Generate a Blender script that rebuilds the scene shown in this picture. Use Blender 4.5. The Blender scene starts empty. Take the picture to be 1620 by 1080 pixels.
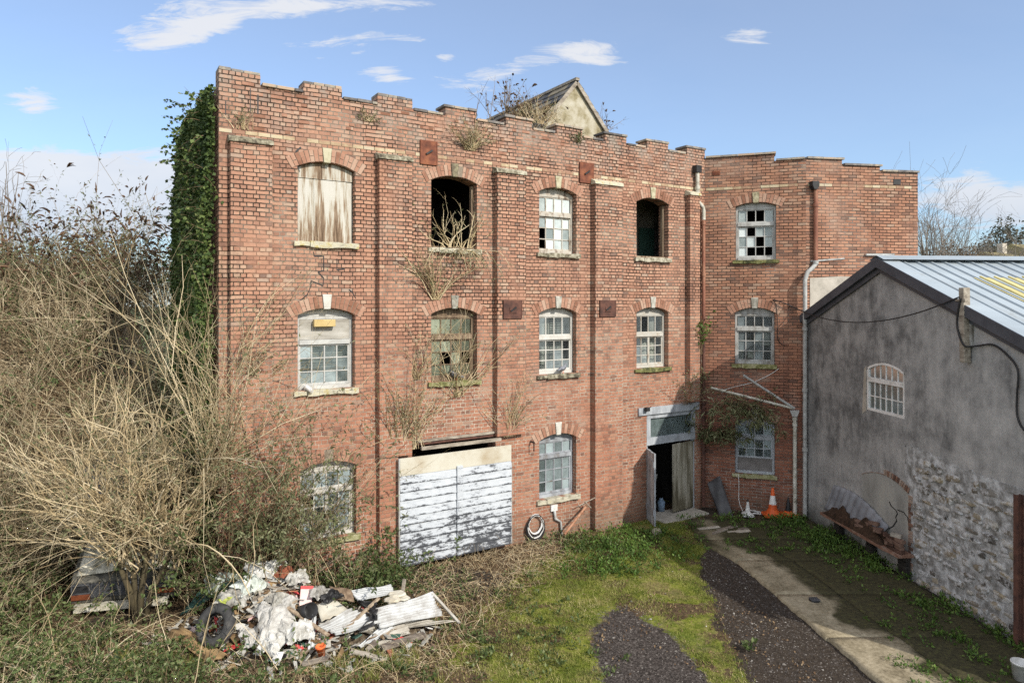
import bpy, math, random
import numpy as np
from mathutils import Vector, Matrix, noise as mn
from mathutils.geometry import tessellate_polygon

random.seed(11)
rng = np.random.default_rng(11)
S = bpy.context.scene
COL = S.collection
PI = math.pi
F_PX, HX, HY, CAMZ = 1080.0, 810.0, 481.0, 5.6


# ------------------------------------------------------------------ objects
def tag(o, label=None, cat=None, group=None, kind=None):
    if label: o['label'] = label
    if cat: o['category'] = cat
    if group: o['group'] = group
    if kind: o['kind'] = kind
    return o


def empty(name, loc=(0, 0, 0), rotz=0.0, label=None, cat=None, group=None):
    o = bpy.data.objects.new(name, None)
    COL.objects.link(o)
    o.location = loc
    o.rotation_euler = (0, 0, rotz)
    o.empty_display_size = 0.1
    return tag(o, label, cat, group)


def link(name, me, mats, parent=None):
    o = bpy.data.objects.new(name, me)
    COL.objects.link(o)
    if mats is not None:
        for m in (mats if isinstance(mats, (list, tuple)) else [mats]):
            me.materials.append(m)
    if parent is not None:
        o.parent = parent
    return o


def lerp(a, b, t):
    return a + (b - a) * t


class MB:
    """collects faces and links them as one mesh object"""
    def __init__(self):
        self.v, self.f, self.mi, self.r = [], [], [], []
        self.cur = 0
        self.rnd = 0.5

    def add(self, vs, fs):
        b = len(self.v)
        self.v += [tuple(p) for p in vs]
        self.r += [self.rnd] * len(vs)
        for f in fs:
            self.f.append(tuple(i + b for i in f))
            self.mi.append(self.cur)

    def box(self, x0, x1, y0, y1, z0, z1, M=None):
        vs = [Vector((x, y, z)) for z in (z0, z1) for y in (y0, y1) for x in (x0, x1)]
        if M is not None: vs = [M @ p for p in vs]
        self.add(vs, [(0, 2, 3, 1), (4, 5, 7, 6), (0, 1, 5, 4), (2, 6, 7, 3), (0, 4, 6, 2), (1, 3, 7, 5)])

    def bar(self, a, b, w, h, up=(0, 0, 1)):
        a, b = Vector(a), Vector(b)
        d = b - a
        L = d.length
        d.normalize()
        u = Vector(up)
        s = d.cross(u)
        if s.length < 1e-4: s = d.cross(Vector((1, 0, 0)))
        s.normalize()
        u = s.cross(d)
        M = Matrix((d, s, u)).transposed().to_4x4()
        M.translation = a
        self.box(0, L, -w / 2, w / 2, -h / 2, h / 2, M)

    def prism(self, poly, fn, d0, d1):
        """poly list of 2D points; fn(u,v,d)->3D; closed prism from depth d0 to d1"""
        n = len(poly)
        vs = [fn(u, v, d0) for u, v in poly] + [fn(u, v, d1) for u, v in poly]
        tris = tessellate_polygon([[Vector((u, v, 0)) for u, v in poly]])
        fs = [tuple(t) for t in tris] + [tuple(reversed([i + n for i in t])) for t in tris]
        fs += [(i, i + n, (i + 1) % n + n, (i + 1) % n) for i in range(n)]
        self.add(vs, fs)

    def tube(self, pts, r, sides=8, cap=True):
        pts = [Vector(p) for p in pts]
        rs = r if isinstance(r, (list, tuple)) else [r] * len(pts)
        vs, fs = [], []
        ref = Vector((0.31, 0.47, 0.83))
        prev = None
        for i, p in enumerate(pts):
            t = (pts[min(i + 1, len(pts) - 1)] - pts[max(i - 1, 0)]).normalized()
            if prev is None:
                a = t.cross(ref).normalized()
            else:
                a = (prev - t * prev.dot(t)).normalized()
            prev = a
            b = t.cross(a)
            for k in range(sides):
                an = 2 * PI * k / sides
                vs.append(p + (a * math.cos(an) + b * math.sin(an)) * rs[i])
        n = len(pts)
        for i in range(n - 1):
            for k in range(sides):
                k2 = (k + 1) % sides
                fs.append((i * sides + k, i * sides + k2, (i + 1) * sides + k2, (i + 1) * sides + k))
        if cap:
            fs.append(tuple(range(sides - 1, -1, -1)))
            fs.append(tuple((n - 1) * sides + k for k in range(sides)))
        self.add(vs, fs)

    def lathe(self, prof, sides=20, M=None, cap=True):
        vs, fs = [], []
        for r, z in prof:
            for k in range(sides):
                a = 2 * PI * k / sides
                p = Vector((r * math.cos(a), r * math.sin(a), z))
                vs.append(M @ p if M is not None else p)
        n = len(prof)
        for i in range(n - 1):
            for k in range(sides):
                k2 = (k + 1) % sides
                fs.append((i * sides + k, i * sides + k2, (i + 1) * sides + k2, (i + 1) * sides + k))
        if cap:
            fs.append(tuple(range(sides - 1, -1, -1)))
            fs.append(tuple((n - 1) * sides + k for k in range(sides)))
        self.add(vs, fs)

    def grid(self, nu, nv, fn):
        vs = [fn(i / (nu - 1), j / (nv - 1)) for j in range(nv) for i in range(nu)]
        fs = [(j * nu + i, j * nu + i + 1, (j + 1) * nu + i + 1, (j + 1) * nu + i)
              for j in range(nv - 1) for i in range(nu - 1)]
        self.add(vs, fs)

    def build(self, name, mats, parent=None, smooth=False, bevel=0.0, solid=0.0):
        me = bpy.data.meshes.new(name)
        me.from_pydata(self.v, [], self.f)
        me.polygons.foreach_set('material_index', self.mi)
        at = me.attributes.new('rnd', 'FLOAT', 'POINT')
        at.data.foreach_set('value', self.r)
        if smooth:
            me.polygons.foreach_set('use_smooth', [True] * len(self.f))
        me.update()
        o = link(name, me, mats, parent)
        if solid:
            m = o.modifiers.new('thick', 'SOLIDIFY'); m.thickness = solid; m.offset = 0
        if bevel:
            m = o.modifiers.new('edge', 'BEVEL'); m.width = bevel; m.segments = 2; m.limit_method = 'ANGLE'
            m.angle_limit = math.radians(40)
        return o


# ------------------------------------------------------------------ frames
class Frame:
    """a vertical plane: local x along it, local y away from the viewer, z up"""
    def __init__(self, p, q):
        self.o = Vector((p[0], p[1], 0))
        d = Vector((q[0] - p[0], q[1] - p[1], 0))
        self.len = d.length
        self.ang = math.atan2(d.y, d.x)
        self.d = d.normalized()
        self.n = Vector((-self.d.y, self.d.x, 0))

    def at(self, px, py, t=0.0):
        r = Vector(((px - HX) / F_PX, 1.0, (HY - py) / F_PX))
        k = (self.o.dot(self.n) + t) / r.dot(self.n)
        w = r * k
        s = (w - self.o).dot(self.d)
        return s, CAMZ + w.z

    def s(self, px, t=0.0):
        return self.at(px, 400, t)[0]

    def z(self, px, py, t=0.0):
        return self.at(px, py, t)[1]

    def world(self, s, t, z):
        p = self.o + self.d * s + self.n * t
        return Vector((p.x, p.y, z))

    def px(self, px, py, t=0.0):
        s, z = self.at(px, py, t)
        return self.world(s, t, z)


def gp(px, py, z=0.0):
    """point of the horizontal plane at height z seen at that place of the photograph"""
    Y = (CAMZ - z) * F_PX / (py - HY)
    return Vector(((px - HX) / F_PX * Y, Y, z))


# ------------------------------------------------------------------ numpy meshes (vegetation, litter)
def npmesh(name, chunks, mats, parent=None, smooth=False):
    """chunks: list of (V (n,3), F (m,k), rnd (n,), material index)"""
    nv = 0
    Vs, Rs, loops, starts, totals, mis = [], [], [], [], [], []
    ls = 0
    for V, Fc, R, mi in chunks:
        if len(V) == 0: continue
        Vs.append(V.reshape(-1, 3)); Rs.append(np.broadcast_to(R, (len(Vs[-1]),)))
        m, k = Fc.shape
        loops.append((Fc + nv).ravel())
        starts.append(ls + np.arange(m) * k)
        totals.append(np.full(m, k))
        mis.append(np.full(m, mi))
        ls += m * k
        nv += len(Vs[-1])
    V = np.concatenate(Vs).astype(np.float32); R = np.concatenate(Rs).astype(np.float32)
    lo = np.concatenate(loops).astype(np.int32); st = np.concatenate(starts).astype(np.int32)
    to = np.concatenate(totals).astype(np.int32); mi = np.concatenate(mis).astype(np.int32)
    me = bpy.data.meshes.new(name)
    me.vertices.add(len(V)); me.vertices.foreach_set('co', V.ravel())
    me.loops.add(len(lo)); me.loops.foreach_set('vertex_index', lo)
    me.polygons.add(len(st)); me.polygons.foreach_set('loop_start', st); me.polygons.foreach_set('loop_total', to)
    me.polygons.foreach_set('material_index', mi)
    at = me.attributes.new('rnd', 'FLOAT', 'POINT'); at.data.foreach_set('value', R)
    if smooth: me.polygons.foreach_set('use_smooth', np.ones(len(st), dtype=bool))
    me.update(calc_edges=True)
    me.validate()
    return link(name, me, mats, parent)


def unit(a):
    return a / np.maximum(np.linalg.norm(a, axis=-1, keepdims=True), 1e-9)


def tubes(P, R, sides=3, mi=0, rnd=None):
    n, k, _ = P.shape
    T = np.empty_like(P)
    T[:, 1:-1] = P[:, 2:] - P[:, :-2]; T[:, 0] = P[:, 1] - P[:, 0]; T[:, -1] = P[:, -1] - P[:, -2]
    T = unit(T)
    ref = unit(rng.normal(size=(n, 1, 3)) + np.array([0.9, 0.2, 0.1]))
    A = unit(np.cross(T, ref)); B = np.cross(T, A)
    an = 2 * PI * np.arange(sides) / sides
    V = P[:, :, None] + R[:, :, None, None] * (A[:, :, None] * np.cos(an)[:, None] + B[:, :, None] * np.sin(an)[:, None])
    idx = np.arange(n * k * sides).reshape(n, k, sides)
    a = idx[:, :-1]; b = idx[:, 1:]
    Fc = np.stack([a, np.roll(a, -1, 2), np.roll(b, -1, 2), b], -1).reshape(-1, 4)
    if rnd is None: rnd = rng.random(n)
    return V.reshape(-1, 3), Fc, np.repeat(rnd, k * sides), mi


def grow(base, d, L, k=7, droop=0.25, wig=0.18):
    """curved shoots: base (n,3), direction (n,3), length (n,) -> points (n,k,3)"""
    n = len(base)
    P = np.empty((n, k, 3)); P[:, 0] = base
    d = unit(np.asarray(d, float)).copy()
    st = (L / (k - 1))[:, None]
    for i in range(1, k):
        d = d + rng.normal(size=(n, 3)) * wig
        d[:, 2] -= droop / (k - 1) * (0.4 + i / k)
        d = unit(d)
        P[:, i] = P[:, i - 1] + d * st
    return P


def fork(P, R, per, lo=0.25, hi=0.95, spread=0.7, lf=(0.25, 0.5), k=5, droop=0.15, wig=0.2, rf=0.55, up=0.2):
    """side shoots from shoots P"""
    n, kk, _ = P.shape
    pick = np.repeat(np.arange(n), per)
    m = len(pick)
    t = rng.uniform(lo, hi, m) * (kk - 1)
    i = np.minimum(t.astype(int), kk - 2); f = (t - i)[:, None]
    base = P[pick, i] * (1 - f) + P[pick, i + 1] * f
    d = unit(P[pick, i + 1] - P[pick, i]) + rng.normal(size=(m, 3)) * spread
    d[:, 2] += up
    Lp = np.linalg.norm(P[:, -1] - P[:, 0], axis=1)[pick]
    L = Lp * rng.uniform(lf[0], lf[1], m)
    Q = grow(base, d, L, k, droop, wig)
    r0 = (R[pick, i] * rf)[:, None]
    return Q, r0 * np.linspace(1, 0.35, k)[None]


def taper(n, k, r0, r1=0.3):
    r0 = np.broadcast_to(r0, (n,))
    return r0[:, None] * np.linspace(1, r1, k)[None]


def along(P, m, lo=0.2, hi=1.0):
    """m random points on shoots, with local direction"""
    n, k, _ = P.shape
    pick = rng.integers(0, n, m)
    t = rng.uniform(lo, hi, m) * (k - 1)
    i = np.minimum(t.astype(int), k - 2); f = (t - i)[:, None]
    return P[pick, i] * (1 - f) + P[pick, i + 1] * f, unit(P[pick, i + 1] - P[pick, i])


def leaves(pos, size, d=None, up=0.3, ratio=0.45, mi=0, fold=0.2, droop=0.0, rnd=None):
    """small pointed leaves, each two faces folded along its rib"""
    n = len(pos)
    size = np.broadcast_to(size, (n,)) * rng.uniform(0.6, 1.3, n)
    if d is None: d = rng.normal(size=(n, 3))
    else: d = d + rng.normal(size=(n, 3)) * 0.7
    d = d.copy(); d[:, 2] -= droop
    d = unit(d)
    nn = rng.normal(size=(n, 3)); nn[:, 2] += up * 3
    w = unit(np.cross(d, nn)); nn = np.cross(w, d)
    s = size[:, None]
    p0 = pos; p2 = pos + d * s
    mid = pos + d * s * 0.45
    p1 = mid + w * s * ratio / 2 + nn * s * fold * 0.5
    p3 = mid - w * s * ratio / 2 + nn * s * fold * 0.5
    V = np.stack([p0, p1, p2, p3], 1).reshape(-1, 3)
    b = np.arange(n)[:, None] * 4
    Fc = np.concatenate([b + np.array([[0, 1, 2]]), b + np.array([[0, 2, 3]])])
    if rnd is None: rnd = rng.random(n)
    return V, Fc, np.repeat(rnd, 4), mi


def blades(pos, h, lean=0.5, w=0.006, mi=0):
    n = len(pos)
    h = np.broadcast_to(h, (n,)) * rng.uniform(0.5, 1.4, n)
    a = rng.uniform(0, 2 * PI, n)
    side = np.stack([np.cos(a), np.sin(a), np.zeros(n)], 1)
    d = rng.normal(size=(n, 3)) * lean; d[:, 2] = 1; d = unit(d)
    tip = pos + d * h[:, None]
    ww = np.broadcast_to(w, (n,))[:, None]
    V = np.stack([pos - side * ww, pos + side * ww, tip], 1).reshape(-1, 3)
    Fc = np.arange(3 * n).reshape(n, 3)
    return V, Fc, np.repeat(rng.random(n), 3), mi


def vnoise(x, y, sc, seed=0.0):
    """smooth value noise on arrays, 0..1"""
    x = np.asarray(x, float) * sc + seed * 17.3; y = np.asarray(y, float) * sc + seed * 5.1
    xi = np.floor(x).astype(int); yi = np.floor(y).astype(int)
    fx = x - xi; fy = y - yi
    fx = fx * fx * (3 - 2 * fx); fy = fy * fy * (3 - 2 * fy)
    def hsh(i, j):
        h = np.sin(i * 127.1 + j * 311.7 + seed * 74.7) * 43758.5453
        return h - np.floor(h)
    a = hsh(xi, yi); b = hsh(xi + 1, yi); c = hsh(xi, yi + 1); d = hsh(xi + 1, yi + 1)
    return (a * (1 - fx) + b * fx) * (1 - fy) + (c * (1 - fx) + d * fx) * fy


def fbm(x, y, sc, seed=0.0, o=4):
    s = 0; a = 0.5; tot = 0
    for i in range(o):
        s = s + a * vnoise(x, y, sc * 2 ** i, seed + i * 1.7); tot += a; a *= 0.55
    return s / tot


def sstep(a, b, x):
    t = np.clip((x - a) / (b - a), 0, 1)
    return t * t * (3 - 2 * t)


# ------------------------------------------------------------------ materials
class NT:
    def __init__(s, name):
        s.m = bpy.data.materials.new(name)
        s.m.use_nodes = True
        s.t = s.m.node_tree
        s.t.nodes.clear()
        s.out = s.t.nodes.new('ShaderNodeOutputMaterial')
        s.co = None

    def n(s, typ, ins=None, **at):
        nd = s.t.nodes.new(typ)
        for k, v in at.items(): setattr(nd, k, v)
        for k, v in (ins or {}).items(): s.set(nd.inputs[k], v)
        return nd

    def set(s, sock, v):
        if isinstance(v, bpy.types.NodeSocket): s.t.links.new(v, sock)
        elif isinstance(v, (tuple, list)) and len(v) == 3 and sock.type == 'RGBA': sock.default_value = (*v, 1)
        else: sock.default_value = v

    def obj(s):
        if s.co is None: s.co = s.n('ShaderNodeTexCoord').outputs['Object']
        return s.co

    def map(s, scale=(1, 1, 1), loc=(0, 0, 0), vec=None):
        return s.n('ShaderNodeMapping', {'Vector': vec or s.obj(), 'Scale': scale, 'Location': loc}).outputs[0]

    def noise(s, scale, detail=4.0, rough=0.55, vec=None, dist=0.0):
        return s.n('ShaderNodeTexNoise', {'Vector': vec or s.obj(), 'Scale': scale, 'Detail': detail,
                                          'Roughness': rough, 'Distortion': dist}).outputs[0]

    def math(s, op, a, b=0.0, clamp=False):
        nd = s.n('ShaderNodeMath', {0: a, 1: b}, operation=op, use_clamp=clamp)
        return nd.outputs[0]

    def rng(s, v, a, b, c=0.0, d=1.0, smooth=True):
        return s.n('ShaderNodeMapRange', {'Value': v, 'From Min': a, 'From Max': b, 'To Min': c, 'To Max': d},
                   interpolation_type='SMOOTHSTEP' if smooth else 'LINEAR').outputs[0]

    def ramp(s, v, stops):
        nd = s.n('ShaderNodeValToRGB', {'Fac': v})
        e = nd.color_ramp.elements
        while len(e) < len(stops): e.new(0.5)
        for el, (p, c) in zip(e, stops):
            el.position = p
            el.color = (*c, 1) if isinstance(c, (tuple, list)) else (c, c, c, 1)
        return nd.outputs[0]

    def mix(s, f, a, b, op='MIX'):
        nd = s.n('ShaderNodeMix', data_type='RGBA', blend_type=op)
        s.set(nd.inputs[0], f); s.set(nd.inputs[6], a); s.set(nd.inputs[7], b)
        return nd.outputs[2]

    def attr(s, nm):
        return s.n('ShaderNodeAttribute', attribute_name=nm).outputs['Fac']

    def xyz(s, vec=None):
        return s.n('ShaderNodeSeparateXYZ', {0: vec or s.obj()}).outputs

    def bump(s, h, st=0.5, dist=0.01):
        return s.n('ShaderNodeBump', {'Height': h, 'Strength': st, 'Distance': dist}).outputs[0]

    def done(s, col, rough=0.85, normal=None, spec=0.3, **kw):
        p = s.n('ShaderNodeBsdfPrincipled', {'Base Color': col, 'Roughness': rough, 'Specular IOR Level': spec})
        if normal is not None: s.set(p.inputs['Normal'], normal)
        for k, v in kw.items(): s.set(p.inputs[k.replace('_', ' ')], v)
        s.t.links.new(p.outputs[0], s.out.inputs[0])
        s.p = p
        return s.m


M = {}


def brick(name, pal, mort_lo, mort_hi, zmix, lichen=0.6, lowtint=(1, 1, 1), bond=0.5, seed=0.0, damp=0.5, bw=0.225):
    t = NT(name)
    x, y, z = t.xyz()
    u = t.math('ADD', x, y)
    wob = t.noise(1.1, 2.0, vec=t.map(loc=(seed, 3, seed)))
    fine = t.noise(14.0, 3.0, 0.6)
    zz = t.math('ADD', z, t.math('MULTIPLY', t.math('SUBTRACT', wob, 0.5), 0.05))
    zz = t.math('ADD', zz, t.math('MULTIPLY', t.math('SUBTRACT', fine, 0.5), 0.016))
    uu = t.math('ADD', u, t.math('MULTIPLY', t.math('SUBTRACT', t.noise(9.0, 2.0, 0.6, vec=t.map(loc=(4, 1, 7))), 0.5), 0.035))
    v = t.n('ShaderNodeCombineXYZ', {0: uu, 1: zz, 2: 0.0}).outputs[0]
    msz = t.math('MULTIPLY', t.rng(t.noise(0.55, 3.0, vec=t.map(loc=(2 + seed, 9, 1))), 0.35, 0.7, 0.8, 1.3), t.rng(z, 2.5, 7.0, 0.0062, 0.0098))
    b = t.n('ShaderNodeTexBrick', {'Vector': v, 'Color1': (0, 0, 0), 'Color2': (1, 1, 1), 'Mortar': (0.5, 0.5, 0.5),
                                   'Scale': 1.0, 'Mortar Size': msz, 'Mortar Smooth': 0.25, 'Bias': 0.0,
                                   'Brick Width': bw, 'Row Height': 0.08},
            offset=0.5, offset_frequency=2, squash=bond, squash_frequency=2)
    tint, mort = b.outputs[0], b.outputs[1]
    c = t.ramp(tint, pal)
    # large patches of colder and warmer bricks, lighter faces worn by frost
    big = t.noise(0.42, 4.0, 0.6, vec=t.map(loc=(seed, 0, 5)))
    c = t.mix(t.rng(big, 0.35, 0.7, 0, 0.55), c, t.mix(1.0, c, (1.15, 1.04, 0.95), 'MULTIPLY'))
    c = t.mix(t.rng(t.noise(0.8, 5.0, 0.6, vec=t.map(loc=(7, seed, 2))), 0.52, 0.75, 0, 0.55), c,
              t.mix(1.0, c, (0.68, 0.63, 0.63), 'MULTIPLY'))
    c = t.mix(t.rng(fine, 0.3, 0.75, 0, 0.5), c, t.mix(1.0, c, (0.72, 0.68, 0.66), 'MULTIPLY'))
    lowf = t.rng(z, 2.0, 6.5, 1.0, 0.0)
    c = t.mix(lowf, c, t.mix(1.0, c, lowtint, 'MULTIPLY'))
    # lichen and weathered grey near the top
    lf = t.math('MULTIPLY', t.rng(z, 8.2, 9.9), t.rng(t.noise(2.2, 6.0, 0.7, vec=t.map(loc=(1, seed, 8))), 0.42, 0.66))
    c = t.mix(t.math('MULTIPLY', lf, lichen), c, (0.30, 0.255, 0.215))
    speck = t.rng(t.noise(26.0, 2.0, 0.5), 0.70, 0.76)
    c = t.mix(t.math('MULTIPLY', speck, 0.35), c, (0.5, 0.46, 0.4))
    # dark run-off streaks
    pt_ = t.rng(t.noise(0.6, 7.0, 0.7, vec=t.map(loc=(seed + 3, 1, 21))), 0.55, 0.66)
    c = t.mix(t.math('MULTIPLY', pt_, 0.5), c, (0.37, 0.25, 0.19))
    st = t.rng(t.noise(2.3, 5.0, 0.65, vec=t.map(scale=(1.6, 1.6, 0.16), loc=(seed, 2, 0))), 0.54, 0.70)
    c = t.mix(t.math('MULTIPLY', st, 0.5), c, t.mix(1.0, c, (0.42, 0.38, 0.38), 'MULTIPLY'))
    c = t.mix(0.13, c, (0.27, 0.225, 0.205))
    c = t.mix(t.math('MULTIPLY', t.rng(t.noise(0.55, 8.0, 0.72, vec=t.map(loc=(seed, 31, 2))), 0.53, 0.70), 0.5), c, t.mix(1.0, c, (0.6, 0.55, 0.55), 'MULTIPLY'))
    # mortar: dark and open in places, white and fresh in others
    mf = t.math('ADD', t.rng(z, zmix[0], zmix[1], 1, 0), t.math('MULTIPLY', t.math('SUBTRACT', t.noise(0.9, 4.0, 0.6, vec=t.map(loc=(seed, 6, 6))), 0.5), 2.6), True)
    mc = t.mix(mf, mort_lo, mort_hi)
    mc = t.mix(t.rng(t.noise(0.75, 6.0, 0.65, vec=t.map(loc=(seed, 4, 11))), 0.51, 0.64, 0, 0.8), mc, (0.30, 0.165, 0.11))
    mc = t.mix(t.rng(t.noise(6.0, 3.0), 0.35, 0.7), mc, t.mix(1.0, mc, (0.55, 0.52, 0.5), 'MULTIPLY'))
    c = t.mix(mort, c, mc)
    # damp, green foot
    gr = t.math('MULTIPLY', t.rng(t.math('ADD', z, t.math('MULTIPLY', wob, 0.7)), 0.35, 1.4, 1, 0), damp)
    c = t.mix(gr, c, t.mix(t.noise(3.0), (0.045, 0.05, 0.03), (0.13, 0.10, 0.07)))
    h = t.math('SUBTRACT', t.math('ADD', t.math('MULTIPLY', fine, 0.35), t.math('MULTIPLY', tint, 0.35)), t.math('MULTIPLY', mort, 1.1))
    return t.done(c, 0.9, t.bump(h, 0.9, 0.014), 0.2)


PAL_MAIN = [(0.0, (0.18, 0.115, 0.088)), (0.05, (0.29, 0.15, 0.10)), (0.3, (0.365, 0.19, 0.125)), (0.6, (0.41, 0.222, 0.147)),
            (0.84, (0.44, 0.255, 0.173)), (0.95, (0.43, 0.295, 0.21)), (1.0, (0.35, 0.265, 0.21))]
PAL_EXT = [(0.0, (0.15, 0.085, 0.06)), (0.15, (0.27, 0.13, 0.08)), (0.55, (0.36, 0.175, 0.105)), (0.85, (0.41, 0.22, 0.137)),
           (1.0, (0.34, 0.235, 0.17))]
PAL_CREAM = [(0.0, (0.38, 0.28, 0.18)), (0.3, (0.62, 0.50, 0.31)), (0.7, (0.72, 0.62, 0.42)), (1.0, (0.4, 0.33, 0.26))]
PAL_ARCH_ = [(0.0, (0.30, 0.11, 0.07)), (0.5, (0.42, 0.17, 0.1)), (1.0, (0.44, 0.22, 0.15))]
M['brick'] = brick('red_brick', PAL_MAIN, (0.05, 0.036, 0.027), (0.56, 0.50, 0.41), (2.6, 6.2), 0.9, (0.84, 0.68, 0.62), 0.5, 0.0)
M['brick_ext'] = brick('red_brick_of_extension', PAL_EXT, (0.055, 0.04, 0.03), (0.44, 0.40, 0.36), (0.4, 3.2), 0.5, (0.72, 0.55, 0.52), 1.0, 4.0, 0.4)
M['brick_cream'] = brick('cream_brick', PAL_CREAM, (0.12, 0.1, 0.08), (0.3, 0.26, 0.22), (3.2, 7.2), 0.2, (1, 1, 1), 1.0, 2.0, 0.0)


def simple(name, stops, scale=6.0, rough=0.85, bump=0.3, bd=0.006, detail=5.0, spec=0.3, stretch=(1, 1, 1), usernd=0.35, metal=0.0):
    t = NT(name)
    nz = t.noise(scale, detail, 0.62, vec=t.map(scale=stretch))
    f = t.math('ADD', nz, t.math('MULTIPLY', t.math('SUBTRACT', t.attr('rnd'), 0.5), usernd), True)
    c = t.ramp(f, stops)
    return t.done(c, rough, t.bump(t.noise(scale * 4, 4.0, 0.6, vec=t.map(scale=stretch)), bump, bd), spec, Metallic=metal)


M['voussoir'] = simple('arch_brick', [(0.1, (0.20, 0.095, 0.06)), (0.4, (0.30, 0.155, 0.105)), (0.6, (0.355, 0.195, 0.135)), (0.85, (0.40, 0.27, 0.20))], 5, 0.9, 0.5, 0.008, usernd=0.8)
M['mortar'] = simple('old_mortar', [(0.3, (0.12, 0.09, 0.065)), (0.7, (0.32, 0.27, 0.21))], 8)
M['stone'] = simple('lichened_stone', [(0.28, (0.07, 0.06, 0.045)), (0.4, (0.22, 0.20, 0.14)), (0.53, (0.40, 0.375, 0.30)), (0.68, (0.48, 0.45, 0.34)), (0.8, (0.38, 0.31, 0.12))], 9, 0.92, 0.7, 0.01, 7)
M['stone_moss'] = simple('mossy_stone', [(0.3, (0.05, 0.055, 0.025)), (0.45, (0.16, 0.16, 0.06)), (0.6, (0.30, 0.29, 0.16)), (0.8, (0.42, 0.4, 0.3))], 8, 0.92, 0.7, 0.01, 7)
M['keystone'] = simple('pale_keystone', [(0.3, (0.22, 0.21, 0.175)), (0.5, (0.40, 0.39, 0.345)), (0.7, (0.52, 0.51, 0.465))], 7, 0.9, 0.4)
M['keystone_dark'] = simple('mossy_keystone', [(0.3, (0.12, 0.10, 0.07)), (0.5, (0.30, 0.27, 0.17)), (0.7, (0.45, 0.42, 0.30))], 9, 0.9, 0.5)
M['coping'] = simple('slate_coping', [(0.25, (0.09, 0.085, 0.085)), (0.5, (0.19, 0.175, 0.165)), (0.65, (0.30, 0.27, 0.22)), (0.8, (0.40, 0.30, 0.22))], 7, 0.9, 0.6, 0.008, usernd=0.6)
M['white_wood'] = simple('flaking_white_paint', [(0.2, (0.16, 0.12, 0.09)), (0.33, (0.42, 0.38, 0.32)), (0.44, (0.42, 0.405, 0.365)), (0.8, (0.56, 0.55, 0.52))], 7, 0.7, 0.4, 0.004, 6, stretch=(1, 1, 0.5))
M['grey_wood'] = simple('worn_grey_paint', [(0.22, (0.10, 0.08, 0.06)), (0.38, (0.23, 0.22, 0.20)), (0.52, (0.36, 0.365, 0.355)), (0.8, (0.48, 0.48, 0.46))], 7, 0.8, 0.4, 0.004, 6, stretch=(1, 1, 0.4))
M['blue_wood'] = simple('worn_blue_grey_paint', [(0.2, (0.14, 0.12, 0.10)), (0.34, (0.22, 0.23, 0.25)), (0.5, (0.32, 0.345, 0.375)), (0.75, (0.44, 0.465, 0.49))], 6, 0.75, 0.4, 0.004, 6, stretch=(1, 1, 0.4))
M['brown_wood'] = simple('bare_weathered_wood', [(0.25, (0.07, 0.045, 0.03)), (0.45, (0.19, 0.135, 0.09)), (0.7, (0.36, 0.29, 0.21))], 5, 0.9, 0.5, 0.005, 6, stretch=(3, 3, 0.3))
M['old_plank'] = simple('silvered_plank', [(0.25, (0.10, 0.08, 0.065)), (0.5, (0.28, 0.245, 0.20)), (0.75, (0.44, 0.40, 0.34))], 4, 0.9, 0.5, 0.005, 6, stretch=(1, 3, 3))
M['dark'] = simple('shade_dark', [(0.3, (0.012, 0.011, 0.01)), (0.7, (0.04, 0.036, 0.032))], 2)  # near-black colour stands in for shade indoors and under the ledge
M['plaster_in'] = simple('interior_plaster', [(0.3, (0.10, 0.09, 0.075)), (0.7, (0.26, 0.24, 0.20))], 2)
M['green_paint'] = simple('dull_green_paint', [(0.3, (0.03, 0.07, 0.055)), (0.7, (0.06, 0.13, 0.10))], 2, 0.6)
M['rust'] = simple('rusty_iron', [(0.25, (0.06, 0.025, 0.018)), (0.5, (0.17, 0.06, 0.035)), (0.7, (0.26, 0.10, 0.05)), (0.85, (0.40, 0.26, 0.16))], 6, 0.85, 0.5, 0.004, 6)
M['brick_dark'] = simple('dirty_dark_brick', [(0.2, (0.035, 0.022, 0.016)), (0.5, (0.085, 0.045, 0.033)), (0.75, (0.16, 0.10, 0.075))], 7, 0.92, 0.5, usernd=.6)
M['rust_dark'] = simple('dark_rusty_iron', [(0.3, (0.045, 0.025, 0.022)), (0.6, (0.12, 0.055, 0.04)), (0.85, (0.18, 0.09, 0.06))], 6, 0.85, 0.5, 0.004, 6)
M['pipe_grey'] = simple('grey_painted_pipe', [(0.25, (0.10, 0.10, 0.095)), (0.42, (0.30, 0.30, 0.29)), (0.7, (0.44, 0.45, 0.44))], 6, 0.7, 0.3)
M['pipe_pale'] = simple('flaking_pale_pipe', [(0.25, (0.09, 0.07, 0.05)), (0.4, (0.38, 0.36, 0.30)), (0.7, (0.62, 0.61, 0.55))], 6, 0.7, 0.3)
M['pipe_rust'] = simple('rust_red_pipe', [(0.25, (0.09, 0.04, 0.03)), (0.5, (0.24, 0.10, 0.065)), (0.75, (0.38, 0.22, 0.14))], 6, 0.75, 0.3, stretch=(1, 1, 0.3))
M['black'] = simple('black_plastic', [(0.3, (0.012, 0.012, 0.013)), (0.7, (0.03, 0.03, 0.032))], 6, 0.5)
M['rubber'] = simple('old_rubber', [(0.3, (0.025, 0.025, 0.026)), (0.55, (0.05, 0.05, 0.05)), (0.8, (0.10, 0.095, 0.085))], 8, 0.8, 0.3)
M['orange'] = simple('orange_plastic', [(0.3, (0.45, 0.075, 0.02)), (0.7, (0.72, 0.13, 0.03))], 5, 0.5)
M['terracotta'] = simple('orange_flowerpot', [(0.3, (0.62, 0.12, 0.03)), (0.7, (0.8, 0.2, 0.06))], 5, 0.6)
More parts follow.
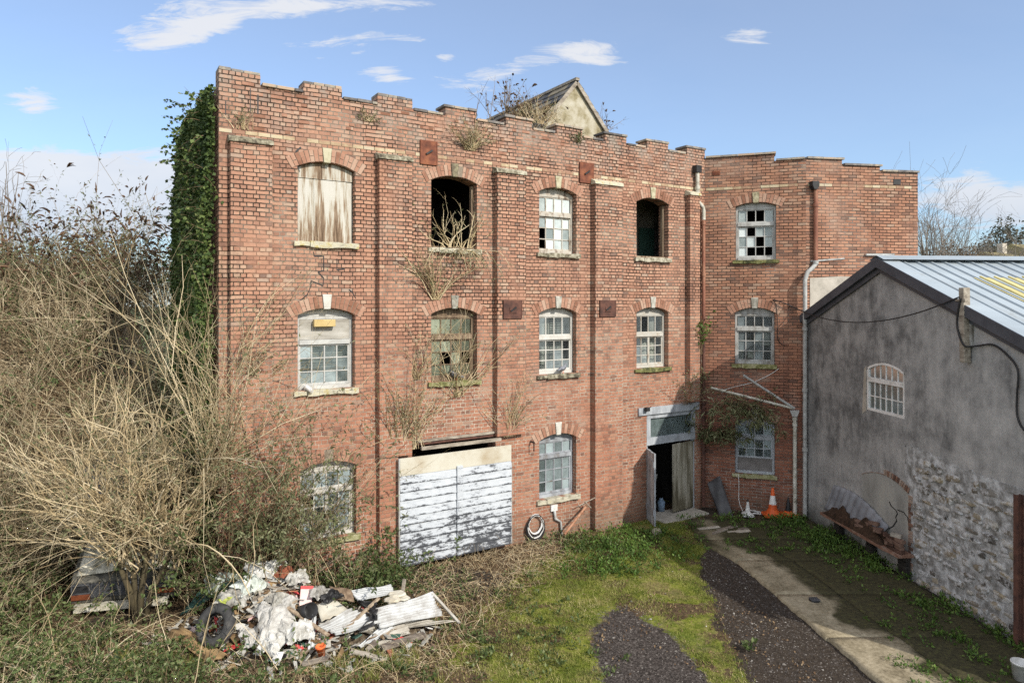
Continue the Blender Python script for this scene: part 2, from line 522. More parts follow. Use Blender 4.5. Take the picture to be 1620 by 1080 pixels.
M['white_plastic'] = simple('dirty_white_plastic', [(0.25, (0.34, 0.33, 0.30)), (0.5, (0.66, 0.66, 0.65)), (0.8, (0.78, 0.78, 0.78))], 5, 0.45, 0.2)
M['yellow_lamp'] = simple('yellowed_lamp_case', [(0.3, (0.40, 0.29, 0.11)), (0.7, (0.54, 0.42, 0.20))], 5, 0.5)
M['grime_panel'] = simple('grey_boarding', [(0.28, (0.12, 0.10, 0.085)), (0.46, (0.31, 0.295, 0.26)), (0.7, (0.46, 0.445, 0.41))], 3, 0.85, 0.4, 0.004, 6, stretch=(0.6, 1, 2.2))
M['ply'] = simple('brown_board', [(0.3, (0.13, 0.08, 0.04)), (0.55, (0.27, 0.18, 0.09)), (0.8, (0.38, 0.27, 0.14))], 4, 0.9, 0.3)
M['steel_grey'] = simple('grey_metal_trim', [(0.3, (0.045, 0.052, 0.065)), (0.7, (0.075, 0.083, 0.10))], 3, 0.5, 0.1)
M['sheet_dark'] = simple('dark_felt_sheet', [(0.3, (0.05, 0.05, 0.055)), (0.7, (0.11, 0.11, 0.115))], 3, 0.8, 0.3)
M['grey_iron'] = simple('grey_corrugated_iron', [(0.3, (0.13, 0.135, 0.15)), (0.7, (0.25, 0.26, 0.285))], 3, 0.6, 0.2)
M['pigeon'] = simple('pigeon_grey', [(0.3, (0.09, 0.095, 0.11)), (0.6, (0.22, 0.23, 0.26)), (0.8, (0.4, 0.41, 0.43))], 14, 0.8)
M['curtain'] = simple('net_curtain', [(0.3, (0.40, 0.40, 0.36)), (0.7, (0.66, 0.66, 0.62))], 3, 0.9, stretch=(9, 9, 0.3))
M['blind'] = simple('slatted_blind', [(0.3, (0.36, 0.38, 0.36)), (0.7, (0.58, 0.6, 0.57))], 3, 0.8)
M['lampshade'] = simple('straw_lampshade', [(0.3, (0.40, 0.24, 0.08)), (0.7, (0.6, 0.42, 0.18))], 6, 0.8)


def mat_board():
    t = NT('peeling_white_shutter')
    g = t.noise(2.6, 7.0, 0.68, vec=t.map(scale=(5, 5, 0.45)))
    x, y, z = t.xyz()
    low = t.rng(z, 6.8, 7.9, 0.13, 0.0)
    top = t.rng(z, 8.02, 8.06, 0.0, 0.09)
    f = t.math('SUBTRACT', t.math('SUBTRACT', g, low), top)
    c = t.ramp(f, [(0.24, (0.085, 0.055, 0.035)), (0.36, (0.24, 0.17, 0.115)), (0.43, (0.38, 0.345, 0.28)), (0.5, (0.47, 0.455, 0.41)), (0.8, (0.53, 0.515, 0.475))])
    return t.done(c, 0.85, t.bump(g, 0.5, 0.006), 0.2)


M['board'] = mat_board()


def mat_garage(gz=0.1, bh=0.16):
    t = NT('peeling_garage_paint')
    x, y, z = t.xyz()
    n1 = t.noise(8.0, 10.0, 0.8, vec=t.map(scale=(0.55, 1, 1.6)))
    n2 = t.noise(1.3, 3.0, 0.5, vec=t.map(loc=(3, 1, 3)))
    f = t.math('ADD', n1, t.math('MULTIPLY', t.math('SUBTRACT', n2, 0.5), 0.35))
    f = t.math('ADD', f, t.rng(z, 0.1, 1.7, -0.125, 0.05, smooth=False))
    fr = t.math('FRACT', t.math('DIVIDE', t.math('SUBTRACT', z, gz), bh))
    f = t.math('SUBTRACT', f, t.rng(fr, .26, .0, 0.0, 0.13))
    c = t.ramp(f, [(0.0, (0.025, 0.028, 0.035)), (0.405, (0.055, 0.06, 0.07)), (0.43, (0.2, 0.21, 0.23)), (0.455, (0.40, 0.43, 0.47)), (0.7, (0.52, 0.55, 0.585))])
    h = t.rng(f, 0.40, 0.46)
    return t.done(c, 0.7, t.bump(h, 0.5, 0.004), 0.3)


M['garage_top'] = simple('stained_cream_panel', [(0.25, (0.36, 0.30, 0.21)), (0.5, (0.49, 0.465, 0.39)), (0.8, (0.54, 0.525, 0.46))], 2, 0.8, 0.2)


def mat_door():
    t = NT('weathered_door')
    g = t.noise(1.6, 7.0, 0.65, vec=t.map(scale=(3.5, 3.5, 0.5)))
    x, y, z = t.xyz()
    f = t.math('SUBTRACT', g, t.rng(z, 0.2, 1.0, 0.10, 0.0))
    c = t.ramp(f, [(0.25, (0.05, 0.045, 0.03)), (0.4, (0.14, 0.125, 0.085)), (0.52, (0.30, 0.28, 0.22)), (0.7, (0.46, 0.44, 0.38))])
    return t.done(c, 0.85, t.bump(g, 0.4, 0.004), 0.2)


M['door'] = mat_door()


def mat_glass(name, c0, c1, cover, rough=0.12):
    """dusty glass: part clear, part film of grime"""
    t = NT(name)
    nz = t.noise(5.0, 5.0, 0.6)
    r = t.attr('rnd')
    f = t.math('ADD', t.math('MULTIPLY', t.math('SUBTRACT', nz, 0.5), 0.7), t.math('MULTIPLY', r, 1.0))
    col = t.ramp(f, [(0.0, c0), (1.0, c1)])
    film = t.n('ShaderNodeBsdfPrincipled', {'Base Color': col, 'Roughness': 0.5, 'Specular IOR Level': 0.4}).outputs[0]
    clear = t.n('ShaderNodeMixShader', {0: t.n('ShaderNodeFresnel', {'IOR': 1.5}).outputs[0],
                1: t.n('ShaderNodeBsdfTransparent', {'Color': (0.86, 0.9, 0.88)}).outputs[0],
                2: t.n('ShaderNodeBsdfGlossy', {'Roughness': rough}).outputs[0]}).outputs[0]
    cf = t.math('ADD', cover, t.math('MULTIPLY', t.math('SUBTRACT', f, 0.5), 0.5), True)
    mx = t.n('ShaderNodeMixShader', {0: cf, 1: clear, 2: film}).outputs[0]
    t.t.links.new(mx, t.out.inputs[0])
    return t.m


M['glass_pale'] = mat_glass('whitened_glass', (0.28, 0.34, 0.34), (0.62, 0.68, 0.68), 0.92)
M['glass_dusty'] = mat_glass('dusty_glass', (0.12, 0.16, 0.16), (0.38, 0.46, 0.48), 0.55)
M['glass_moss'] = mat_glass('green_filmed_glass', (0.10, 0.12, 0.08), (0.34, 0.38, 0.28), 0.6)
M['glass_clear'] = mat_glass('window_glass', (0.10, 0.12, 0.13), (0.3, 0.36, 0.38), 0.30, 0.3)


def mat_render():
    t = NT('dark_grey_render')
    x, y, z = t.xyz()
    a = t.noise(1.5, 9.0, 0.74)
    b = t.noise(3.4, 9.0, 0.76, vec=t.map(scale=(1, 1, 0.3), loc=(3, 3, 3)))
    f = t.math('ADD', t.math('MULTIPLY', a, 0.62), t.math('MULTIPLY', b, 0.38))
    f = t.math('ADD', f, t.rng(z, 0.4, 3.2, 0.10, 0.0))
    f = t.math('ADD', f, t.rng(x, 2.0, 6.0, -0.02, 0.05))
    c = t.ramp(f, [(0.36, (0.085, 0.086, 0.088)), (0.44, (0.165, 0.166, 0.167)), (0.52, (0.285, 0.285, 0.284)), (0.66, (0.44, 0.436, 0.428))])
    c = t.mix(t.rng(t.noise(30.0, 3.0, 0.7), 0.62, 0.75, 0, 0.35), c, (0.4, 0.39, 0.37))
    gr = t.math('MULTIPLY', t.rng(t.math('ADD', z, t.math('MULTIPLY', a, 0.6)), 0.3, 1.0, 1, 0), 0.7)
    c = t.mix(gr, c, (0.05, 0.055, 0.04))
    return t.done(c, 0.92, t.bump(t.noise(45.0, 4.0, 0.7), 0.7, 0.01), 0.2)


M['render'] = mat_render()


def mat_stonework():
    t = NT('rubble_stone')
    nz = t.noise(7.0, 6.0, 0.65)
    r = t.attr('rnd')
    c = t.ramp(r, [(0.0, (0.085, 0.08, 0.075)), (0.2, (0.18, 0.16, 0.135)), (0.45, (0.29, 0.24, 0.17)), (0.6, (0.22, 0.215, 0.21)), (0.8, (0.38, 0.32, 0.22)), (1.0, (0.44, 0.42, 0.38))])
    c = t.mix(t.rng(nz, 0.35, 0.7), t.mix(1.0, c, (0.55, 0.54, 0.52), 'MULTIPLY'), c)
    w = t.rng(t.noise(4.6, 7.0, 0.75, vec=t.map(loc=(5, 1, 1))), 0.45, 0.57)
    c = t.mix(t.math('MULTIPLY', w, 0.78), c, (0.53, 0.54, 0.55))
    return t.done(c, 0.92, t.bump(nz, 0.6, 0.012), 0.2)


M['rubble_stone'] = mat_stonework()
M['lime'] = simple('flaking_lime_wash', [(0.32, (0.12, 0.115, 0.105)), (0.47, (0.26, 0.26, 0.258)), (0.64, (0.54, 0.555, 0.57))], 5, 0.95, 0.8, 0.015, 7)
M['cement'] = simple('cement_patch', [(0.25, (0.22, 0.20, 0.17)), (0.5, (0.38, 0.35, 0.30)), (0.75, (0.50, 0.46, 0.40))], 3, 0.92, 0.4, 0.006, 6)
M['plaster_pale'] = simple('pale_plaster', [(0.25, (0.17, 0.165, 0.15)), (0.5, (0.30, 0.30, 0.285)), (0.75, (0.40, 0.39, 0.35))], 2, 0.92, 0.3, 0.006, 6, stretch=(1, 1, 0.4))
M['gable'] = simple('mossy_cement_render', [(0.28, (0.10, 0.085, 0.05)), (0.42, (0.26, 0.225, 0.14)), (0.55, (0.38, 0.35, 0.27)), (0.75, (0.48, 0.46, 0.39))], 3, 0.92, 0.6, 0.01, 8)
M['slate'] = simple('roof_slate', [(0.3, (0.05, 0.05, 0.055)), (0.55, (0.11, 0.105, 0.10)), (0.75, (0.20, 0.17, 0.12))], 5, 0.8, 0.5, 0.01, usernd=0.7)


def mat_metalroof():
    t = NT('pale_metal_sheeting')
    d = t.noise(0.8, 5.0, 0.6, vec=t.map(scale=(1, 0.3, 0.3)))
    c = t.ramp(d, [(0.3, (0.25, 0.29, 0.32)), (0.55, (0.33, 0.38, 0.415)), (0.75, (0.385, 0.435, 0.47))])
    c = t.mix(t.rng(t.noise(3.0, 8.0, 0.75), 0.55, 0.72, 0, 0.55), c, (0.20, 0.20, 0.17))
    c = t.mix(t.rng(t.noise(1.2, 6.0, 0.7, vec=t.map(scale=(.25, 3, 1))), 0.5, 0.7, 0, 0.4), c, (0.26, 0.27, 0.27))
    return t.done(c, 0.5, None, 0.4)


M['metal_roof'] = mat_metalroof()
M['skylight'] = simple('yellowed_rooflight', [(0.3, (0.42, 0.35, 0.13)), (0.6, (0.58, 0.51, 0.24)), (0.8, (0.62, 0.58, 0.34))], 3, 0.5, 0.1)
M['corr_white'] = simple('white_corrugated_sheet', [(0.22, (0.16, 0.14, 0.12)), (0.36, (0.36, 0.36, 0.35)), (0.5, (0.47, 0.485, 0.49)), (0.8, (0.54, 0.555, 0.57))], 3, 0.55, 0.15, 0.003, 6)
M['corr_dirty'] = simple('dirty_corrugated_sheet', [(0.22, (0.12, 0.095, 0.07)), (0.42, (0.28, 0.255, 0.215)), (0.6, (0.41, 0.39, 0.345)), (0.8, (0.50, 0.49, 0.45))], 3, 0.65, 0.2, 0.003, 6)
M['sack'] = simple('dirty_white_film', [(0.25, (0.20, 0.19, 0.17)), (0.42, (0.33, 0.32, 0.285)), (0.6, (0.46, 0.455, 0.43)), (0.8, (0.55, 0.55, 0.53))], 5, 0.4, 0.3, 0.006, 6)
M['sack_grey'] = simple('grey_dusty_film', [(0.28, (0.20, 0.19, 0.17)), (0.48, (0.41, 0.40, 0.375)), (0.8, (0.53, 0.52, 0.50))], 5, 0.5, 0.3, 0.006, 6)
M['sack_green'] = simple('greenish_film', [(0.25, (0.10, 0.12, 0.10)), (0.5, (0.38, 0.42, 0.38)), (0.8, (0.62, 0.66, 0.62))], 6, 0.4, 0.3, 0.006, 6)
M['rust_cloth'] = simple('faded_rust_cloth', [(0.3, (0.18, 0.055, 0.03)), (0.7, (0.32, 0.12, 0.07))], 5, 0.9)
M['lime_bag'] = simple('lime_plastic', [(0.3, (0.22, 0.27, 0.05)), (0.7, (0.38, 0.43, 0.10))], 5, 0.45)
M['pink'] = simple('faded_pink_card', [(0.3, (0.56, 0.36, 0.34)), (0.7, (0.70, 0.56, 0.54))], 4, 0.7)
M['red_print'] = simple('red_print', [(0.3, (0.5, 0.05, 0.05)), (0.7, (0.66, 0.10, 0.10))], 4, 0.7)
M['netting'] = simple('green_netting', [(0.3, (0.02, 0.05, 0.045)), (0.7, (0.05, 0.12, 0.10))], 6, 0.7)
M['van_white'] = simple('mossy_van_paint', [(0.28, (0.08, 0.08, 0.045)), (0.4, (0.34, 0.32, 0.25)), (0.55, (0.56, 0.54, 0.46)), (0.8, (0.62, 0.60, 0.53))], 5, 0.6, 0.3, 0.004, 7)
M['van_dark'] = simple('grimy_van_side', [(0.3, (0.025, 0.025, 0.02)), (0.55, (0.075, 0.072, 0.06)), (0.8, (0.19, 0.18, 0.15))], 4, 0.7, 0.3, 0.004, 7)
M['van_grey'] = simple('faded_grey_plastic', [(0.3, (0.035, 0.037, 0.042)), (0.7, (0.085, 0.088, 0.095))], 4, 0.7)
M['van_glass'] = simple('dusty_windscreen', [(0.3, (0.03, 0.035, 0.042)), (0.7, (0.08, 0.09, 0.105))], 2, 0.25, 0.1, spec=0.5)
M['amber'] = simple('amber_lens', [(0.3, (0.10, 0.03, 0.015)), (0.7, (0.17, 0.055, 0.025))], 5, 0.3)


def mat_plant(name, stops, rough=0.6, trans=0.25, spec=0.3, bigk=0.9):
    t = NT(name)
    r = t.attr('rnd')
    big = t.noise(0.9, 3.0, 0.6)
    f = t.math('ADD', t.math('MULTIPLY', r, 0.75), t.math('MULTIPLY', t.math('SUBTRACT', big, 0.40), bigk), True)
    c = t.ramp(f, stops)
    d = t.n('ShaderNodeBsdfPrincipled', {'Base Color': c, 'Roughness': rough, 'Specular IOR Level': spec}).outputs[0]
    if trans:
        tr = t.n('ShaderNodeBsdfTranslucent', {'Color': c}).outputs[0]
        d = t.n('ShaderNodeMixShader', {0: trans, 1: d, 2: tr}).outputs[0]
    t.t.links.new(d, t.out.inputs[0])
    return t.m


M['ivy'] = mat_plant('ivy_leaf', [(0.0, (0.022, 0.042, 0.013)), (0.45, (0.055, 0.09, 0.024)), (0.8, (0.11, 0.15, 0.042)), (0.93, (0.21, 0.235, 0.09)), (1.0, (0.27, 0.20, 0.10))], 0.6, 0.15, 0.25)
M['leaf_grey'] = mat_plant('buddleia_leaf', [(0.0, (0.06, 0.075, 0.03)), (0.45, (0.14, 0.155, 0.07)), (0.8, (0.24, 0.25, 0.14)), (1.0, (0.38, 0.37, 0.25))])
M['leaf_green'] = mat_plant('bramble_leaf', [(0.0, (0.03, 0.05, 0.015)), (0.45, (0.075, 0.11, 0.032)), (0.8, (0.15, 0.185, 0.07)), (0.93, (0.25, 0.27, 0.15)), (1.0, (0.42, 0.42, 0.32))])
M['weed'] = mat_plant('weed_leaf', [(0.0, (0.03, 0.065, 0.012)), (0.5, (0.075, 0.14, 0.025)), (1.0, (0.16, 0.24, 0.05))])
M['dead_leaf'] = mat_plant('dead_leaf', [(0.0, (0.05, 0.03, 0.018)), (0.5, (0.14, 0.085, 0.045)), (0.85, (0.26, 0.18, 0.10)), (1.0, (0.42, 0.35, 0.24))], 0.8, 0.1)
M['straw'] = mat_plant('straw_stem', [(0.0, (0.24, 0.17, 0.09)), (0.35, (0.44, 0.345, 0.20)), (0.75, (0.60, 0.50, 0.33)), (1.0, (0.72, 0.63, 0.47))], 0.7, 0.0)
M['straw_dull'] = mat_plant('dull_straw_stem', [(0.0, (0.14, 0.10, 0.06)), (0.35, (0.31, 0.245, 0.15)), (0.75, (0.48, 0.395, 0.26)), (1.0, (0.62, 0.53, 0.38))], 0.8, 0.0, 0.3, 1.3)
M['stem_tan'] = mat_plant('tan_stem', [(0.0, (0.12, 0.08, 0.05)), (0.5, (0.26, 0.19, 0.11)), (1.0, (0.44, 0.35, 0.22))], 0.8, 0.0)
M['stem_brown'] = mat_plant('brown_stem', [(0.0, (0.07, 0.045, 0.028)), (0.5, (0.17, 0.115, 0.065)), (1.0, (0.33, 0.25, 0.15))], 0.8, 0.0)
M['seed'] = mat_plant('dry_seedhead', [(0.0, (0.035, 0.022, 0.015)), (0.5, (0.085, 0.05, 0.03)), (1.0, (0.17, 0.10, 0.06))], 0.9, 0.0)
M['bark'] = simple('bark', [(0.3, (0.03, 0.024, 0.016)), (0.6, (0.08, 0.065, 0.035)), (0.8, (0.15, 0.12, 0.06))], 8, 0.9, 0.8, 0.01, stretch=(1, 1, 0.3))
M['far_twig'] = simple('far_twig', [(0.3, (0.13, 0.11, 0.095)), (0.7, (0.26, 0.225, 0.19))], 2, 0.9)
M['far_leaf'] = mat_plant('far_foliage', [(0.0, (0.05, 0.055, 0.04)), (0.6, (0.10, 0.105, 0.075)), (1.0, (0.17, 0.155, 0.11))])
M['far_hedge'] = mat_plant('far_brush', [(0.0, (0.09, 0.065, 0.04)), (0.6, (0.19, 0.145, 0.09)), (1.0, (0.3, 0.24, 0.16))], 0.8, 0.1)
M['grass'] = mat_plant('grass_blade', [(0.0, (0.06, 0.085, 0.012)), (0.35, (0.13, 0.165, 0.025)), (0.65, (0.21, 0.225, 0.05)), (0.85, (0.31, 0.28, 0.10)), (1.0, (0.42, 0.36, 0.19))], 0.7, 0.2, 0.3, 1.8)
M['far_wall'] = simple('pale_house_wall', [(0.3, (0.42, 0.38, 0.32)), (0.7, (0.58, 0.54, 0.47))], 1, 0.9)
M['far_roof'] = simple('mossy_tiles', [(0.3, (0.16, 0.12, 0.07)), (0.7, (0.30, 0.27, 0.11))], 1.5, 0.9)


def mat_ground():
    t = NT('yard_ground')
    gs, so, li, gv = (t.attr(k) for k in ('grass', 'soil', 'litter', 'gravel'))
    n1 = t.noise(3.2, 7.0, 0.65); n2 = t.noise(16.0, 6.0, 0.7); n3 = t.noise(60.0, 3.0, 0.7)
    moss = t.ramp(t.math('ADD', t.math('MULTIPLY', n1, 0.6), t.math('MULTIPLY', n2, 0.4)),
                  [(0.32, (0.04, 0.05, 0.01)), (0.44, (0.095, 0.12, 0.016)), (0.54, (0.17, 0.19, 0.03)), (0.62, (0.25, 0.235, 0.075)), (0.75, (0.31, 0.26, 0.13))])
    earth = t.ramp(n2, [(0.3, (0.018, 0.014, 0.011)), (0.55, (0.048, 0.038, 0.03)), (0.8, (0.11, 0.085, 0.06))])
    leaf = t.ramp(t.math('ADD', t.math('MULTIPLY', n2, 0.7), t.math('MULTIPLY', n3, 0.3)),
                  [(0.32, (0.028, 0.02, 0.014)), (0.5, (0.085, 0.058, 0.035)), (0.65, (0.16, 0.115, 0.065)), (0.8, (0.28, 0.22, 0.14))])
    grit = t.ramp(t.n('ShaderNodeTexVoronoi', {'Vector': t.obj(), 'Scale': 42.0}).outputs['Color'],
                  [(0.1, (0.02, 0.017, 0.015)), (0.5, (0.05, 0.042, 0.038)), (0.85, (0.095, 0.082, 0.075)), (0.985, (0.22, 0.2, 0.18))])
    n4 = t.noise(7.0, 7.0, 0.75, vec=t.map(loc=(3, 8, 1)))
    def sharp(a, k=1.0): return t.rng(t.math('ADD', a, t.math('MULTIPLY', t.math('SUBTRACT', n4, 0.5), 1.5 * k)), 0.36, 0.62)
    dry = t.ramp(n2, [(0.3, (0.10, 0.075, 0.035)), (0.55, (0.21, 0.165, 0.08)), (0.8, (0.34, 0.28, 0.15))])
    moss = t.mix(t.rng(t.noise(1.7, 6.0, 0.7, vec=t.map(loc=(9, 2, 4))), 0.46, 0.62, 0, 0.75), moss, dry)
    moss = t.mix(t.rng(t.noise(0.9, 6.0, 0.7, vec=t.map(loc=(1, 5, 4))), 0.5, 0.66, 0, 0.7), moss, t.mix(1.0, moss, (0.42, 0.55, 0.5), 'MULTIPLY'))
    c = t.mix(sharp(gs), earth, moss)
    c = t.mix(sharp(li), c, leaf)
    c = t.mix(sharp(so, .7), c, earth)
    c = t.mix(sharp(gv, .9), c, grit)
    h = t.math('ADD', t.math('MULTIPLY', n2, 0.6), t.math('MULTIPLY', n3, 0.4))
    return t.done(c, 0.95, t.bump(h, 0.9, 0.03), 0.15)


M['ground'] = mat_ground()


def mat_concrete():
    t = NT('mossy_concrete')
    ms = t.attr('moss')
    n1 = t.noise(2.0, 7.0, 0.68); n2 = t.noise(14.0, 6.0, 0.7)
    c = t.ramp(t.math('ADD', t.math('MULTIPLY', n1, 0.55), t.math('MULTIPLY', n2, 0.45)),
               [(0.32, (0.07, 0.056, 0.036)), (0.43, (0.19, 0.16, 0.105)), (0.56, (0.33, 0.285, 0.20)), (0.72, (0.45, 0.40, 0.31))])
    g = t.ramp(n2, [(0.3, (0.022, 0.02, 0.012)), (0.55, (0.055, 0.05, 0.024)), (0.75, (0.10, 0.105, 0.03))])
    f = t.math('ADD', ms, t.math('MULTIPLY', t.math('SUBTRACT', n1, 0.5), 1.1), True)
    c = t.mix(t.rng(f, 0.25, 0.75), c, g)
    return t.done(c, 0.9, t.bump(n2, 0.6, 0.012), 0.25)


M['concrete'] = mat_concrete()


# ------------------------------------------------------------------ camera and light
cam = bpy.data.cameras.new('camera'); co = bpy.data.objects.new('camera', cam); COL.objects.link(co)
co.location = (0, 0, CAMZ); co.rotation_euler = (PI / 2, 0, 0)
cam.sensor_width = 36; cam.lens = F_PX / 1620 * 36; cam.shift_y = -(540 - HY) / 1620
cam.clip_start = 0.1; cam.clip_end = 3000
S.camera = co
K = 27200.0


def fpt(px):
    Y = K / (2560 - px)
    return ((px - HX) / F_PX * Y, Y)


FM = Frame(fpt(346), fpt(1115))
CORNER = (7.75, 18.0)
FA = Frame(fpt(1115), CORNER)
FB = Frame(CORNER, (10.96, 18.5))
FG = Frame(CORNER, (8.365, 11.155))


def circ(s0, s1, zs, zc):
    w = (s1 - s0) / 2; h = zc - zs
    R = (w * w + h * h) / (2 * h)
    return (s0 + s1) / 2, zc - R, R, math.asin(min(1, w / R))


def arc_pts(s0, s1, zs, zc, n=12):
    cx, cz, R, a = circ(s0, s1, zs, zc)
    return [(cx + R * math.sin(-a + 2 * a * i / n), cz + R * math.cos(-a + 2 * a * i / n)) for i in range(n + 1)]


def hole(s0, s1, z0, zs, zc):
    return [(s0, z0)] + arc_pts(s0, s1, zs, zc) + [(s1, z0)]


def wall_mesh(name, outer, holes, depth, mats, parent, t0=0.0):
    mb = MB()
    loops = [outer] + holes
    flat = [p for l in loops for p in l]
    tris = tessellate_polygon([[Vector((u, v, 0)) for u, v in l] for l in loops])
    n = len(flat)
    vs = [(u, t0, v) for u, v in flat] + [(u, t0 + depth, v) for u, v in flat]
    fs = []
    for t in tris:
        a, b, c = (Vector(flat[i]) for i in t)
        cr = (b - a).x * (c - a).y - (b - a).y * (c - a).x
        t = tuple(t) if cr > 0 else tuple(reversed(t))
        fs.append(t); fs.append(tuple(i + n for i in reversed(t)))
    b = 0
    for l in loops:
        k = len(l)
        for i in range(k):
            j = (i + 1) % k
            fs.append((b + i, b + i + n, b + j + n, b + j))
        b += k
    mb.add(vs, fs)
    o = mb.build(name, mats, parent)
    bm_fix(o)
    return o


def bm_fix(o):
    import bmesh
    bm = bmesh.new(); bm.from_mesh(o.data)
    bmesh.ops.recalc_face_normals(bm, faces=bm.faces)
    bm.to_mesh(o.data); bm.free()


def rough_box(mb, x0, x1, y0, y1, z0, z1, n=5, j=0.012):
    """a hand-dressed block: box split along x with uneven edges"""
    xs = [lerp(x0, x1, i / n) for i in range(n + 1)]
    vs = []
    for i, x in enumerate(xs):
        e = lambda: random.uniform(-j, j)
        vs += [(x + (e() * .6 if 0 < i < n else 0), y0 + abs(e()), z0 + e()), (x, y1, z0 + e() * .3), (x, y1, z1 + e() * .4), (x, y0 + abs(e()), z1 + e())]
    fs = [(3, 2, 1, 0)]
    for i in range(n):
        a, b = i * 4, i * 4 + 4
        for k in range(4):
            fs.append((a + k, a + (k + 1) % 4, b + (k + 1) % 4, b + k))
    b = n * 4
    fs.append((b, b + 1, b + 2, b + 3))
    mb.add(vs, fs)


def arch_part(parent, s0, s1, zs, zc, key, kw=0.15, gap=False, up=0.27, drop=0.02):
    cx, cz, R, a = circ(s0, s1, zs, zc)
    a2 = a + 0.1
    mb = MB(); mb.cur = 1
    n = 24; r1, r2 = R + 0.004, R + 0.235
    vs, fs = [], []
    for i in range(n + 1):
        an = -a2 + 2 * a2 * i / n
        for r in (r1, r2):
            vs.append((cx + r * math.sin(an), -0.002, cz + r * math.cos(an)))
    for i in range(n):
        fs.append((2 * i, 2 * i + 2, 2 * i + 3, 2 * i + 1))
    mb.add(vs, fs)
    mb.cur = 0
    kh = kw / 2 / R
    nb = max(4, round((a2 - kh) * R / 0.082))
    for sgn in (-1, 1):
        st = kh + (0.10 / R if (gap and sgn > 0) else 0.0)
        for i in range(nb):
            b0 = sgn * lerp(st, a2, i / nb); b1 = sgn * lerp(st, a2, (i + 1) / nb)
            b0, b1 = min(b0, b1) + 0.006 / R, max(b0, b1) - 0.006 / R
            mb.rnd = random.random()
            cuts = [(r1 + 0.004, r2)] if i % 2 else [(r1 + 0.004, (r1 + r2) / 2 - 0.004), ((r1 + r2) / 2 + 0.004, r2)]
            for ra, rb in cuts:
                pr = -0.008 - random.uniform(0, 0.008)
                jz = random.uniform(-0.006, 0.006)
                pts = [(ra, b0), (rb + jz, b0), (rb + jz, b1), (ra, b1)]
                mb.prism([(cx + r * math.sin(q), cz + r * math.cos(q)) for r, q in pts], lambda u, v, d: (u, d, v), pr, 0.06)
    o = mb.build('arch', [M['voussoir'], M['mortar']], parent)
    if key:
        kb = MB(); kb.rnd = random.random()
        zt = zc + up; zb = zc - drop
        kb.prism([(cx - kw * .42, zb), (cx + kw * .42, zb), (cx + kw * .62, zt), (cx - kw * .62, zt)], lambda u, v, d: (u, d, v), -0.035, 0.10)
        kb.build('keystone', M[key], o, bevel=0.012)
    return o


def sill_part(parent, s0, s1, z, mat='stone', ext=0.08, h=0.105):
    mb = MB(); mb.rnd = random.random()
    sp = lerp(s0, s1, random.uniform(0.12, 0.2))
    rough_box(mb, s0 - ext, sp - 0.004, -0.075, 0.14, z - h + .01, z - .004, 2, .014)
    rough_box(mb, sp + 0.004, s1 + ext * random.uniform(.7, 1.1), -0.085, 0.14, z - h, z, 7, .016)
    return mb.build('sill', M[mat], parent, bevel=0.008)


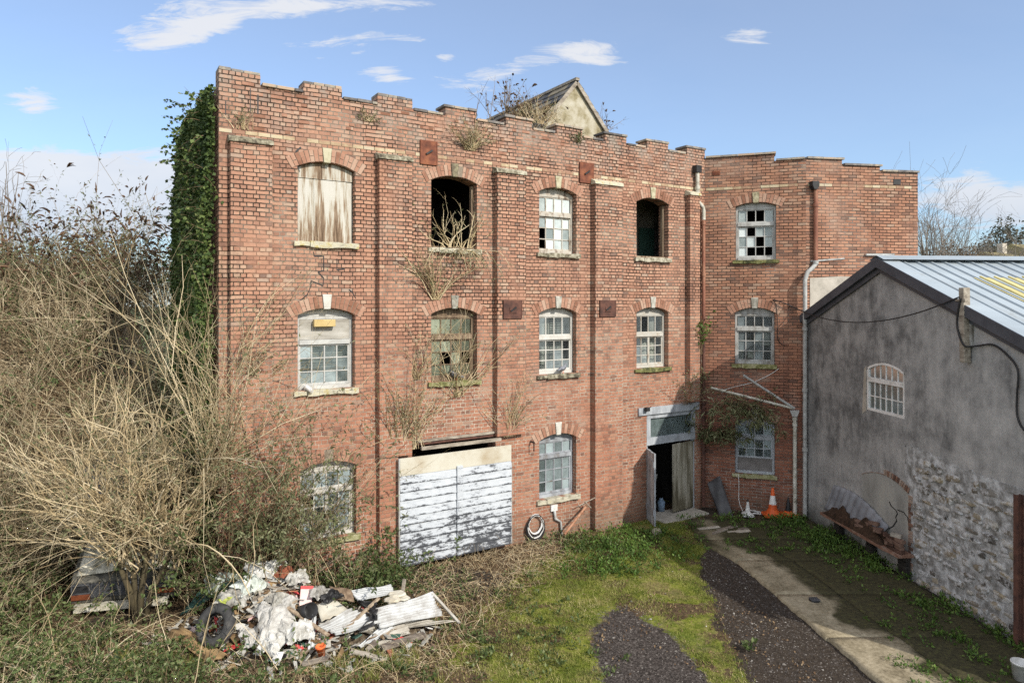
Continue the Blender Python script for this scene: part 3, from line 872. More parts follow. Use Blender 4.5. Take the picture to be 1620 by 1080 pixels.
def window(parent, s0, s1, z0, zs, zc, wood='white_wood', glass='glass_dusty', nu=4, nl=(4, 3), miss=(), missu=(), zt=None, head=None,
           back=None, casement=False, label=None, sill='stone', key='keystone', t=0.15, gap=False, lowpanel=None, frame=True, extra=None, drop=0.02):
    """an arched sash window set in its brick opening"""
    g = 0.012
    mb = MB()
    h0 = head if head is not None else zs - 0.03
    zt = zt if zt is not None else lerp(z0, h0, 0.66)
    a, b = s0 + 0.006, s1 - 0.006
    T0, T1 = t, t + 0.09
    mb.rnd = random.random()
    arc = [(u, v - 0.006) for u, v in arc_pts(a, b, zs, zc)]
    mb.prism([(a, h0)] + arc + [(b, h0)], lambda u, v, d: (u, d, v), T0 + .02, T1 - .02)          # boarded head
    mb.box(a, a + .055, T0, T1, z0 + .004, h0 - .002); mb.box(b - .055, b, T0, T1, z0 + .004, h0 - .002)
    mb.box(a + .057, b - .057, T0 + .005, T1, h0 - .055, h0 - .004)
    mb.box(a + .057, b - .057, T0 - .03, T1, z0 + .004, z0 + .075)
    mb.box(a + .057, b - .057, T0 - .025, T1 - .01, zt - .045, zt + .045)
    ia, ib = a + .057, b - .057
    lo = z0 + .077
    if lowpanel: lo = lowpanel
    hi_l, lo_u, hi_u = zt - .047, zt + .047, h0 - .057
    tb0, tb1 = T0 + .02, T0 + .055
    for i in range(1, nu):
        x = lerp(ia, ib, i / nu); mb.box(x - g, x + g, tb0, tb1, lo_u, hi_u)
    mb.box(ia, ib, tb0 + .002, tb1, lo_u, lo_u + .03); mb.box(ia, ib, tb0 + .002, tb1, hi_u - .025, hi_u)
    nx, nz = nl
    mb.box(ia, ib, tb0 + .002, tb1, lo, lo + .045); mb.box(ia, ib, tb0 + .002, tb1, hi_l - .035, hi_l)
    mb.box(ia, ia + .03, tb0 + .001, tb1 - .001, lo, hi_l); mb.box(ib - .03, ib, tb0 + .001, tb1 - .001, lo, hi_l)
    for i in range(1, nx):
        x = lerp(ia, ib, i / nx); w = g * (2.6 if casement and i == nx // 2 else 1)
        mb.box(x - w, x + w, tb0 - (.012 if w > g else 0), tb1, lo + .002, hi_l - .002)
    for k in range(1, nz):
        z = lerp(lo, hi_l, k / nz)
        for i in range(nx):
            mb.box(lerp(ia, ib, i / nx) + g, lerp(ia, ib, (i + 1) / nx) - g, tb0 + .003, tb1 - .003, z - g * .9, z + g * .9)
    if lowpanel:
        pass
    w = mb.build('window', M[wood], parent)
    tag(w, label)
    if lowpanel:
        lq = MB(); lq.box(ia, ib, tb0 + .006, tb1 + .01, z0 + .077, lowpanel - .002); lq.build('lower_panel', M['grime_dark'], w)
    pb = MB()
    def pane(x0, x1, za, zb):
        pb.rnd = random.random()
        e = lambda: random.uniform(-.004, .004)
        y = tb0 + .02
        pb.add([(x0, y + e(), za), (x1, y + e(), za), (x1, y + e(), zb), (x0, y + e(), zb)], [(0, 1, 2, 3)])
    for i in range(nu):
        if i in missu: continue
        pane(lerp(ia, ib, i / nu) + g, lerp(ia, ib, (i + 1) / nu) - g, lo_u + .002, hi_u - .002)
    for k in range(nz):
        for i in range(nx):
            if (i, k) in miss: continue
            pane(lerp(ia, ib, i / nx) + g, lerp(ia, ib, (i + 1) / nx) - g, lerp(lo, hi_l, k / nz) + g * .5, lerp(lo, hi_l, (k + 1) / nz) - g * .5)
    pb.build('glass', M[glass], w)
    sill_part(w, s0, s1, z0, sill)
    arch_part(w, s0, s1, zs, zc, key, gap=gap, drop=drop)
    tt = t + 0.2
    if back:
        for kind, u0, u1, v0, v1 in back:
            cb = MB(); x0, x1 = lerp(ia, ib, u0), lerp(ia, ib, u1); q0, q1 = lerp(lo, hi_u, v0), lerp(lo, hi_u, v1)
            if kind == 'blind':
                nsl = int((q1 - q0) / .055)
                for q in range(nsl):
                    zq = q1 - q * .055
                    cb.rnd = random.random()
                    cb.add([(x0, tt, zq), (x1, tt, zq + random.uniform(-.006, .006)), (x1, tt + .02, zq - .04), (x0, tt + .02, zq - .04)], [(0, 1, 2, 3)])
                cb.build('blind', M['blind'], w)
            elif kind == 'curtain':
                cb.grid(25, 6, lambda i, j: (lerp(x0, x1, i * (1 - .12 * (1 - j) * (1 - j))), tt + .04 + .025 * math.sin(i * 26 + j), lerp(q0, q1, j)))
                cb.build('curtain', M['curtain'], w, smooth=True)
            elif kind == 'shade':
                cb.lathe([(.10, q0), (.13, q0 + .01), (.10, q1)], 14, Matrix.Translation(((x0 + x1) / 2, tt + .2, 0)))
                cb.build('lampshade', M['lampshade'], w, smooth=True)
            elif kind == 'stuffed':
                cb.grid(8, 8, lambda i, j: (lerp(x0, x1, i), tt - .08 + .09 * mn.noise((i * 4 + u0 * 9, j * 4, v0 * 7)), lerp(q0, q1, j * (.7 + .3 * mn.noise((i * 3, 1, u0)) ))))
                cb.build('crumpled_film', M['sack'], w)
    return w


# ------------------------------------------------------------------ the brick mill
M['grime_dark'] = simple('dirty_blank_panel', [(0.3, (0.10, 0.09, 0.085)), (0.6, (0.2, 0.185, 0.18)), (0.8, (0.28, 0.265, 0.26))], 3, .7)
mill = empty('brick_mill', (FM.o.x, FM.o.y, 0), FM.ang,
             'three storey derelict red brick mill with battlemented parapet and rows of arched windows', 'mill')
s_ = FM.s
L = FM.len
ROW2 = (6.80, 8.235, 8.365); ROW1 = (3.94, 5.39, 5.52); ROW0 = (1.02, 2.40, 2.53)
WX = [(471, 561.3), (682, 754.7), (853, 911.8), (1007, 1057.3)]
WS = [(s_(a), s_(b)) for a, b in WX]
W01 = (s_(475), s_(563.7))
DOOR = (s_(1023), s_(1100)); GAR = (s_(652), s_(784))
ZM, ZC = 9.83, 9.64
merl = [(346, 412), (480, 541), (597.5, 652.5), (705, 753), (801, 842), (881, 921), (957, 991), (1024, 1057), (1087, 1115)]
outer = [(0, -0.4), (0, ZM)]
edges = []
for i, (a, b) in enumerate(merl):
    sa, sb = max(0, s_(a)), min(L, s_(b))
    if i: outer += [(sa, ZC), (sa, ZM)]
    if i < len(merl) - 1: outer += [(sb, ZM), (sb, ZC)]
    edges.append((sa, sb))
outer += [(L, ZM), (L, -0.4)]
holes = [hole(a, b, *ROW2) for a, b in WS] + [hole(a, b, *ROW1) for a, b in WS]
holes += [hole(*W01, *ROW0), hole(*WS[2], *ROW0)]
holes.append([(GAR[0], 0.02), (GAR[0], 2.64), (GAR[1], 2.64), (GAR[1], 0.02)])
holes.append([(DOOR[0], 0.03), (DOOR[0], 2.73), (DOOR[1], 2.73), (DOOR[1], 0.03)])
wall_mesh('wall', outer, holes, 0.36, M['brick'], mill)

# copings, block by block
cb = MB()
def coping_run(a, b, z, proj, cut=0.30):
    x = a
    while x < b - 0.05:
        e = min(b, x + cut * random.uniform(.85, 1.1))
        if b - e < .1: e = b
        cb.rnd = random.random()
        dz = random.uniform(-.008, .008); dt = random.uniform(-.008, .01)
        cb.box(x + .004, e - .004, -proj + dt, .36 + .03, z + .001 + dz * .2, z + .058 + dz)
        x = e
for i, (a, b) in enumerate(edges):
    if i >= 3: coping_run(a - .06, b + .02, ZM, .035)
    else: coping_run(a, b, ZM, .0, .22)
    if i < len(edges) - 1:
        coping_run(b + .025, edges[i + 1][0] - (.065 if i >= 2 else .01), ZC, .03 if i != 0 else .04)
cb.build('coping', M['coping'], mill, bevel=.008)
# loose bricks and gaps of the worn parapet face
lb = MB()
for k in range(150):
    x = random.uniform(0.1, L - .2); z = 8.8 + .08 * random.randint(0, 10)
    lb.rnd = random.random()
    lb.box(x, x + random.choice((.1, .21)), -random.uniform(.004, .014), .02, z + .012, z + .072)
lb.build('loose_brick', M['voussoir'], mill, bevel=.006)['kind'] = 'stuff'

M['band'] = simple('cream_brick_band', [(0.15, (0.28, 0.16, 0.11)), (0.42, (0.36, 0.27, 0.17)), (0.7, (0.47, 0.40, 0.27)), (0.9, (0.42, 0.36, 0.27))], 7, .9, .5, usernd=.7)
sc = MB()
for x0, x1 in ((0.0, s_(664)), (s_(692), s_(915)), (s_(939), L - .02)):
    x = x0
    while x < x1 - .03:
        e = min(x1, x + .225)
        sc.rnd = random.random() if random.random() > .22 else -.6
        sc.box(x + .005, e - .005, -.007 - random.uniform(0, .004), .03, 8.705, 8.772)
        x = e
    sc.build('string_course', M['band'], mill, bevel=.004); sc = MB()
sc.build('string_course', simple('cream_brick_band', [(0.15, (0.30, 0.19, 0.12)), (0.4, (0.56, 0.44, 0.27)), (0.7, (0.68, 0.58, 0.38)), (0.9, (0.60, 0.52, 0.38))], 5, .9, .5, usernd=.7), mill, bevel=.004)

pil = [(365, 431, -0.1, None), (600.5, 652, 2.5, 629), (787, 832, 2.66, None), (942, 985, -0.1, None), (1092, 1107.5, 2.98, None)]
for a, b, zb, lowb in pil:
    PJ = -.165
    sa, sb = s_(a, PJ), s_(b, PJ)
    p = MB(); p.box(sa, sb, PJ, .03, zb, 8.525)
    if lowb: p.box(sa + .015, s_(lowb, -.1), -.13, .03, -.1, zb - .002)
    po = p.build('pilaster', M['brick'], mill)
    c = MB(); c.rnd = random.random()
    n = 6
    for i in range(n):
        x0, x1 = lerp(sa - .03, sb + .02, i / n), lerp(sa - .03, sb + .02, (i + 1) / n)
        j = random.uniform(-.012, .012)
        c.prism([(-.2 + j, 8.527), (.0, 8.527), (.0, 8.665), (-.03, 8.665), (-.185 + j, 8.60 + j)], lambda u, v, d: (d, u, v), x0 + .001, x1)
    c.build('pilaster_cap', M['stone'], po)
ch = MB(); ch.box(s_(652), s_(785), -.03, .05, 2.645, 2.70)
ch.build('lintel', M['rust_dark'], mill)

# upper row
def opening_frame(parent, s0, s1, z0, zs, zc, label, key, gap=False, sill='stone'):
    mb = MB()
    a, b = s0 + .008, s1 - .008
    mb.box(a, b, .10, .2, z0 + .003, z0 + .05)
    mb.box(b - .05, b, .15, .24, z0 + .052, zs - .02)
    w = mb.build('window', M['brown_wood'], parent); tag(w, label)
    sill_part(w, s0, s1, z0, sill); arch_part(w, s0, s1, zs, zc, key, gap=gap)
    return w

s0, s1 = WS[0]
z0, zs, zc = ROW2
mb = MB()
mb.box(s0 + .01, s0 + .30, .12, .15, z0 + .01, 8.03); mb.box(s0 + .304, s0 + .34, .125, .15, z0 + .01, 8.03)
mb.box(s0 + .344, s1 - .14, .12, .15, z0 + .01, 8.03); mb.box(s1 - .136, s1 - .01, .128, .155, z0 + .01, 8.03)
mb.rnd = .1
mb.prism([(s0 + .01, 8.04)] + [(u, v - .008) for u, v in arc_pts(s0 + .01, s1 - .01, zs, zc)] + [(s1 - .01, 8.04)], lambda u, v, d: (u, d, v), .105, .14)
w = mb.build('window', M['board'], mill); tag(w, 'window boarded over with peeling white shutter')
sill_part(w, s0, s1, z0); arch_part(w, s0, s1, zs, zc, 'keystone_dark')
opening_frame(mill, *WS[1], *ROW2, 'unglazed dark opening with keystone slipped aside', 'keystone_dark', True)
window(mill, *WS[2], *ROW2, wood='white_wood', glass='glass_pale', miss=((0, 0), (0, 1)), label='white window with whitened panes, two missing', key='keystone_dark')
opening_frame(mill, *WS[3], *ROW2, 'unglazed opening showing green door inside', 'keystone_dark')
# middle row
w = window(mill, *WS[0], *ROW1, wood='grey_wood', glass='glass_dusty', nu=1, missu=(0,), zt=4.86, label='window with boarded head and yellow lamp',
           back=[('blind', 0, .98, .22, .62), ('stuffed', .05, .45, .0, .22), ('stuffed', .5, .8, .0, .25)])
pb = MB(); a, b = WS[0]
pb.box(a + .066, b - .066, .155, .165, 4.91, 5.30)
pb.build('head_board', M['grime_panel'], w)
lp = MB(); lx = (a + b) / 2 - .03
lp.box(lx - .21, lx + .21, .02, .12, 5.16, 5.30)
lpo = lp.build('lamp_case', M['yellow_lamp'], w, bevel=.01)
lb2 = MB(); lb2.box(lx - .25, lx - .212, .05, .11, 5.2, 5.26); lb2.box(lx + .212, lx + .25, .05, .11, 5.2, 5.26); lb2.box(lx - .05, lx + .05, .122, .16, 5.18, 5.28)
window(mill, *WS[1], *ROW1, wood='brown_wood', glass='glass_moss', zt=4.88, label='mouldy brown window under dead creeper', miss=((3, 1), (1, 1)), sill='stone_moss',
       back=[('shade', .28, .5, .5, .62), ('curtain', 0, .2, .1, .6)])
window(mill, *WS[2], *ROW1, wood='white_wood', glass='glass_clear', zt=4.80, label='white window with slatted blinds and pigeon',
       back=[('blind', 0, .3, .0, 1), ('blind', .5, .95, .0, .98), ('curtain', .25, .52, .0, .98)])
window(mill, *WS[3], *ROW1, wood='white_wood', glass='glass_clear', zt=4.80, casement=True, sill='stone_moss', label='white casement window with net curtain',
       back=[('curtain', .5, 1, .0, .6), ('curtain', .0, .12, .65, 1), ('curtain', .75, 1, .6, 1), ('stuffed', .15, .45, .0, .14)])
# ground row
window(mill, *W01, *ROW0, wood='white_wood', glass='glass_dusty', zt=1.93, casement=True, miss=((0, 2),), label='overgrown ground floor window', sill='stone_moss', key=None)
window(mill, *WS[2], *ROW0, wood='blue_wood', glass='glass_dusty', zt=1.98, label='blue ground floor window above coiled hose', sill='stone', drop=.03)

# sliding garage doors hung on a rail outside the wall
gd = empty('garage_door', (0, 0, 0)); gd.parent = mill
tag(gd, 'peeling white sliding garage door')
T = -.235
ga, gb = s_(631.5, T), s_(809.5, T)
gz0, gz1 = FM.z(720, 878.5, T), FM.z(720, 714.5, T)
gm1, gm2 = s_(722, T), s_(731, T)
zp = gz1 - .36
nb = 11
M['garage'] = mat_garage(gz0, (zp - gz0) / nb)
for x0, x1 in ((ga + .02, gm1 - .003), (gm2 + .003, gb - .012)):
    lf = MB()
    for k in range(nb):
        za, zb = lerp(gz0, zp, k / nb), lerp(gz0, zp, (k + 1) / nb)
        lf.rnd = random.random()
        lf.prism([(T - .022, za + .002), (T + .03, za + .002), (T + .03, zb - .002), (T - .002, zb - .002)], lambda u, v, d: (d, u, v), x0, x1)
    lf.build('door_leaf', M['garage'], gd)
pn = MB(); pn.box(ga + .02, gb - .012, T - .006, T + .03, zp + .003, gz1)
pn.build('head_panel', M['garage_top'], gd)
fr = MB(); fr.box(gm1, gm2, T - .05, T + .03, gz0, zp + .06); fr.box(gm1 + .03, gm2 - .03, T - .065, T - .051, gz0 + .95, gz0 + 1.15)
fr.build('meeting_stile', M['garage'], gd)
ed = MB(); ed.box(ga - .01, ga + .018, T - .005, T + .05, gz0, gz1); ed.box(gb - .01, gb + .01, T - .004, T + .05, gz0, gz1 - .4)
ed.build('edge_strip', M['grey_wood'], gd)
rl = MB()
rl.bar((s_(668, T), T + .05, FM.z(668, 710, T)), (s_(794, T), T + .05, FM.z(794, 695, T)), .06, .065)
rl.bar((s_(656, -.06), -.02, FM.z(656, 698)), (s_(782), -.02, FM.z(782, 683)), .08, .05)
rl.build('door_rail', M['old_plank'], gd)

# entrance: transom light, one leaf thrown open, one leaf ajar
en = empty('entrance_door', (0, 0, 0)); en.parent = mill
tag(en, 'blue grey double door standing half open')
d0, d1 = DOOR
mb = MB()
mb.box(s_(1009), s_(1104), -.05, .2, 2.735, 2.93)
mb.box(d0 + .005, d0 + .14, .0, .14, 1.93, 2.73); mb.box(d1 - .1, d1 - .005, .0, .14, 1.93, 2.73)
mb.box(d0 + .142, d1 - .102, .01, .13, 1.93, 2.12); mb.box(d0 + .142, d1 - .102, .01, .13, 2.62, 2.728)
mb.box(d0 + .005, d0 + .06, .03, .14, .05, 1.925); mb.box(d1 - .05, d1 - .005, .03, .14, .05, 1.925)
mb.build('door_frame', M['blue_wood'], en)
gl = MB(); gl.rnd = .2; gl.box(d0 + .144, d1 - .104, .07, .074, 2.122, 2.618); gl.build('transom_light', M['glass_dusty'], en)
def leaf(name_mat, hinge, ang, w, h, z, lab):
    lf = empty('door_leaf', hinge, ang); lf.parent = en
    tag(lf, lab)
    b = MB()
    npl = 5
    for i in range(npl):
        b.rnd = random.random(); b.box(w * i / npl + .003, w * (i + 1) / npl - .003, -.02, .02, z, h - random.uniform(0, .012))
    b.box(.02, w - .02, -.04, -.021, z + .25, z + .40); b.box(.02, w - .02, -.04, -.021, h - .35, h - .2)
    b.build('boards', M[name_mat], lf)
    return lf
leaf('blue_wood', (d0 + .03, .02, 0), math.radians(-117), .72, 1.87, .06, 'grey door leaf thrown wide open')
lw = leaf('door', (d1 - .05, .05, 0), math.radians(186), .84, 1.88, .08, 'mossy brown door leaf slightly ajar')
pb = MB(); pb.box(s_(1030), s_(1100), -.5, .3, -.1, .045); pb.build('doorstep', M['cement'], en, bevel=.02)

# iron pattress plates
for (x0, x1, y0, y1), lab, mat in (((664, 691, 223, 261), 'tall rusty plate beside the string course', 'rust'), ((916, 938, 258, 290), 'rust red plate below the sixth merlon', 'rust'),
                              ((795.5, 825, 475, 504), 'dark rusty plate between middle windows', 'rust_dark'), ((948, 973, 475, 501), 'dark rusty plate right of the blinds window', 'rust_dark')):
    a, b = s_(x0), s_(x1); xm = (x0 + x1) / 2
    za, zb = FM.z(xm, y1), FM.z(xm, y0)
    q = -.166 if y0 > 400 else 0.0
    a, b = s_(x0, q), s_(x1, q); za, zb = FM.z(xm, y1, q), FM.z(xm, y0, q)
    p = MB(); p.box(a, b, -.035, .0, za, zb); p.box(a, a + .02, -.042, -.036, za, zb); p.box(b - .02, b, -.042, -.036, za, zb)
    if y0 > 400: p.box(lerp(a, b, .32), lerp(a, b, .68), -.05, -.036, lerp(za, zb, .3), lerp(za, zb, .62))
    po = tag(p.build('anchor_plate', M[mat], mill, bevel=.004), lab); po.location.y = q
    k = MB(); c = ((a + b) / 2, -.05, (za + zb) / 2)
    k.bar((c[0] - .07, -.055, c[2] - .04), (c[0] + .07, -.055, c[2] + .05), .03, .035); k.build('wedge', M['black'], po)

# shell behind the front
sh = MB(); sh.box(.02, .36, .362, 5.9, -.4, 9.62); sh.box(L - .36, L - .02, .362, 5.9, -.4, 9.2); sh.box(.4, L - .4, 5.5, 5.9, -.4, 9.4)
sh.build('side_wall', M['brick'], mill)
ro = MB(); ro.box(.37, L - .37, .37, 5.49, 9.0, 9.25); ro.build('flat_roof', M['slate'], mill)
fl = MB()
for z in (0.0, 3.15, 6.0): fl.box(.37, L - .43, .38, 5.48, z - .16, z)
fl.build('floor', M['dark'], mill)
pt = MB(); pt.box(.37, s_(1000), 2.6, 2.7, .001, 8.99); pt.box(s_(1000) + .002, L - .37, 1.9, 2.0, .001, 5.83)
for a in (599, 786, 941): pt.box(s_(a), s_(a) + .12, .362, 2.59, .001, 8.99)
pt.box(L - .42, L - .37, .37, 5.4, .001, 5.82)  # dark lining added so the doorway stays in shade
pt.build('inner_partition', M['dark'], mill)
# room seen through the right-hand opening
M['dark_brick_in'] = brick('dark_inner_brick', [(0.0, (0.02, 0.017, 0.016)), (0.5, (0.07, 0.055, 0.05)), (1.0, (0.13, 0.11, 0.10))], (0.1, 0.09, 0.08), (0.16, 0.15, 0.14), (3, 7), .1)  # darker, greyer brick for the inner pier
TD = 1.4
gx0, gx1, gzt = s_(1012, TD), s_(1037, TD), FM.z(1025, 361, TD)
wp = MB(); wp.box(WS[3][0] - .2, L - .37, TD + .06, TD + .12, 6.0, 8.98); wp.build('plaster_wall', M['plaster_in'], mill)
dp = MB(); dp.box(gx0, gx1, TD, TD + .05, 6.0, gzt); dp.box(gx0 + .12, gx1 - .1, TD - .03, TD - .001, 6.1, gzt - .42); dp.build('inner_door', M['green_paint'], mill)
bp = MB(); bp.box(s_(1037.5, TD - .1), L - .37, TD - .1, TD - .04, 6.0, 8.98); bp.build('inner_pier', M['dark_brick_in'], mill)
ps = MB(); ps.bar((WS[1][0] + .05, .9, 6.7), (WS[1][0] + .12, 1.1, 7.5), .05, .3); ps.build('pale_sheet', M['plaster_in'], mill)

# old gabled roof behind the parapet
TG = 1.3
pk = FM.at(910.5, 132, TG); rb = FM.at(960, 214, TG); lbp = FM.at(828, 222, TG)
slope = (pk[1] - rb[1]) / (rb[0] - pk[0])
base = 9.1
hw = (pk[1] - base) / slope
gb_ = MB()
gb_.prism([(pk[0] - hw, base), (pk[0] + hw, base), (pk[0] + .02, pk[1]), (pk[0] - .03, pk[1] - .02)], lambda u, v, d: (u, d, v), TG, TG + .2)
gb_.build('roof_gable', M['gable'], mill)
rs = MB()
NR = 13
for sd in (-1, 1):
    for r in range(NR):
        f0, f1 = r / NR, (r + 1) / NR
        y = TG - .08
        while y < TG + 6:
            e = y + random.uniform(.24, .3)
            hole_ = sd < 0 and .22 < f0 < .7 and y < TG + .5 and random.random() < .75
            if not hole_:
                rs.rnd = random.random()
                x0, x1 = pk[0] + sd * (hw + .12) * f0, pk[0] + sd * (hw + .12) * (f1 + .02)
                z0, z1 = pk[1] + .07 - (hw + .12) * f0 * slope, pk[1] + .07 - (hw + .12) * (f1 + .02) * slope
                k = random.uniform(0, .014)
                rs.add([(x0, y + .004, z0 + k), (x0, e, z0 + k), (x1 + sd * .02, e, z1 + .02 + k), (x1 + sd * .02, y + .004, z1 + .02 + k),
                        (x0, y + .004, z0 - .018), (x0, e, z0 - .018), (x1, e, z1 - .002), (x1, y + .004, z1 - .002)],
                       [(0, 1, 2, 3), (7, 6, 5, 4), (0, 3, 7, 4), (3, 2, 6, 7)])
            y = e
rs.build('slate_roof', M['slate'], mill)
rf = MB()
for k in range(10):
    y = TG + .22 + k * .6
    for sd in (-1, 1): rf.bar((pk[0], y, pk[1] - .03), (pk[0] + sd * hw, y, base - .03), .06, .09)
for sd in (-1, 1): rf.bar((pk[0] + sd * .01, TG - .06, pk[1] + .0), (pk[0] + sd * (hw + .05), TG - .06, base - .03), .04, .1)
rf.bar((pk[0], TG - .1, pk[1] + .09), (pk[0], TG + 6, pk[1] + .09), .12, .07)
rf.build('rafter', M['old_plank'], mill)['kind'] = 'stuff'

# downpipe at the joint with the extension
def pipe(name, F, parent, pts, r, mat, collars=(), lab=None, sides=10):
    b = MB(); b.tube(pts, r, sides)
    for c in collars:
        b.lathe([(r, c[2] - .045), (r * 1.3, c[2] - .04), (r * 1.3, c[2] + .04), (r, c[2] + .045)], sides, Matrix.Translation((c[0], c[1], 0)))
    o = b.build(name, M[mat], parent, smooth=True); tag(o, lab)
    m = o.modifiers.new('es', 'EDGE_SPLIT'); m.split_angle = math.radians(50)
    return o
x1, x2 = s_(1103.5, -.1), s_(1113, -.1)
hz = FM.z(1105, 268, -.1)
hp = MB(); hp.box(x1 - .1, x1 + .1, -.17, -.01, hz - .1, hz + .1)
hpo = hp.build('rainwater_head', M['black'], mill, bevel=.01)
pipe('downpipe', FM, mill, [(x1, -.1, hz - .1), (x1, -.1, 8.45), (x1 + .06, -.1, 8.35), (x2 - .03, -.1, 8.25), (x2, -.1, 8.15), (x2, -.1, 7.9)], .055, 'pipe_pale', [(x1, -.1, 8.75)], 'pale blue grey pipe elbow')
pipe('downpipe', FM, mill, [(x2, -.1, 7.88), (x2, -.1, 6.3), (x2, -.1, 5.0)], .05, 'pipe_rust', [(x2, -.1, 7.8), (x2, -.1, 6.4)])
pipe('downpipe', FM, mill, [(x2, -.1, 4.98), (x2, -.1, .1)], .05, 'rust_dark', [(x2, -.1, 4.9), (x2, -.1, 2.9)])

# cracks stepping through the joints
ck = MB()
for pts in (((476, 233), (468, 240), (466, 250), (470, 262), (474, 272)), ((496, 398), (497, 405), (512, 405), (512, 428), (503, 430), (512, 440), (511, 452), (492, 444), (492, 452), (486, 466), (472, 478)),
            ((533, 409), (533, 427), (545, 425)), ((552, 458), (557, 462), (563, 472)), ((345 + 12, 160), (345 + 12, 182)), ((408, 150), (408, 182)), ((396, 140), (396, 178))):
    for a, b in zip(pts, pts[1:]):
        p, q = FM.at(*a), FM.at(*b)
        ck.bar((p[0], -.001, p[1]), (q[0], -.001, q[1]), random.uniform(.008, .012), random.uniform(.014, .032))
ck.build('crack', M['black'], mill)
# fittings on the front
fl = MB(); p = FM.at(1023, 647, -.1)
fl.box(p[0] - .06, p[0] + .06, -.17, -.07, p[1] - .05, p[1] + .05); fl.bar((p[0], -.05, p[1]), (p[0] + .1, -.17, p[1] + .06), .02, .02)
tag(fl.build('floodlight', M['black'], mill, bevel=.01), 'small black floodlight over the door')
cc = MB(); p = FM.at(489, 612, -.1)
cc.lathe([(.0, 0), (.04, .0), (.045, .02), (.045, .2), (.035, .22)], 12, Matrix.Translation((p[0] - .03, .03, p[1])) @ Matrix.Rotation(math.radians(112), 4, 'X') @ Matrix.Rotation(math.radians(18), 4, 'Y'))
cc.box(p[0] - .05, p[0] - .01, .02, .12, 3.945, p[1] - .02)
tag(cc.build('security_camera', M['white_plastic'], mill, smooth=False), 'white bullet camera on the sill')
hk = MB(); p = FM.at(839, 698, 0); hk.bar((p[0], .0, p[1]), (p[0], -.16, p[1]), .03, .03); hk.bar((p[0], -.15, p[1]), (p[0] - .0, -.15, p[1] - .2), .02, .02)
hk.build('iron_bracket', M['black'], mill)
sb = MB(); p = FM.at(876.5, 803, -.03); sb.box(p[0] - .09, p[0] + .09, -.05, -.001, p[1] - .07, p[1] + .07); sb.box(p[0] - .02, p[0] + .06, -.06, -.051, p[1] - .02, p[1] + .02)
tag(sb.build('socket_box', M['white_plastic'], mill, bevel=.006), 'white weatherproof socket box')
pv = MB(); q = FM.at(889, 848, -.06); pv.tube([(p[0] + .01, -.04, p[1] - .07), (p[0] + .02, -.05, p[1] - .25), (q[0] - .03, -.05, q[1] + .35), (q[0], -.06, q[1] - .1)], [.035, .035, .03, .03], 8)
pv.build('conduit', M['pipe_grey'], mill, smooth=True)

# ------------------------------------------------------------------ the extension
ext = empty('brick_extension', (FA.o.x, FA.o.y, 0), FA.ang, 'darker red brick wing with stepped parapet between mill and grey building', 'building')
sA = FA.s
LA = FA.len
def ab(s, t, z):
    """place of a front-B point in the local axes of the extension"""
    w = FB.world(s, t, z) - FA.o
    return (w.dot(FA.d), w.dot(FA.n), z)
A_ROWS = [(FA.z(1196, 411), FA.z(1196, 325.6), FA.z(1196, 320)), (FA.z(1194, 576), FA.z(1194, 494.5), FA.z(1194, 486.5)), (FA.z(1194, 750), FA.z(1194, 668), FA.z(1194, 661))]
AX = [(1163.8, 1228), (1162.5, 1225.6), (1163, 1226)]
ztop = FA.z(1170, 247); zt2 = FA.z(1250, 253)
out = [(0, -.4), (0, ztop), (sA(1225), ztop), (sA(1225), zt2), (LA, zt2), (LA, -.4)]
hl = [hole(sA(a), sA(b), *r) for (a, b), r in zip(AX, A_ROWS)]
wall_mesh('wall', out, hl, .32, M['brick_ext'], ext)
LB = FB.s(1452)
zB = [(FB.s(1332), FB.z(1320, 252.5)), (FB.s(1392), FB.z(1360, 262.5)), (LB, FB.z(1420, 272.5))]
wb = empty('side_front', (LA, 0, 0), FB.ang - FA.ang); wb.parent = ext
out = [(0.0, -.4), (0.0, zB[0][1]), (zB[0][0], zB[0][1]), (zB[0][0], zB[1][1]), (zB[1][0], zB[1][1]), (zB[1][0], zB[2][1]), (LB, zB[2][1]), (LB, -.4)]
wall_mesh('brickwork', out, [], .32, M['brick_ext'], wb)
cp = MB()
def cop2(mb, a, b, z):
    x = a
    while x < b - .03:
        e = min(b, x + .42 * random.uniform(.9, 1.1)); mb.rnd = random.random()
        mb.box(x + .003, e - .003, -.05, .36, z + .001, z + .05 + random.uniform(-.004, .004)); x = e
cop2(cp, 0.02, sA(1225) + .04, ztop); cop2(cp, sA(1225) + .045, LA - .03, zt2)
cp.build('coping', M['coping'], ext)
cp = MB()
cop2(cp, .03, zB[0][0] + .05, zB[0][1]); cop2(cp, zB[0][0] + .055, zB[1][0] + .05, zB[1][1]); cop2(cp, zB[1][0] + .055, LB + .02, zB[2][1])
cp.build('coping', M['coping'], wb)
zs_ = FA.z(1200, 296)
def band(parent, a, b, z):
    q = MB(); x = a
    while x < b - .03:
        e = min(b, x + .235)
        if True:
            q.rnd = random.random() if random.random() > .12 else -.6; q.box(x + .005, e - .005, -.006 - random.uniform(0, .003), .03, z - .03, z + .04)
        x = e
    q.build('string_course', M['band'], parent, bevel=.004)
band(ext, .03, LA - .04, zs_); band(wb, .05, LB - .05, FB.z(1370, 295))
tb = MB(); tb.box(.0, LA, .33, 4.5, -.4, .0); tb.box(.02, LA - .02, .34, .4, 0.01, .02); tb.box(.0, LA + 2.5, 2.2, 2.3, 0, 8.8); tb.build('inner_wall', M['dark'], ext)
rt = MB(); rt.box(.0, LA + .1, .33, 5.5, 8.75, 8.9); rt.build('flat_roof', M['slate'], ext)
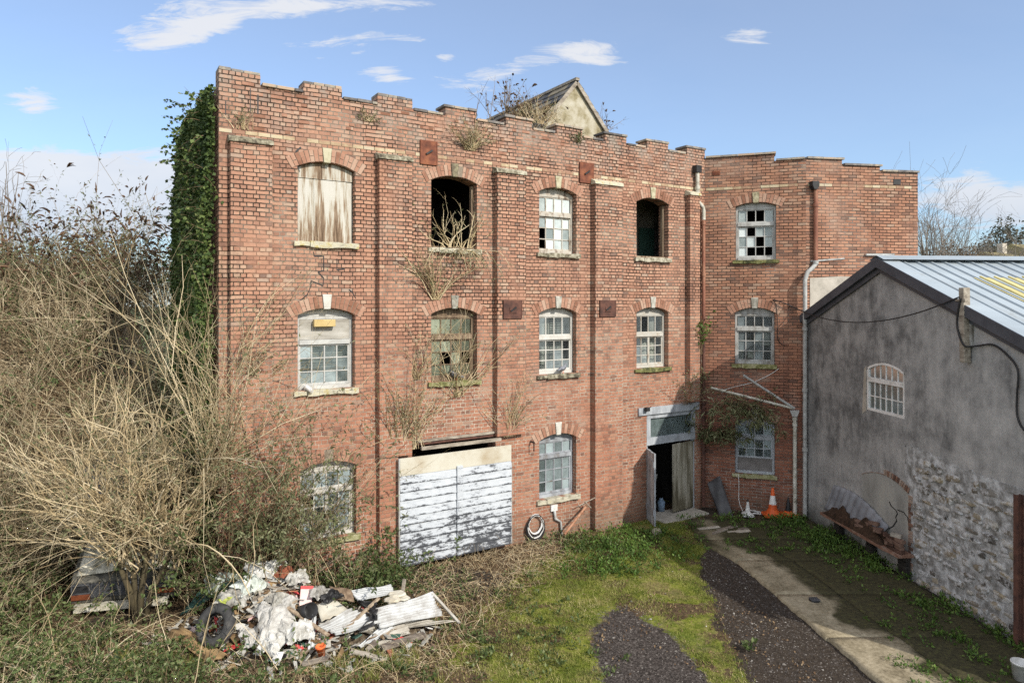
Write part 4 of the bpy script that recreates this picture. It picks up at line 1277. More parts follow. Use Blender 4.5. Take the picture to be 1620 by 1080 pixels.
rt = MB(); rt.box(.05, LB - .002, .33, 5.5, 8.75, 8.9); rt.box(LB - .33, LB - .003, .322, 5.5, -.4, 8.749); rt.build('flat_roof', M['slate'], wb)
for z in (3.1, 5.9):
    f = MB(); f.box(.02, LA - .02, .33, 2.19, z - .15, z); f.build('floor', M['dark'], ext)
window(ext, sA(AX[0][0]), sA(AX[0][1]), *A_ROWS[0], wood='grey_wood', glass='glass_pale', zt=lerp(A_ROWS[0][0], A_ROWS[0][1], .665), missu=(1, 2), miss=((1, 2), (2, 1), (1, 0), (2, 0), (3, 0)),
       label='grey window with many broken panes', key='keystone_dark', sill='stone_moss', t=.1)
window(ext, sA(AX[1][0]), sA(AX[1][1]), *A_ROWS[1], wood='grey_wood', glass='glass_clear', zt=lerp(A_ROWS[1][0], A_ROWS[1][1], .68), sill='stone_moss',
       label='grey window with clutter behind the glass', t=.1, back=[('stuffed', .55, .95, .35, .75), ('curtain', .0, .2, .0, .6), ('stuffed', .3, .7, .05, .3)])
w = window(ext, sA(AX[2][0]), sA(AX[2][1]), *A_ROWS[2], wood='blue_wood', glass='glass_dusty', nl=(4, 2), zt=lerp(A_ROWS[2][0], A_ROWS[2][1], .70), sill='stone_moss', t=.1,
       lowpanel=lerp(A_ROWS[2][0], A_ROWS[2][1], .30), label='blue framed window over the traffic cones')
# air bricks
vb = MB(); p = FA.at(1133, 274); vb.box(p[0] - .1, p[0] + .1, -.012, .02, p[1] - .06, p[1] + .06)
for k in range(3): vb.box(p[0] - .08, p[0] + .08, -.02, -.013, p[1] - .045 + k * .035, p[1] - .03 + k * .035)
vb.build('air_brick', M['rust'], ext)
vb = MB(); p = FB.at(1419, 288); vb.box(p[0] - .11, p[0] + .11, -.01, .02, p[1] - .07, p[1] + .07); vb.build('air_brick', M['black'], wb)
# patch of old cement and the mark of a lost roof on the right part
cpb = MB()
pts = [FB.at(*q) for q in ((1281, 440), (1330, 437), (1385, 439), (1400, 452), (1380, 462), (1281, 500))]
cpb.prism(pts, lambda u, v, d: (u, d, v), -.012, .02); cpb.build('cement_patch', M['cement'], wb)
lm = MB(); a = FB.at(1282, 413); b = FB.at(1335, 409); c = FB.at(1368, 403); d = FB.at(1412, 403)
lm.bar((a[0], -.01, a[1]), (b[0], -.01, b[1]), .03, .04); lm.bar((c[0], -.05, c[1]), (d[0], -.05, d[1]), .05, .05); lm.build('lead_flashing', M['pipe_grey'], wb)
# downpipes
hx, hzz = FB.s(1288, -.08), FB.z(1288, 293, -.08)
h = MB()
h.prism([(-.1, .1), (.1, .1), (.1, -.02), (.05, -.12), (-.05, -.12), (-.1, -.02)], lambda u, v, d: (hx + u, d, hzz + v), -.17, -.01)
h.build('rainwater_head', M['black'], wb, bevel=.01)
px0 = FB.s(1290.5, -.08)
pipe('downpipe', FB, wb, [(px0, -.08, hzz - .1), (px0, -.08, FB.z(1290, 415, -.08))], .052, 'pipe_rust', [(px0, -.08, 8.2)], 'rust red upper downpipe')
zs2 = FB.z(1290, 416, -.08); zs3 = FB.z(1274, 440, -.08); xl = FB.s(1273.5, -.12)
pipe('downpipe', FB, wb, [(px0, -.08, zs2 + .06), (px0, -.08, zs2 - .02), (lerp(px0, xl, .3), -.09, zs2 - .13), (lerp(px0, xl, .75), -.11, zs2 - .24), (xl, -.12, zs3 - .05), (xl, -.12, zs3 - .5), (xl, -.12, 3.0), (xl, -.12, .05)],
     .055, 'pipe_grey', [(px0, -.08, zs2 + .02), (xl, -.12, 4.95), (xl, -.12, 3.35), (xl, -.12, 1.8)], 'long grey downpipe with swan neck')
# broken white gutter pipes and their downpipe on the ground floor
def A3(px, py, t): 
    s, z = FA.at(px, py, t); return (s, t, z)
pipe('gutter_pipe', FA, ext, [A3(1124, 613, -.12), A3(1190, 629.5, -.2), A3(1254, 645.5, -.2)], .035, 'pipe_pale', (), 'sagging white pipe crossing the wall')
pipe('gutter_pipe', FA, ext, [A3(1176, 593.5, -.15), A3(1215, 619, -.2), A3(1257, 646, -.22)], .035, 'pipe_grey', (), 'second white pipe sloping from the window')
hb = A3(1257, 653, -.16)
h = MB(); h.prism([(-.12, .07), (.12, .07), (.06, -.09), (-.06, -.09)], lambda u, v, d: (hb[0] + u, d, hb[2] + v), -.25, -.06); h.build('rainwater_head', M['grey_wood'], ext, bevel=.01)
dpx = FA.s(1257.5, -.15)
pipe('downpipe', FA, ext, [(dpx, -.15, hb[2] - .08), (dpx, -.15, .05)], .05, 'pipe_pale', [(dpx, -.15, hb[2] - .3), (dpx, -.15, 2.75), (dpx, -.15, 2.6)], 'white flaking downpipe')

# ------------------------------------------------------------------ the grey gabled building
grey = empty('grey_outbuilding', (FG.o.x, FG.o.y, 0), FG.ang, 'grey rendered gable building with pale ribbed metal roof', 'building')
sG = FG.s
pkS, pkZ = FG.at(1395, 411)
lz = FG.z(1281, 500)
near = 9.6
rs_ = (pkZ - FG.z(1610, 526)) / (FG.s(1610) - pkS)
gw0, gw1 = FG.at(1371.5, 648); 
wx0, wx1 = FG.s(1371), FG.s(1431.5)
wz0 = FG.z(1401, 655); wzs = FG.z(1371, 581); wzc = FG.z(1401, 573.5)
wzs = min(wzs, wzc - .1)
out = [(0.02, -.4), (0.02, lz - .03), (pkS, pkZ - .03), (near, pkZ - .03 - rs_ * (near - pkS)), (near, -.4)]
gh = [(wx0, wz0)] + arc_pts(wx0, wx1, wzs, wzc) + [(wx1, wz0)]
wall_mesh('wall', out, [gh], .3, M['render'], grey)


def roof_pt(px, py):
    """where that ray meets the near slope of the metal roof, in local axes"""
    r = Vector(((px - HX) / F_PX, 1.0, (HY - py) / F_PX))
    ds, dn = r.dot(FG.d), r.dot(FG.n)
    os_, on = -FG.o.dot(FG.d), -FG.o.dot(FG.n)
    k = (pkZ - CAMZ - rs_ * (os_ - pkS)) / (r.z + rs_ * ds)
    return os_ + ds * k, on + dn * k


# window
gw = MB()
a, b = wx0 + .012, wx1 - .012
for (u0, u1, v0, v1) in ((a, a + .05, wz0, wzs), (b - .05, b, wz0, wzs), (a + .051, b - .051, wz0 + .001, wz0 + .055)):
    gw.box(u0, u1, .0, .07, v0, v1)
zm = lerp(wz0, wzc, .625)
gw.box(a + .051, b - .051, -.012, .06, zm - .05, zm + .045)
arc = arc_pts(a, b, wzs, wzc - .01, 12)
for i in range(12):
    (u0, v0), (u1, v1) = arc[i], arc[i + 1]
    gw.prism([(u0, v0 - .055), (u1, v1 - .055), (u1, v1), (u0, v0)], lambda u, v, d: (u, d, v), .0, .07)
cx, cz, R, _ = circ(a, b, wzs, wzc - .01)
for i in range(1, 6):
    x = lerp(a + .05, b - .05, i / 6)
    ztop_ = cz + math.sqrt(R * R - (x - cx) ** 2) - .05
    gw.box(x - .011, x + .011, .02, .05, zm + .046, ztop_); gw.box(x - .011, x + .011, .02, .05, wz0 + .056, zm - .051)
zq = lerp(wz0 + .05, zm - .05, .47)
gw.box(a + .051, b - .051, .022, .048, zq - .011, zq + .011)
w = gw.build('window', M['white_plastic'], grey); tag(w, 'white arched window with narrow panes')
g = MB(); g.rnd = .3
g.prism([(a + .03, wz0 + .03)] + [(u, v - .03) for u, v in arc_pts(a + .03, b - .03, wzs, wzc - .03)] + [(b - .03, wz0 + .03)], lambda u, v, d: (u, d, v), .033, .037)
g.build('glass', M['glass_dusty'], w)
g = MB(); g.box(a, b - .1, .33, .36, wz0, wzc); g.build('blind', M['blind'], w)
rv = MB(); rv.prism([(wx0 - .16, wz0 - .12), (wx0 - .004, wz0 - .02), (wx0 - .004, wzs + .05), (wx0 - .09, wzs - .05)], lambda u, v, d: (u, d, v), -.006, .02)
rv.build('cement_patch', M['cement'], grey)
ib = MB(); ib.box(.3, near, 2.5, 2.6, -.3, 4.4); ib.box(.3, near, .32, 2.49, 3.0 - .4, 2.65); ib.build('inner_wall', M['dark'], grey)

# metal roof
DEP = 11.0
ro = MB()
def roof_slope(mb, sg, s_end, th=.03, y0=-.1, y1=DEP):
    s0 = pkS; z0 = pkZ
    z1 = pkZ - rs_ * abs(s_end - s0)
    y = y0
    mb.add([(s0, y0, z0), (s0, y1, z0), (s_end, y1, z1), (s_end, y0, z1), (s0, y0, z0 - th), (s0, y1, z0 - th), (s_end, y1, z1 - th), (s_end, y0, z1 - th)],
           [(0, 1, 2, 3), (7, 6, 5, 4), (0, 3, 7, 4), (1, 5, 6, 2), (3, 2, 6, 7), (0, 4, 5, 1)])
    y = .38
    while y < y1:
        q = [(y - .035, 0), (y - .02, .032), (y + .02, .032), (y + .035, 0)]
        vs = [(s0, yy, z0 + zz + .001) for yy, zz in q] + [(s_end, yy, z1 + zz + .001) for yy, zz in q]
        mb.add(vs, [(0, 1, 5, 4), (1, 2, 6, 5), (2, 3, 7, 6), (4, 5, 6, 7)])
        y += .31
roof_slope(ro, 1, near + .2); roof_slope(ro, -1, -.12)
o = ro.build('roof', M['metal_roof'], grey); bm_fix(o)
vt = MB()
for s_end in (near + .2, -.12):
    z1 = pkZ - rs_ * abs(s_end - pkS)
    sg = 1 if s_end > pkS else -1
    vt.add([(pkS, -.12, pkZ + .05), (pkS, .26, pkZ + .05), (s_end, .26, z1 + .05), (s_end, -.12, z1 + .05), (pkS, .26, pkZ + .004), (s_end, .26, z1 + .004)], [(0, 1, 2, 3), (1, 4, 5, 2)])
    vt.add([(pkS, -.13, pkZ + .098), (pkS, DEP, pkZ + .098), (pkS + sg * .26, DEP, pkZ + .098 - .26 * rs_), (pkS + sg * .26, -.13, pkZ + .098 - .26 * rs_)], [(0, 1, 2, 3)])
o = vt.build('roof_flashing', M['metal_roof'], grey)
bg = MB()
for s_end in (near + .2, -.12):
    z1 = pkZ - rs_ * abs(s_end - pkS)
    def fn(u, v, d, s_end=s_end): return (lerp(pkS, s_end, u), d, lerp(pkZ, z1, u) + v)
    bg.prism([(0, .052), (1, .052), (1, -.16), (0, -.16)], fn, -.14, -.12)
    bg.prism([(0, -.1), (1, -.1), (1, -.27), (0, -.27)], fn, -.055, -.025)
    bg.prism([(0, -.13), (1, -.13), (1, -.15), (0, -.15)], fn, -.119, .0)
o = bg.build('barge_board', M['steel_grey'], grey); bm_fix(o)
k0 = roof_pt(1540, 440)
sk = MB()
z0, z1 = pkZ - rs_ * (k0[0] - pkS), pkZ - rs_ * (k0[0] + 2.2 - pkS)
y = k0[1]
for i in range(8):
    q = [(y, .012), (y + .12, .012), (y + .137, .05), (y + .173, .05), (y + .19, .012), (y + .31, .012)]
    vs = [(k0[0], yy, z0 + zz) for yy, zz in q] + [(k0[0] + 2.2, yy, z1 + zz) for yy, zz in q]
    sk.add(vs, [(j, j + 1, j + 7, j + 6) for j in range(5)])
    y += .31
tag(sk.build('rooflight', M['skylight'], grey), 'yellowed translucent rooflight panel')

# blocked doorway, brick jamb, crack
bl, br = FG.s(1364), FG.s(1438)
zs1, zcr = FG.z(1366, 757), FG.z(1396, 750)
zsr = FG.z(1438, 781)
zs1 = zsr if zsr < zcr - .05 else zcr - .15
pb = MB()
pb.prism([(bl, .0)] + arc_pts(bl, br, zs1, zcr, 12) + [(br, .0)], lambda u, v, d: (u, d, v), -.012, .05)
pb.build('blocked_doorway', M['plaster_pale'], grey)
M['brick_dull'] = simple('dusty_old_brick', [(0.2, (0.10, 0.06, 0.045)), (0.5, (0.21, 0.115, 0.08)), (0.8, (0.30, 0.24, 0.20))], 7, 0.92, 0.5, usernd=.8)
ar = MB(); cx, cz, R, aa = circ(bl, br, zs1, zcr)
for i in range(26):
    f0 = i / 26
    ar.rnd = random.random()
    a0, a1 = lerp(-aa, aa, f0) + .004, lerp(-aa, aa, (i + 1) / 26) - .004
    if f0 < .5: 
        ar.prism([(cx + r * math.sin(q), cz + r * math.cos(q)) for r, q in ((R + .002, a0 - .004), (R + .016, a0 - .004), (R + .016, a1 + .004), (R + .002, a1 + .004))], lambda u, v, d: (u, d, v), -.018, .03)  # thin arc drawn as the shadow line of the recess
        continue
    ar.prism([(cx + r * math.sin(q), cz + r * math.cos(q)) for r, q in ((R + .01, a0), (R + .13, a0), (R + .13, a1), (R + .01, a1))], lambda u, v, d: (u, d, v), -.02 - random.uniform(0, .01), .03)
z = .12
while z < zs1 - .03:
    ar.rnd = random.random()
    ar.box(br + .012, br + random.choice((.08, .14)), -.02 - random.uniform(0, .012), .03, z, z + .068); z += .08
ar.build('brick_jamb', M['brick_dull'], grey, bevel=.005)
ck = MB()
cpts = [FG.at(*q, -.014) for q in ((1407, 793), (1410, 800), (1417, 806), (1420, 812), (1417, 818), (1419, 823), (1413, 832), (1406, 836))]
cpt2 = [FG.at(*q, -.014) for q in ((1420, 806), (1430, 810), (1436, 818), (1438, 828))]
for cc_ in (cpts, cpt2):
    for p, q in zip(cc_, cc_[1:]): ck.bar((p[0], -.014, p[1]), (q[0], -.014, q[1]), .01, random.uniform(.012, .03))
ck.build('crack', M['black'], grey)

# bared rubble stonework
ctop = [FG.at(1433, 704), FG.at(1470, 716), FG.at(1530, 742), FG.at(1620, 776)]
def top_at(s):
    for (a, za), (b, zb) in zip(ctop, ctop[1:]):
        if s <= b: return lerp(za, zb, (s - a) / (b - a))
    return ctop[-1][1]
sl = ctop[0][0]
bs = MB()
pts = [(br + .02, -.2), (br + .02, zs1 + .05), (sl, zs1 + .35), (sl, ctop[0][1])]
s = sl
while s < near:
    pts.append((s, top_at(s) + random.uniform(-.05, .03))); s += .09
pts += [(near - .01, top_at(near)), (near - .01, -.2)]
ns_ = 60
bs.prism(pts, lambda u, v, d: (u, d, v), -.012, .02)
st = bs.build('bared_stonework', M['lime'], grey)
rb = MB()
z = .0
while z < 2.7:
    h = random.uniform(.07, .2)
    s = br + .16 + random.uniform(-.05, .1)
    while s < near - .1:
        wd = random.uniform(.12, .46) * (1.4 if s > 6.3 else 1)
        hh = h * random.uniform(.6, 1.05)
        zc_ = z + random.uniform(-.045, .045)
        if zc_ + hh < top_at(s + wd / 2) - random.uniform(.05, .28) and random.random() > .1:
            n = 9
            e = [(s + wd / 2 + (wd / 2 - .008) * math.copysign(abs(math.cos(q)) ** .55, math.cos(q)) * random.uniform(.82, 1.06),
                  zc_ + hh / 2 + (hh / 2 - .006) * math.copysign(abs(math.sin(q)) ** .6, math.sin(q)) * random.uniform(.75, 1.08)) for q in [2 * PI * i / n for i in range(n)]]
            tl = random.uniform(-.16, .16)
            e = [(u, v + (u - s) * tl) for u, v in e]
            rb.rnd = random.random()
            dd = random.uniform(.018, .055)
            c = (sum(u for u, v in e) / n, sum(v for u, v in e) / n)
            vs = [(u, -.005, v) for u, v in e] + [(lerp(c[0], u, .86), -dd * random.uniform(.7, 1), lerp(c[1], v, .82)) for u, v in e] + [(c[0], -dd * 1.15, c[1])]
            fs = [(i, (i + 1) % n, n + (i + 1) % n, n + i) for i in range(n)] + [(n + i, n + (i + 1) % n, 2 * n) for i in range(n)]
            rb.add(vs, fs)
        s += wd + .012
    z += h + .008
rbo = rb.build('rubble_stones', M['rubble_stone'], st)
rbo['kind'] = 'stuff'
bm_fix(rbo)

# wooden service post, batten
p0, p1 = FG.at(1525.5, 455, -.09), FG.at(1527, 573, -.09)
sp = MB(); sp.bar((p0[0], -.09, p0[1]), (p1[0], -.09, p1[1]), .13, .12, (1, 0, 0))
sp.box(p0[0] - .14, p0[0] + .1, -.16, -.12, p0[1] - .25, p0[1] - .2)
sp.build('service_post', M['old_plank'], grey, bevel=.008)
q0, q1 = FG.at(1536, 486, -.02), FG.at(1537.5, 548, -.02)
bt = MB(); bt.box(q0[0] - .045, q0[0] + .05, -.05, -.001, q1[1], q0[1]); bt.build('batten', M['grey_wood'], grey)
rp = MB(); r0 = FG.at(1613, 782, -.2)
rp.box(r0[0] - .045, r0[0] + .045, -.27, -.258, -.2, r0[1]); rp.box(r0[0] - .045, r0[0] + .045, -.17, -.158, -.2, r0[1]); rp.box(r0[0] - .008, r0[0] + .008, -.256, -.172, -.2, r0[1] - .002)
po = rp.build('steel_post', M['rust_dark']); po.location = FG.world(0, 0, 0); po.rotation_euler = (0, 0, FG.ang)
tag(po, 'rusty steel post standing against the rubble stonework at the yard edge', 'post')

# overhead cable, loose cable, thin cords
def cable(name, pts, r, mat, label, cat='cable'):
    b = MB()
    # smooth through the points
    P = [Vector(p) for p in pts]
    Q = []
    for i in range(len(P) - 1):
        a, b_, c, d = P[max(i - 1, 0)], P[i], P[i + 1], P[min(i + 2, len(P) - 1)]
        for k in range(6):
            t = k / 6
            Q.append(0.5 * ((2 * b_) + (c - a) * t + (2 * a - 5 * b_ + 4 * c - d) * t * t + (3 * b_ - a - 3 * c + d) * t ** 3))
    Q.append(P[-1])
    b.tube(Q, r, 6)
    return tag(b.build(name, M[mat], None, smooth=True), label, cat)
A_ = FA.px(1262, 489, -.12); B_ = FG.px(1517, 470, -.17)
span = [FA.px(1223, 474, -.04), FA.px(1240, 479, -.08), A_]
for i in range(1, 8):
    f = i / 7; p = A_.lerp(B_, f); p.z -= .42 * 4 * f * (1 - f) * .95; span.append(p)
cable('cable', span, .013, 'black', 'black overhead cable sagging from brick wing to wooden post', 'cable')
cable('cable', [FG.px(1520, 472, -.17), FG.px(1515, 497, -.17), FG.px(1515, 520, -.17), FG.px(1525, 546, -.17), FG.px(1545, 547, -.05), FG.px(1570, 545, -.04), FG.px(1592, 560, -.04), FG.px(1610, 585, -.04), FG.px(1609, 625, -.04), FG.px(1609, 655, -.04), FG.px(1617, 676, -.04), FG.px(1640, 700, -.04)],
      .017, 'black', 'loose black cable curling below the post over grey render', 'cable')
cable('cable', [FA.px(1222, 473, -.03), FA.px(1228, 484, -.02), FA.px(1230, 510, -.02), FA.px(1230, 534, -.02), FA.px(1236, 544, -.02), FA.px(1245, 546, -.02)], .009, 'black', 'thin black cable hanging beside the middle wing window', 'cable')
cable('cord', [FA.px(1232, 583, -.08), FA.px(1215, 594, -.06), FA.px(1190, 605, -.06), FA.px(1165, 611, -.06), FA.px(1146, 617, -.12), FA.px(1142, 622, -.12)], .008, 'white_plastic', 'white cord slung across the wall above the broken pipe', 'cord')
cd = [FA.px(1168, 750, -.09), FA.px(1169, 765, -.1), FA.px(1169, 790, -.12), FA.px(1174, 806, -.2)]
c0 = gp(1190, 812, .03)
for i in range(40):
    a = i * .62; r = .17 + .05 * math.sin(i * 1.7)
    cd.append(Vector((c0.x + r * 1.25 * math.cos(a + 2.6), c0.y + r * .8 * math.sin(a + 2.6), .03 + .012 * (i % 5))))
cable('cord', cd, .008, 'white_plastic', 'white cord hanging from a sill into a coil on the ground', 'cord')

# low ledge with rubble on it
ls0, ls1 = FG.s(1300, -.35), FG.s(1424, -.35)
lg = empty('masonry_ledge', FG.world(0, 0, 0), FG.ang, 'low concrete ledge on piers along the foot of the grey wall', 'ledge')
b = MB(); rough_box(b, ls0, ls1, -.40, -.05, .50, .56, 12, .012); b.build('slab', M['brick_dull'], lg)
for x in (ls0 + .2, (ls0 + ls1) / 2, ls1 - .35):
    b = MB()
    for k in range(6): b.rnd = random.random(); b.box(x + random.uniform(0, .02), x + .24, -.17 + random.uniform(0, .02), -.06, -.02 + k * .08, .052 + k * .08)
    b.build('pier', M['dark'], lg)  # near-black piers imitate the shadow below the slab
so = MB()
def soil(u, v):
    s = lerp(ls0 + .02, ls1 - .6, u); e = min(1, 6 * u, 6 * (1 - u)) * (1 - (2 * v - 1) ** 2) ** .5
    return (s, lerp(-.39, -.05, v), .555 + e * (.13 + .36 * abs(mn.noise((s * 2.2, v * 2, 3))) + .06 * mn.noise((s * 9, v * 6, 1))))
so.grid(60, 14, soil)
o = so.build('soil_heap', simple('rotted_soil', [(0.3, (0.02, 0.013, 0.008)), (0.55, (0.05, 0.028, 0.017)), (0.75, (0.09, 0.055, 0.033))], 9, .95, .9, .02)); o.location = FG.world(0, 0, 0); o.rotation_euler = (0, 0, FG.ang)
tag(o, 'dark red brown soil and rubble heaped on the low ledge', 'soil heap', kind='stuff')
bk = MB(); bk.box(-.107, .107, -.05, .05, 0, .065)
def loose_brick(s, t, z, rz, label, group, mat='brick_dark'):
    b = MB(); b.rnd = random.random()
    b.box(-.107, .107, -.05, .05, 0, .066)
    o = b.build('brick', M[mat], None, bevel=.008)
    o.location = FG.world(s, t, z); o.rotation_euler = (random.uniform(-.06, .06), random.uniform(-.06, .06), FG.ang + rz)
    return tag(o, label, 'brick', group)
for k in range(4):
    for j in range(2):
        loose_brick(ls1 - .14 - j * .23, -.27 + random.uniform(-.03, .03), .565 + k * .069, random.uniform(-.15, .15), 'old brick in the neat stack at the near end of the ledge', 'bricks stacked at the end of the ledge')
loose_brick(ls1 - .26, -.25, .565 + 4 * .069, .5, 'pale flat brick lying on top of the ledge end stack', None, 'cement')
for k in range(10):
    s = lerp(ls1 - 1.7, ls1 - .5, k / 9)
    loose_brick(s, random.uniform(-.3, -.14), .60 + random.uniform(.02, .26) * (1 - abs(k - 5) / 7), random.uniform(-1, 1), 'red brown brick tumbled among the soil on the ledge', 'bricks tumbled on the ledge')
si = MB()
sA_, sB_ = FG.s(1312, -.12), FG.s(1398, -.12)
def bent(u, v):
    s = lerp(sA_, sB_, u) + .12 * (v - .5)
    z = .58 + (.62 - .34 * u * u + .1 * math.sin(u * 3.1)) * v
    return (s, -.22 + .17 * v + .012 * math.sin(u * 60), z)
si.grid(110, 8, bent)
o = si.build('corrugated_sheet', M['grey_iron'], None, smooth=True, solid=.006); o.location = FG.world(0, 0, 0); o.rotation_euler = (0, 0, FG.ang)
tag(o, 'bent blue grey corrugated sheet leaning behind the soil on the ledge', 'metal sheet')
for (px, py, z, w, h, mat, nm, lab, cat) in ((1336, 829, .28, .22, .3, 'grey_iron', 'metal_sheet', 'small grey metal offcut leaning under the ledge', 'metal sheet'),
                                 (1311, 815, .2, .16, .14, 'sack', 'plastic_scrap', 'white crumpled scrap under the far end of the ledge', 'litter'),
                                 (1303, 873, .02, .2, .1, 'sack', 'paper_scrap', 'white paper scrap lying on the dark concrete', 'litter')):
    p = gp(px, py, z)
    b = MB(); sd = random.random() * 9
    b.grid(7, 6, lambda u, v: ((u - .5) * w, .05 * mn.noise((u * 3 + sd, v * 3, 1)), (v - .5) * h + .03 * mn.noise((u * 4, v * 4 + sd, 5))))
    o = b.build(nm, M[mat], None, solid=.004)
    o.location = (p.x, p.y, p.z + (0.02 if z < .1 else 0)); o.rotation_euler = (math.radians(-75 if z < .1 else -18), 0, random.uniform(-.6, .3)); tag(o, lab, cat)


# ------------------------------------------------------------------ ground
CY = [8, 10.0, 10.9, 11.5, 12.5, 14.0, 16.5, 20.0, 24.0, 32.0]
CZ = [0.3, .55, 1.0, 1.7, 2.9, 4.0, 5.7, 7.2, 7.2, 6.4]


def mask_left(x, y):
    edge = np.interp(y, [9, 12, 15.0, 16.2, 18, 30], [-7.7, -8.4, -8.5, -8.0, -8.9, -15.0])
    return 1 - sstep(edge - 1.0, edge, x)


def canopy(x, y):
    """height of the top of the brush on the bank"""
    return np.interp(y, CY, CZ) * mask_left(x, y)


def ground_h(x, y):
    x = np.asarray(x, float); y = np.asarray(y, float)
    h = np.maximum(0, np.interp(y, CY, CZ) - 1.5) * 1 - 0
    h = h * (1 - sstep(np.interp(y, [9, 12, 15, 16.2, 18, 30], [-8.9, -9.5, -9.6, -9.2, -10, -16]) - 1.2, np.interp(y, [9, 12, 15, 16.2, 18, 30], [-8.9, -9.5, -9.6, -9.2, -10, -16]), x))
    b = (fbm(x, y, .8, 3) - .5) * .12 + (fbm(x, y, 3.0, 5) - .5) * .05
    flat = sstep(3.4, 4.4, x)
    b = b * (1 - flat * .8)
    # soil drawn up against the mill wall
    d = (x - FM.o.x) * FM.n.x + (y - FM.o.y) * FM.n.y
    b = b + .10 * sstep(-1.3, -.1, d) * (1 - sstep(1.0, 3.0, x))
    return h + b


def build_ground():
    xs = np.arange(-27, 9.6, .08); ys = np.arange(6.5, 31, .08)
    X, Y = np.meshgrid(xs, ys)
    Z = ground_h(X, Y)
    n1 = (fbm(X, Y, 1.1, 7) - .5); n2 = (fbm(X, Y, 4, 9) - .5)
    gl = np.interp(Y, [9, 10.1, 12.9, 15.2, 17], [-1.5, -1.05, -.2, 1.1, 2.4])
    gr = np.interp(Y, [9, 10.1, 12, 14.8, 16, 18], [3.5, 3.55, 3.7, 4.05, 4.6, 5.0])
    q = X + n1 * 1.6 + n2 * .9
    grass = sstep(gl - .45, gl + .45, q) * (1 - sstep(gr - .18, gr + .15, X + n1 * .5 + n2 * .5))
    rr = np.sqrt(((X - 2.08 + (Y - 10.6) * .05) / .86) ** 2 + ((Y - 10.3) / 2.45) ** 2) + n1 * .3 + n2 * .35
    gravel = 1 - sstep(.66, 1.12, rr)
    soil = sstep(gr - .15, gr + .15, X + n1 * .4 + n2 * .5) * sstep(15.3, 14.5, Y) if False else sstep(gr - .15, gr + .15, X + n1 * .4 + n2 * .5)
    soil = soil * (1 - .55 * sstep(15.2, 16.2, Y))
    # bare earth before the sliding doors
    soil = np.maximum(soil, (1 - sstep(.5, 1.2, np.sqrt(((X + .9) / 1.3) ** 2 + ((Y - 13.6) / .8) ** 2) + n2 * .5)) * .8)
    litter = np.maximum((1 - sstep(gl - .6, gl + .5, q)) * np.clip(.75 + n1 * 1.2, 0, 1), sstep(.46, .62, fbm(X, Y, 1.3, 77)) * .75)
    gravel = np.maximum(gravel * (1 - sstep(3.3, 3.6, X)), sstep(gr + .0, gr + .3, X + n2 * .4) * .38 * (1 - sstep(15.2, 15.8, Y)))
    edge = (X <= xs[0] + .1) | (Y >= ys[-1] - .1) | (X >= xs[-1] - .05) | (Y <= ys[0] + .05)
    ny, nx = X.shape
    V = np.stack([X, Y, Z], -1).reshape(-1, 3)
    idx = np.arange(nx * ny).reshape(ny, nx)
    Fc = np.stack([idx[:-1, :-1], idx[:-1, 1:], idx[1:, 1:], idx[1:, :-1]], -1).reshape(-1, 4)
    o = npmesh('ground', [(V, Fc, .5, 0)], [M['ground']], None, True)
    for nm, a in (('grass', grass), ('soil', soil), ('litter', litter), ('gravel', gravel)):
        at = o.data.attributes.new(nm, 'FLOAT', 'POINT'); at.data.foreach_set('value', a.astype(np.float32).ravel())
    tag(o, 'mossy, earthy yard ground with leaf litter and worn gravel', 'ground', kind='structure')
    return grass, gl


build_ground()
tr = MB(); tr.box(-900, 900, -300, 1600, -1.2, -.35)
tt_ = NT('distant_fields'); M['fields'] = tt_.done(tt_.ramp(tt_.noise(.02, 5.0), [(0.35, (0.04, 0.06, 0.02)), (0.6, (0.09, 0.11, 0.035)), (0.75, (0.12, 0.10, 0.06))]), .95)
tag(tr.build('terrain', M['fields']), 'distant low fields reaching the horizon', 'terrain', kind='structure')


def gz(x, y):
    return float(ground_h(np.array([x]), np.array([y]))[0])


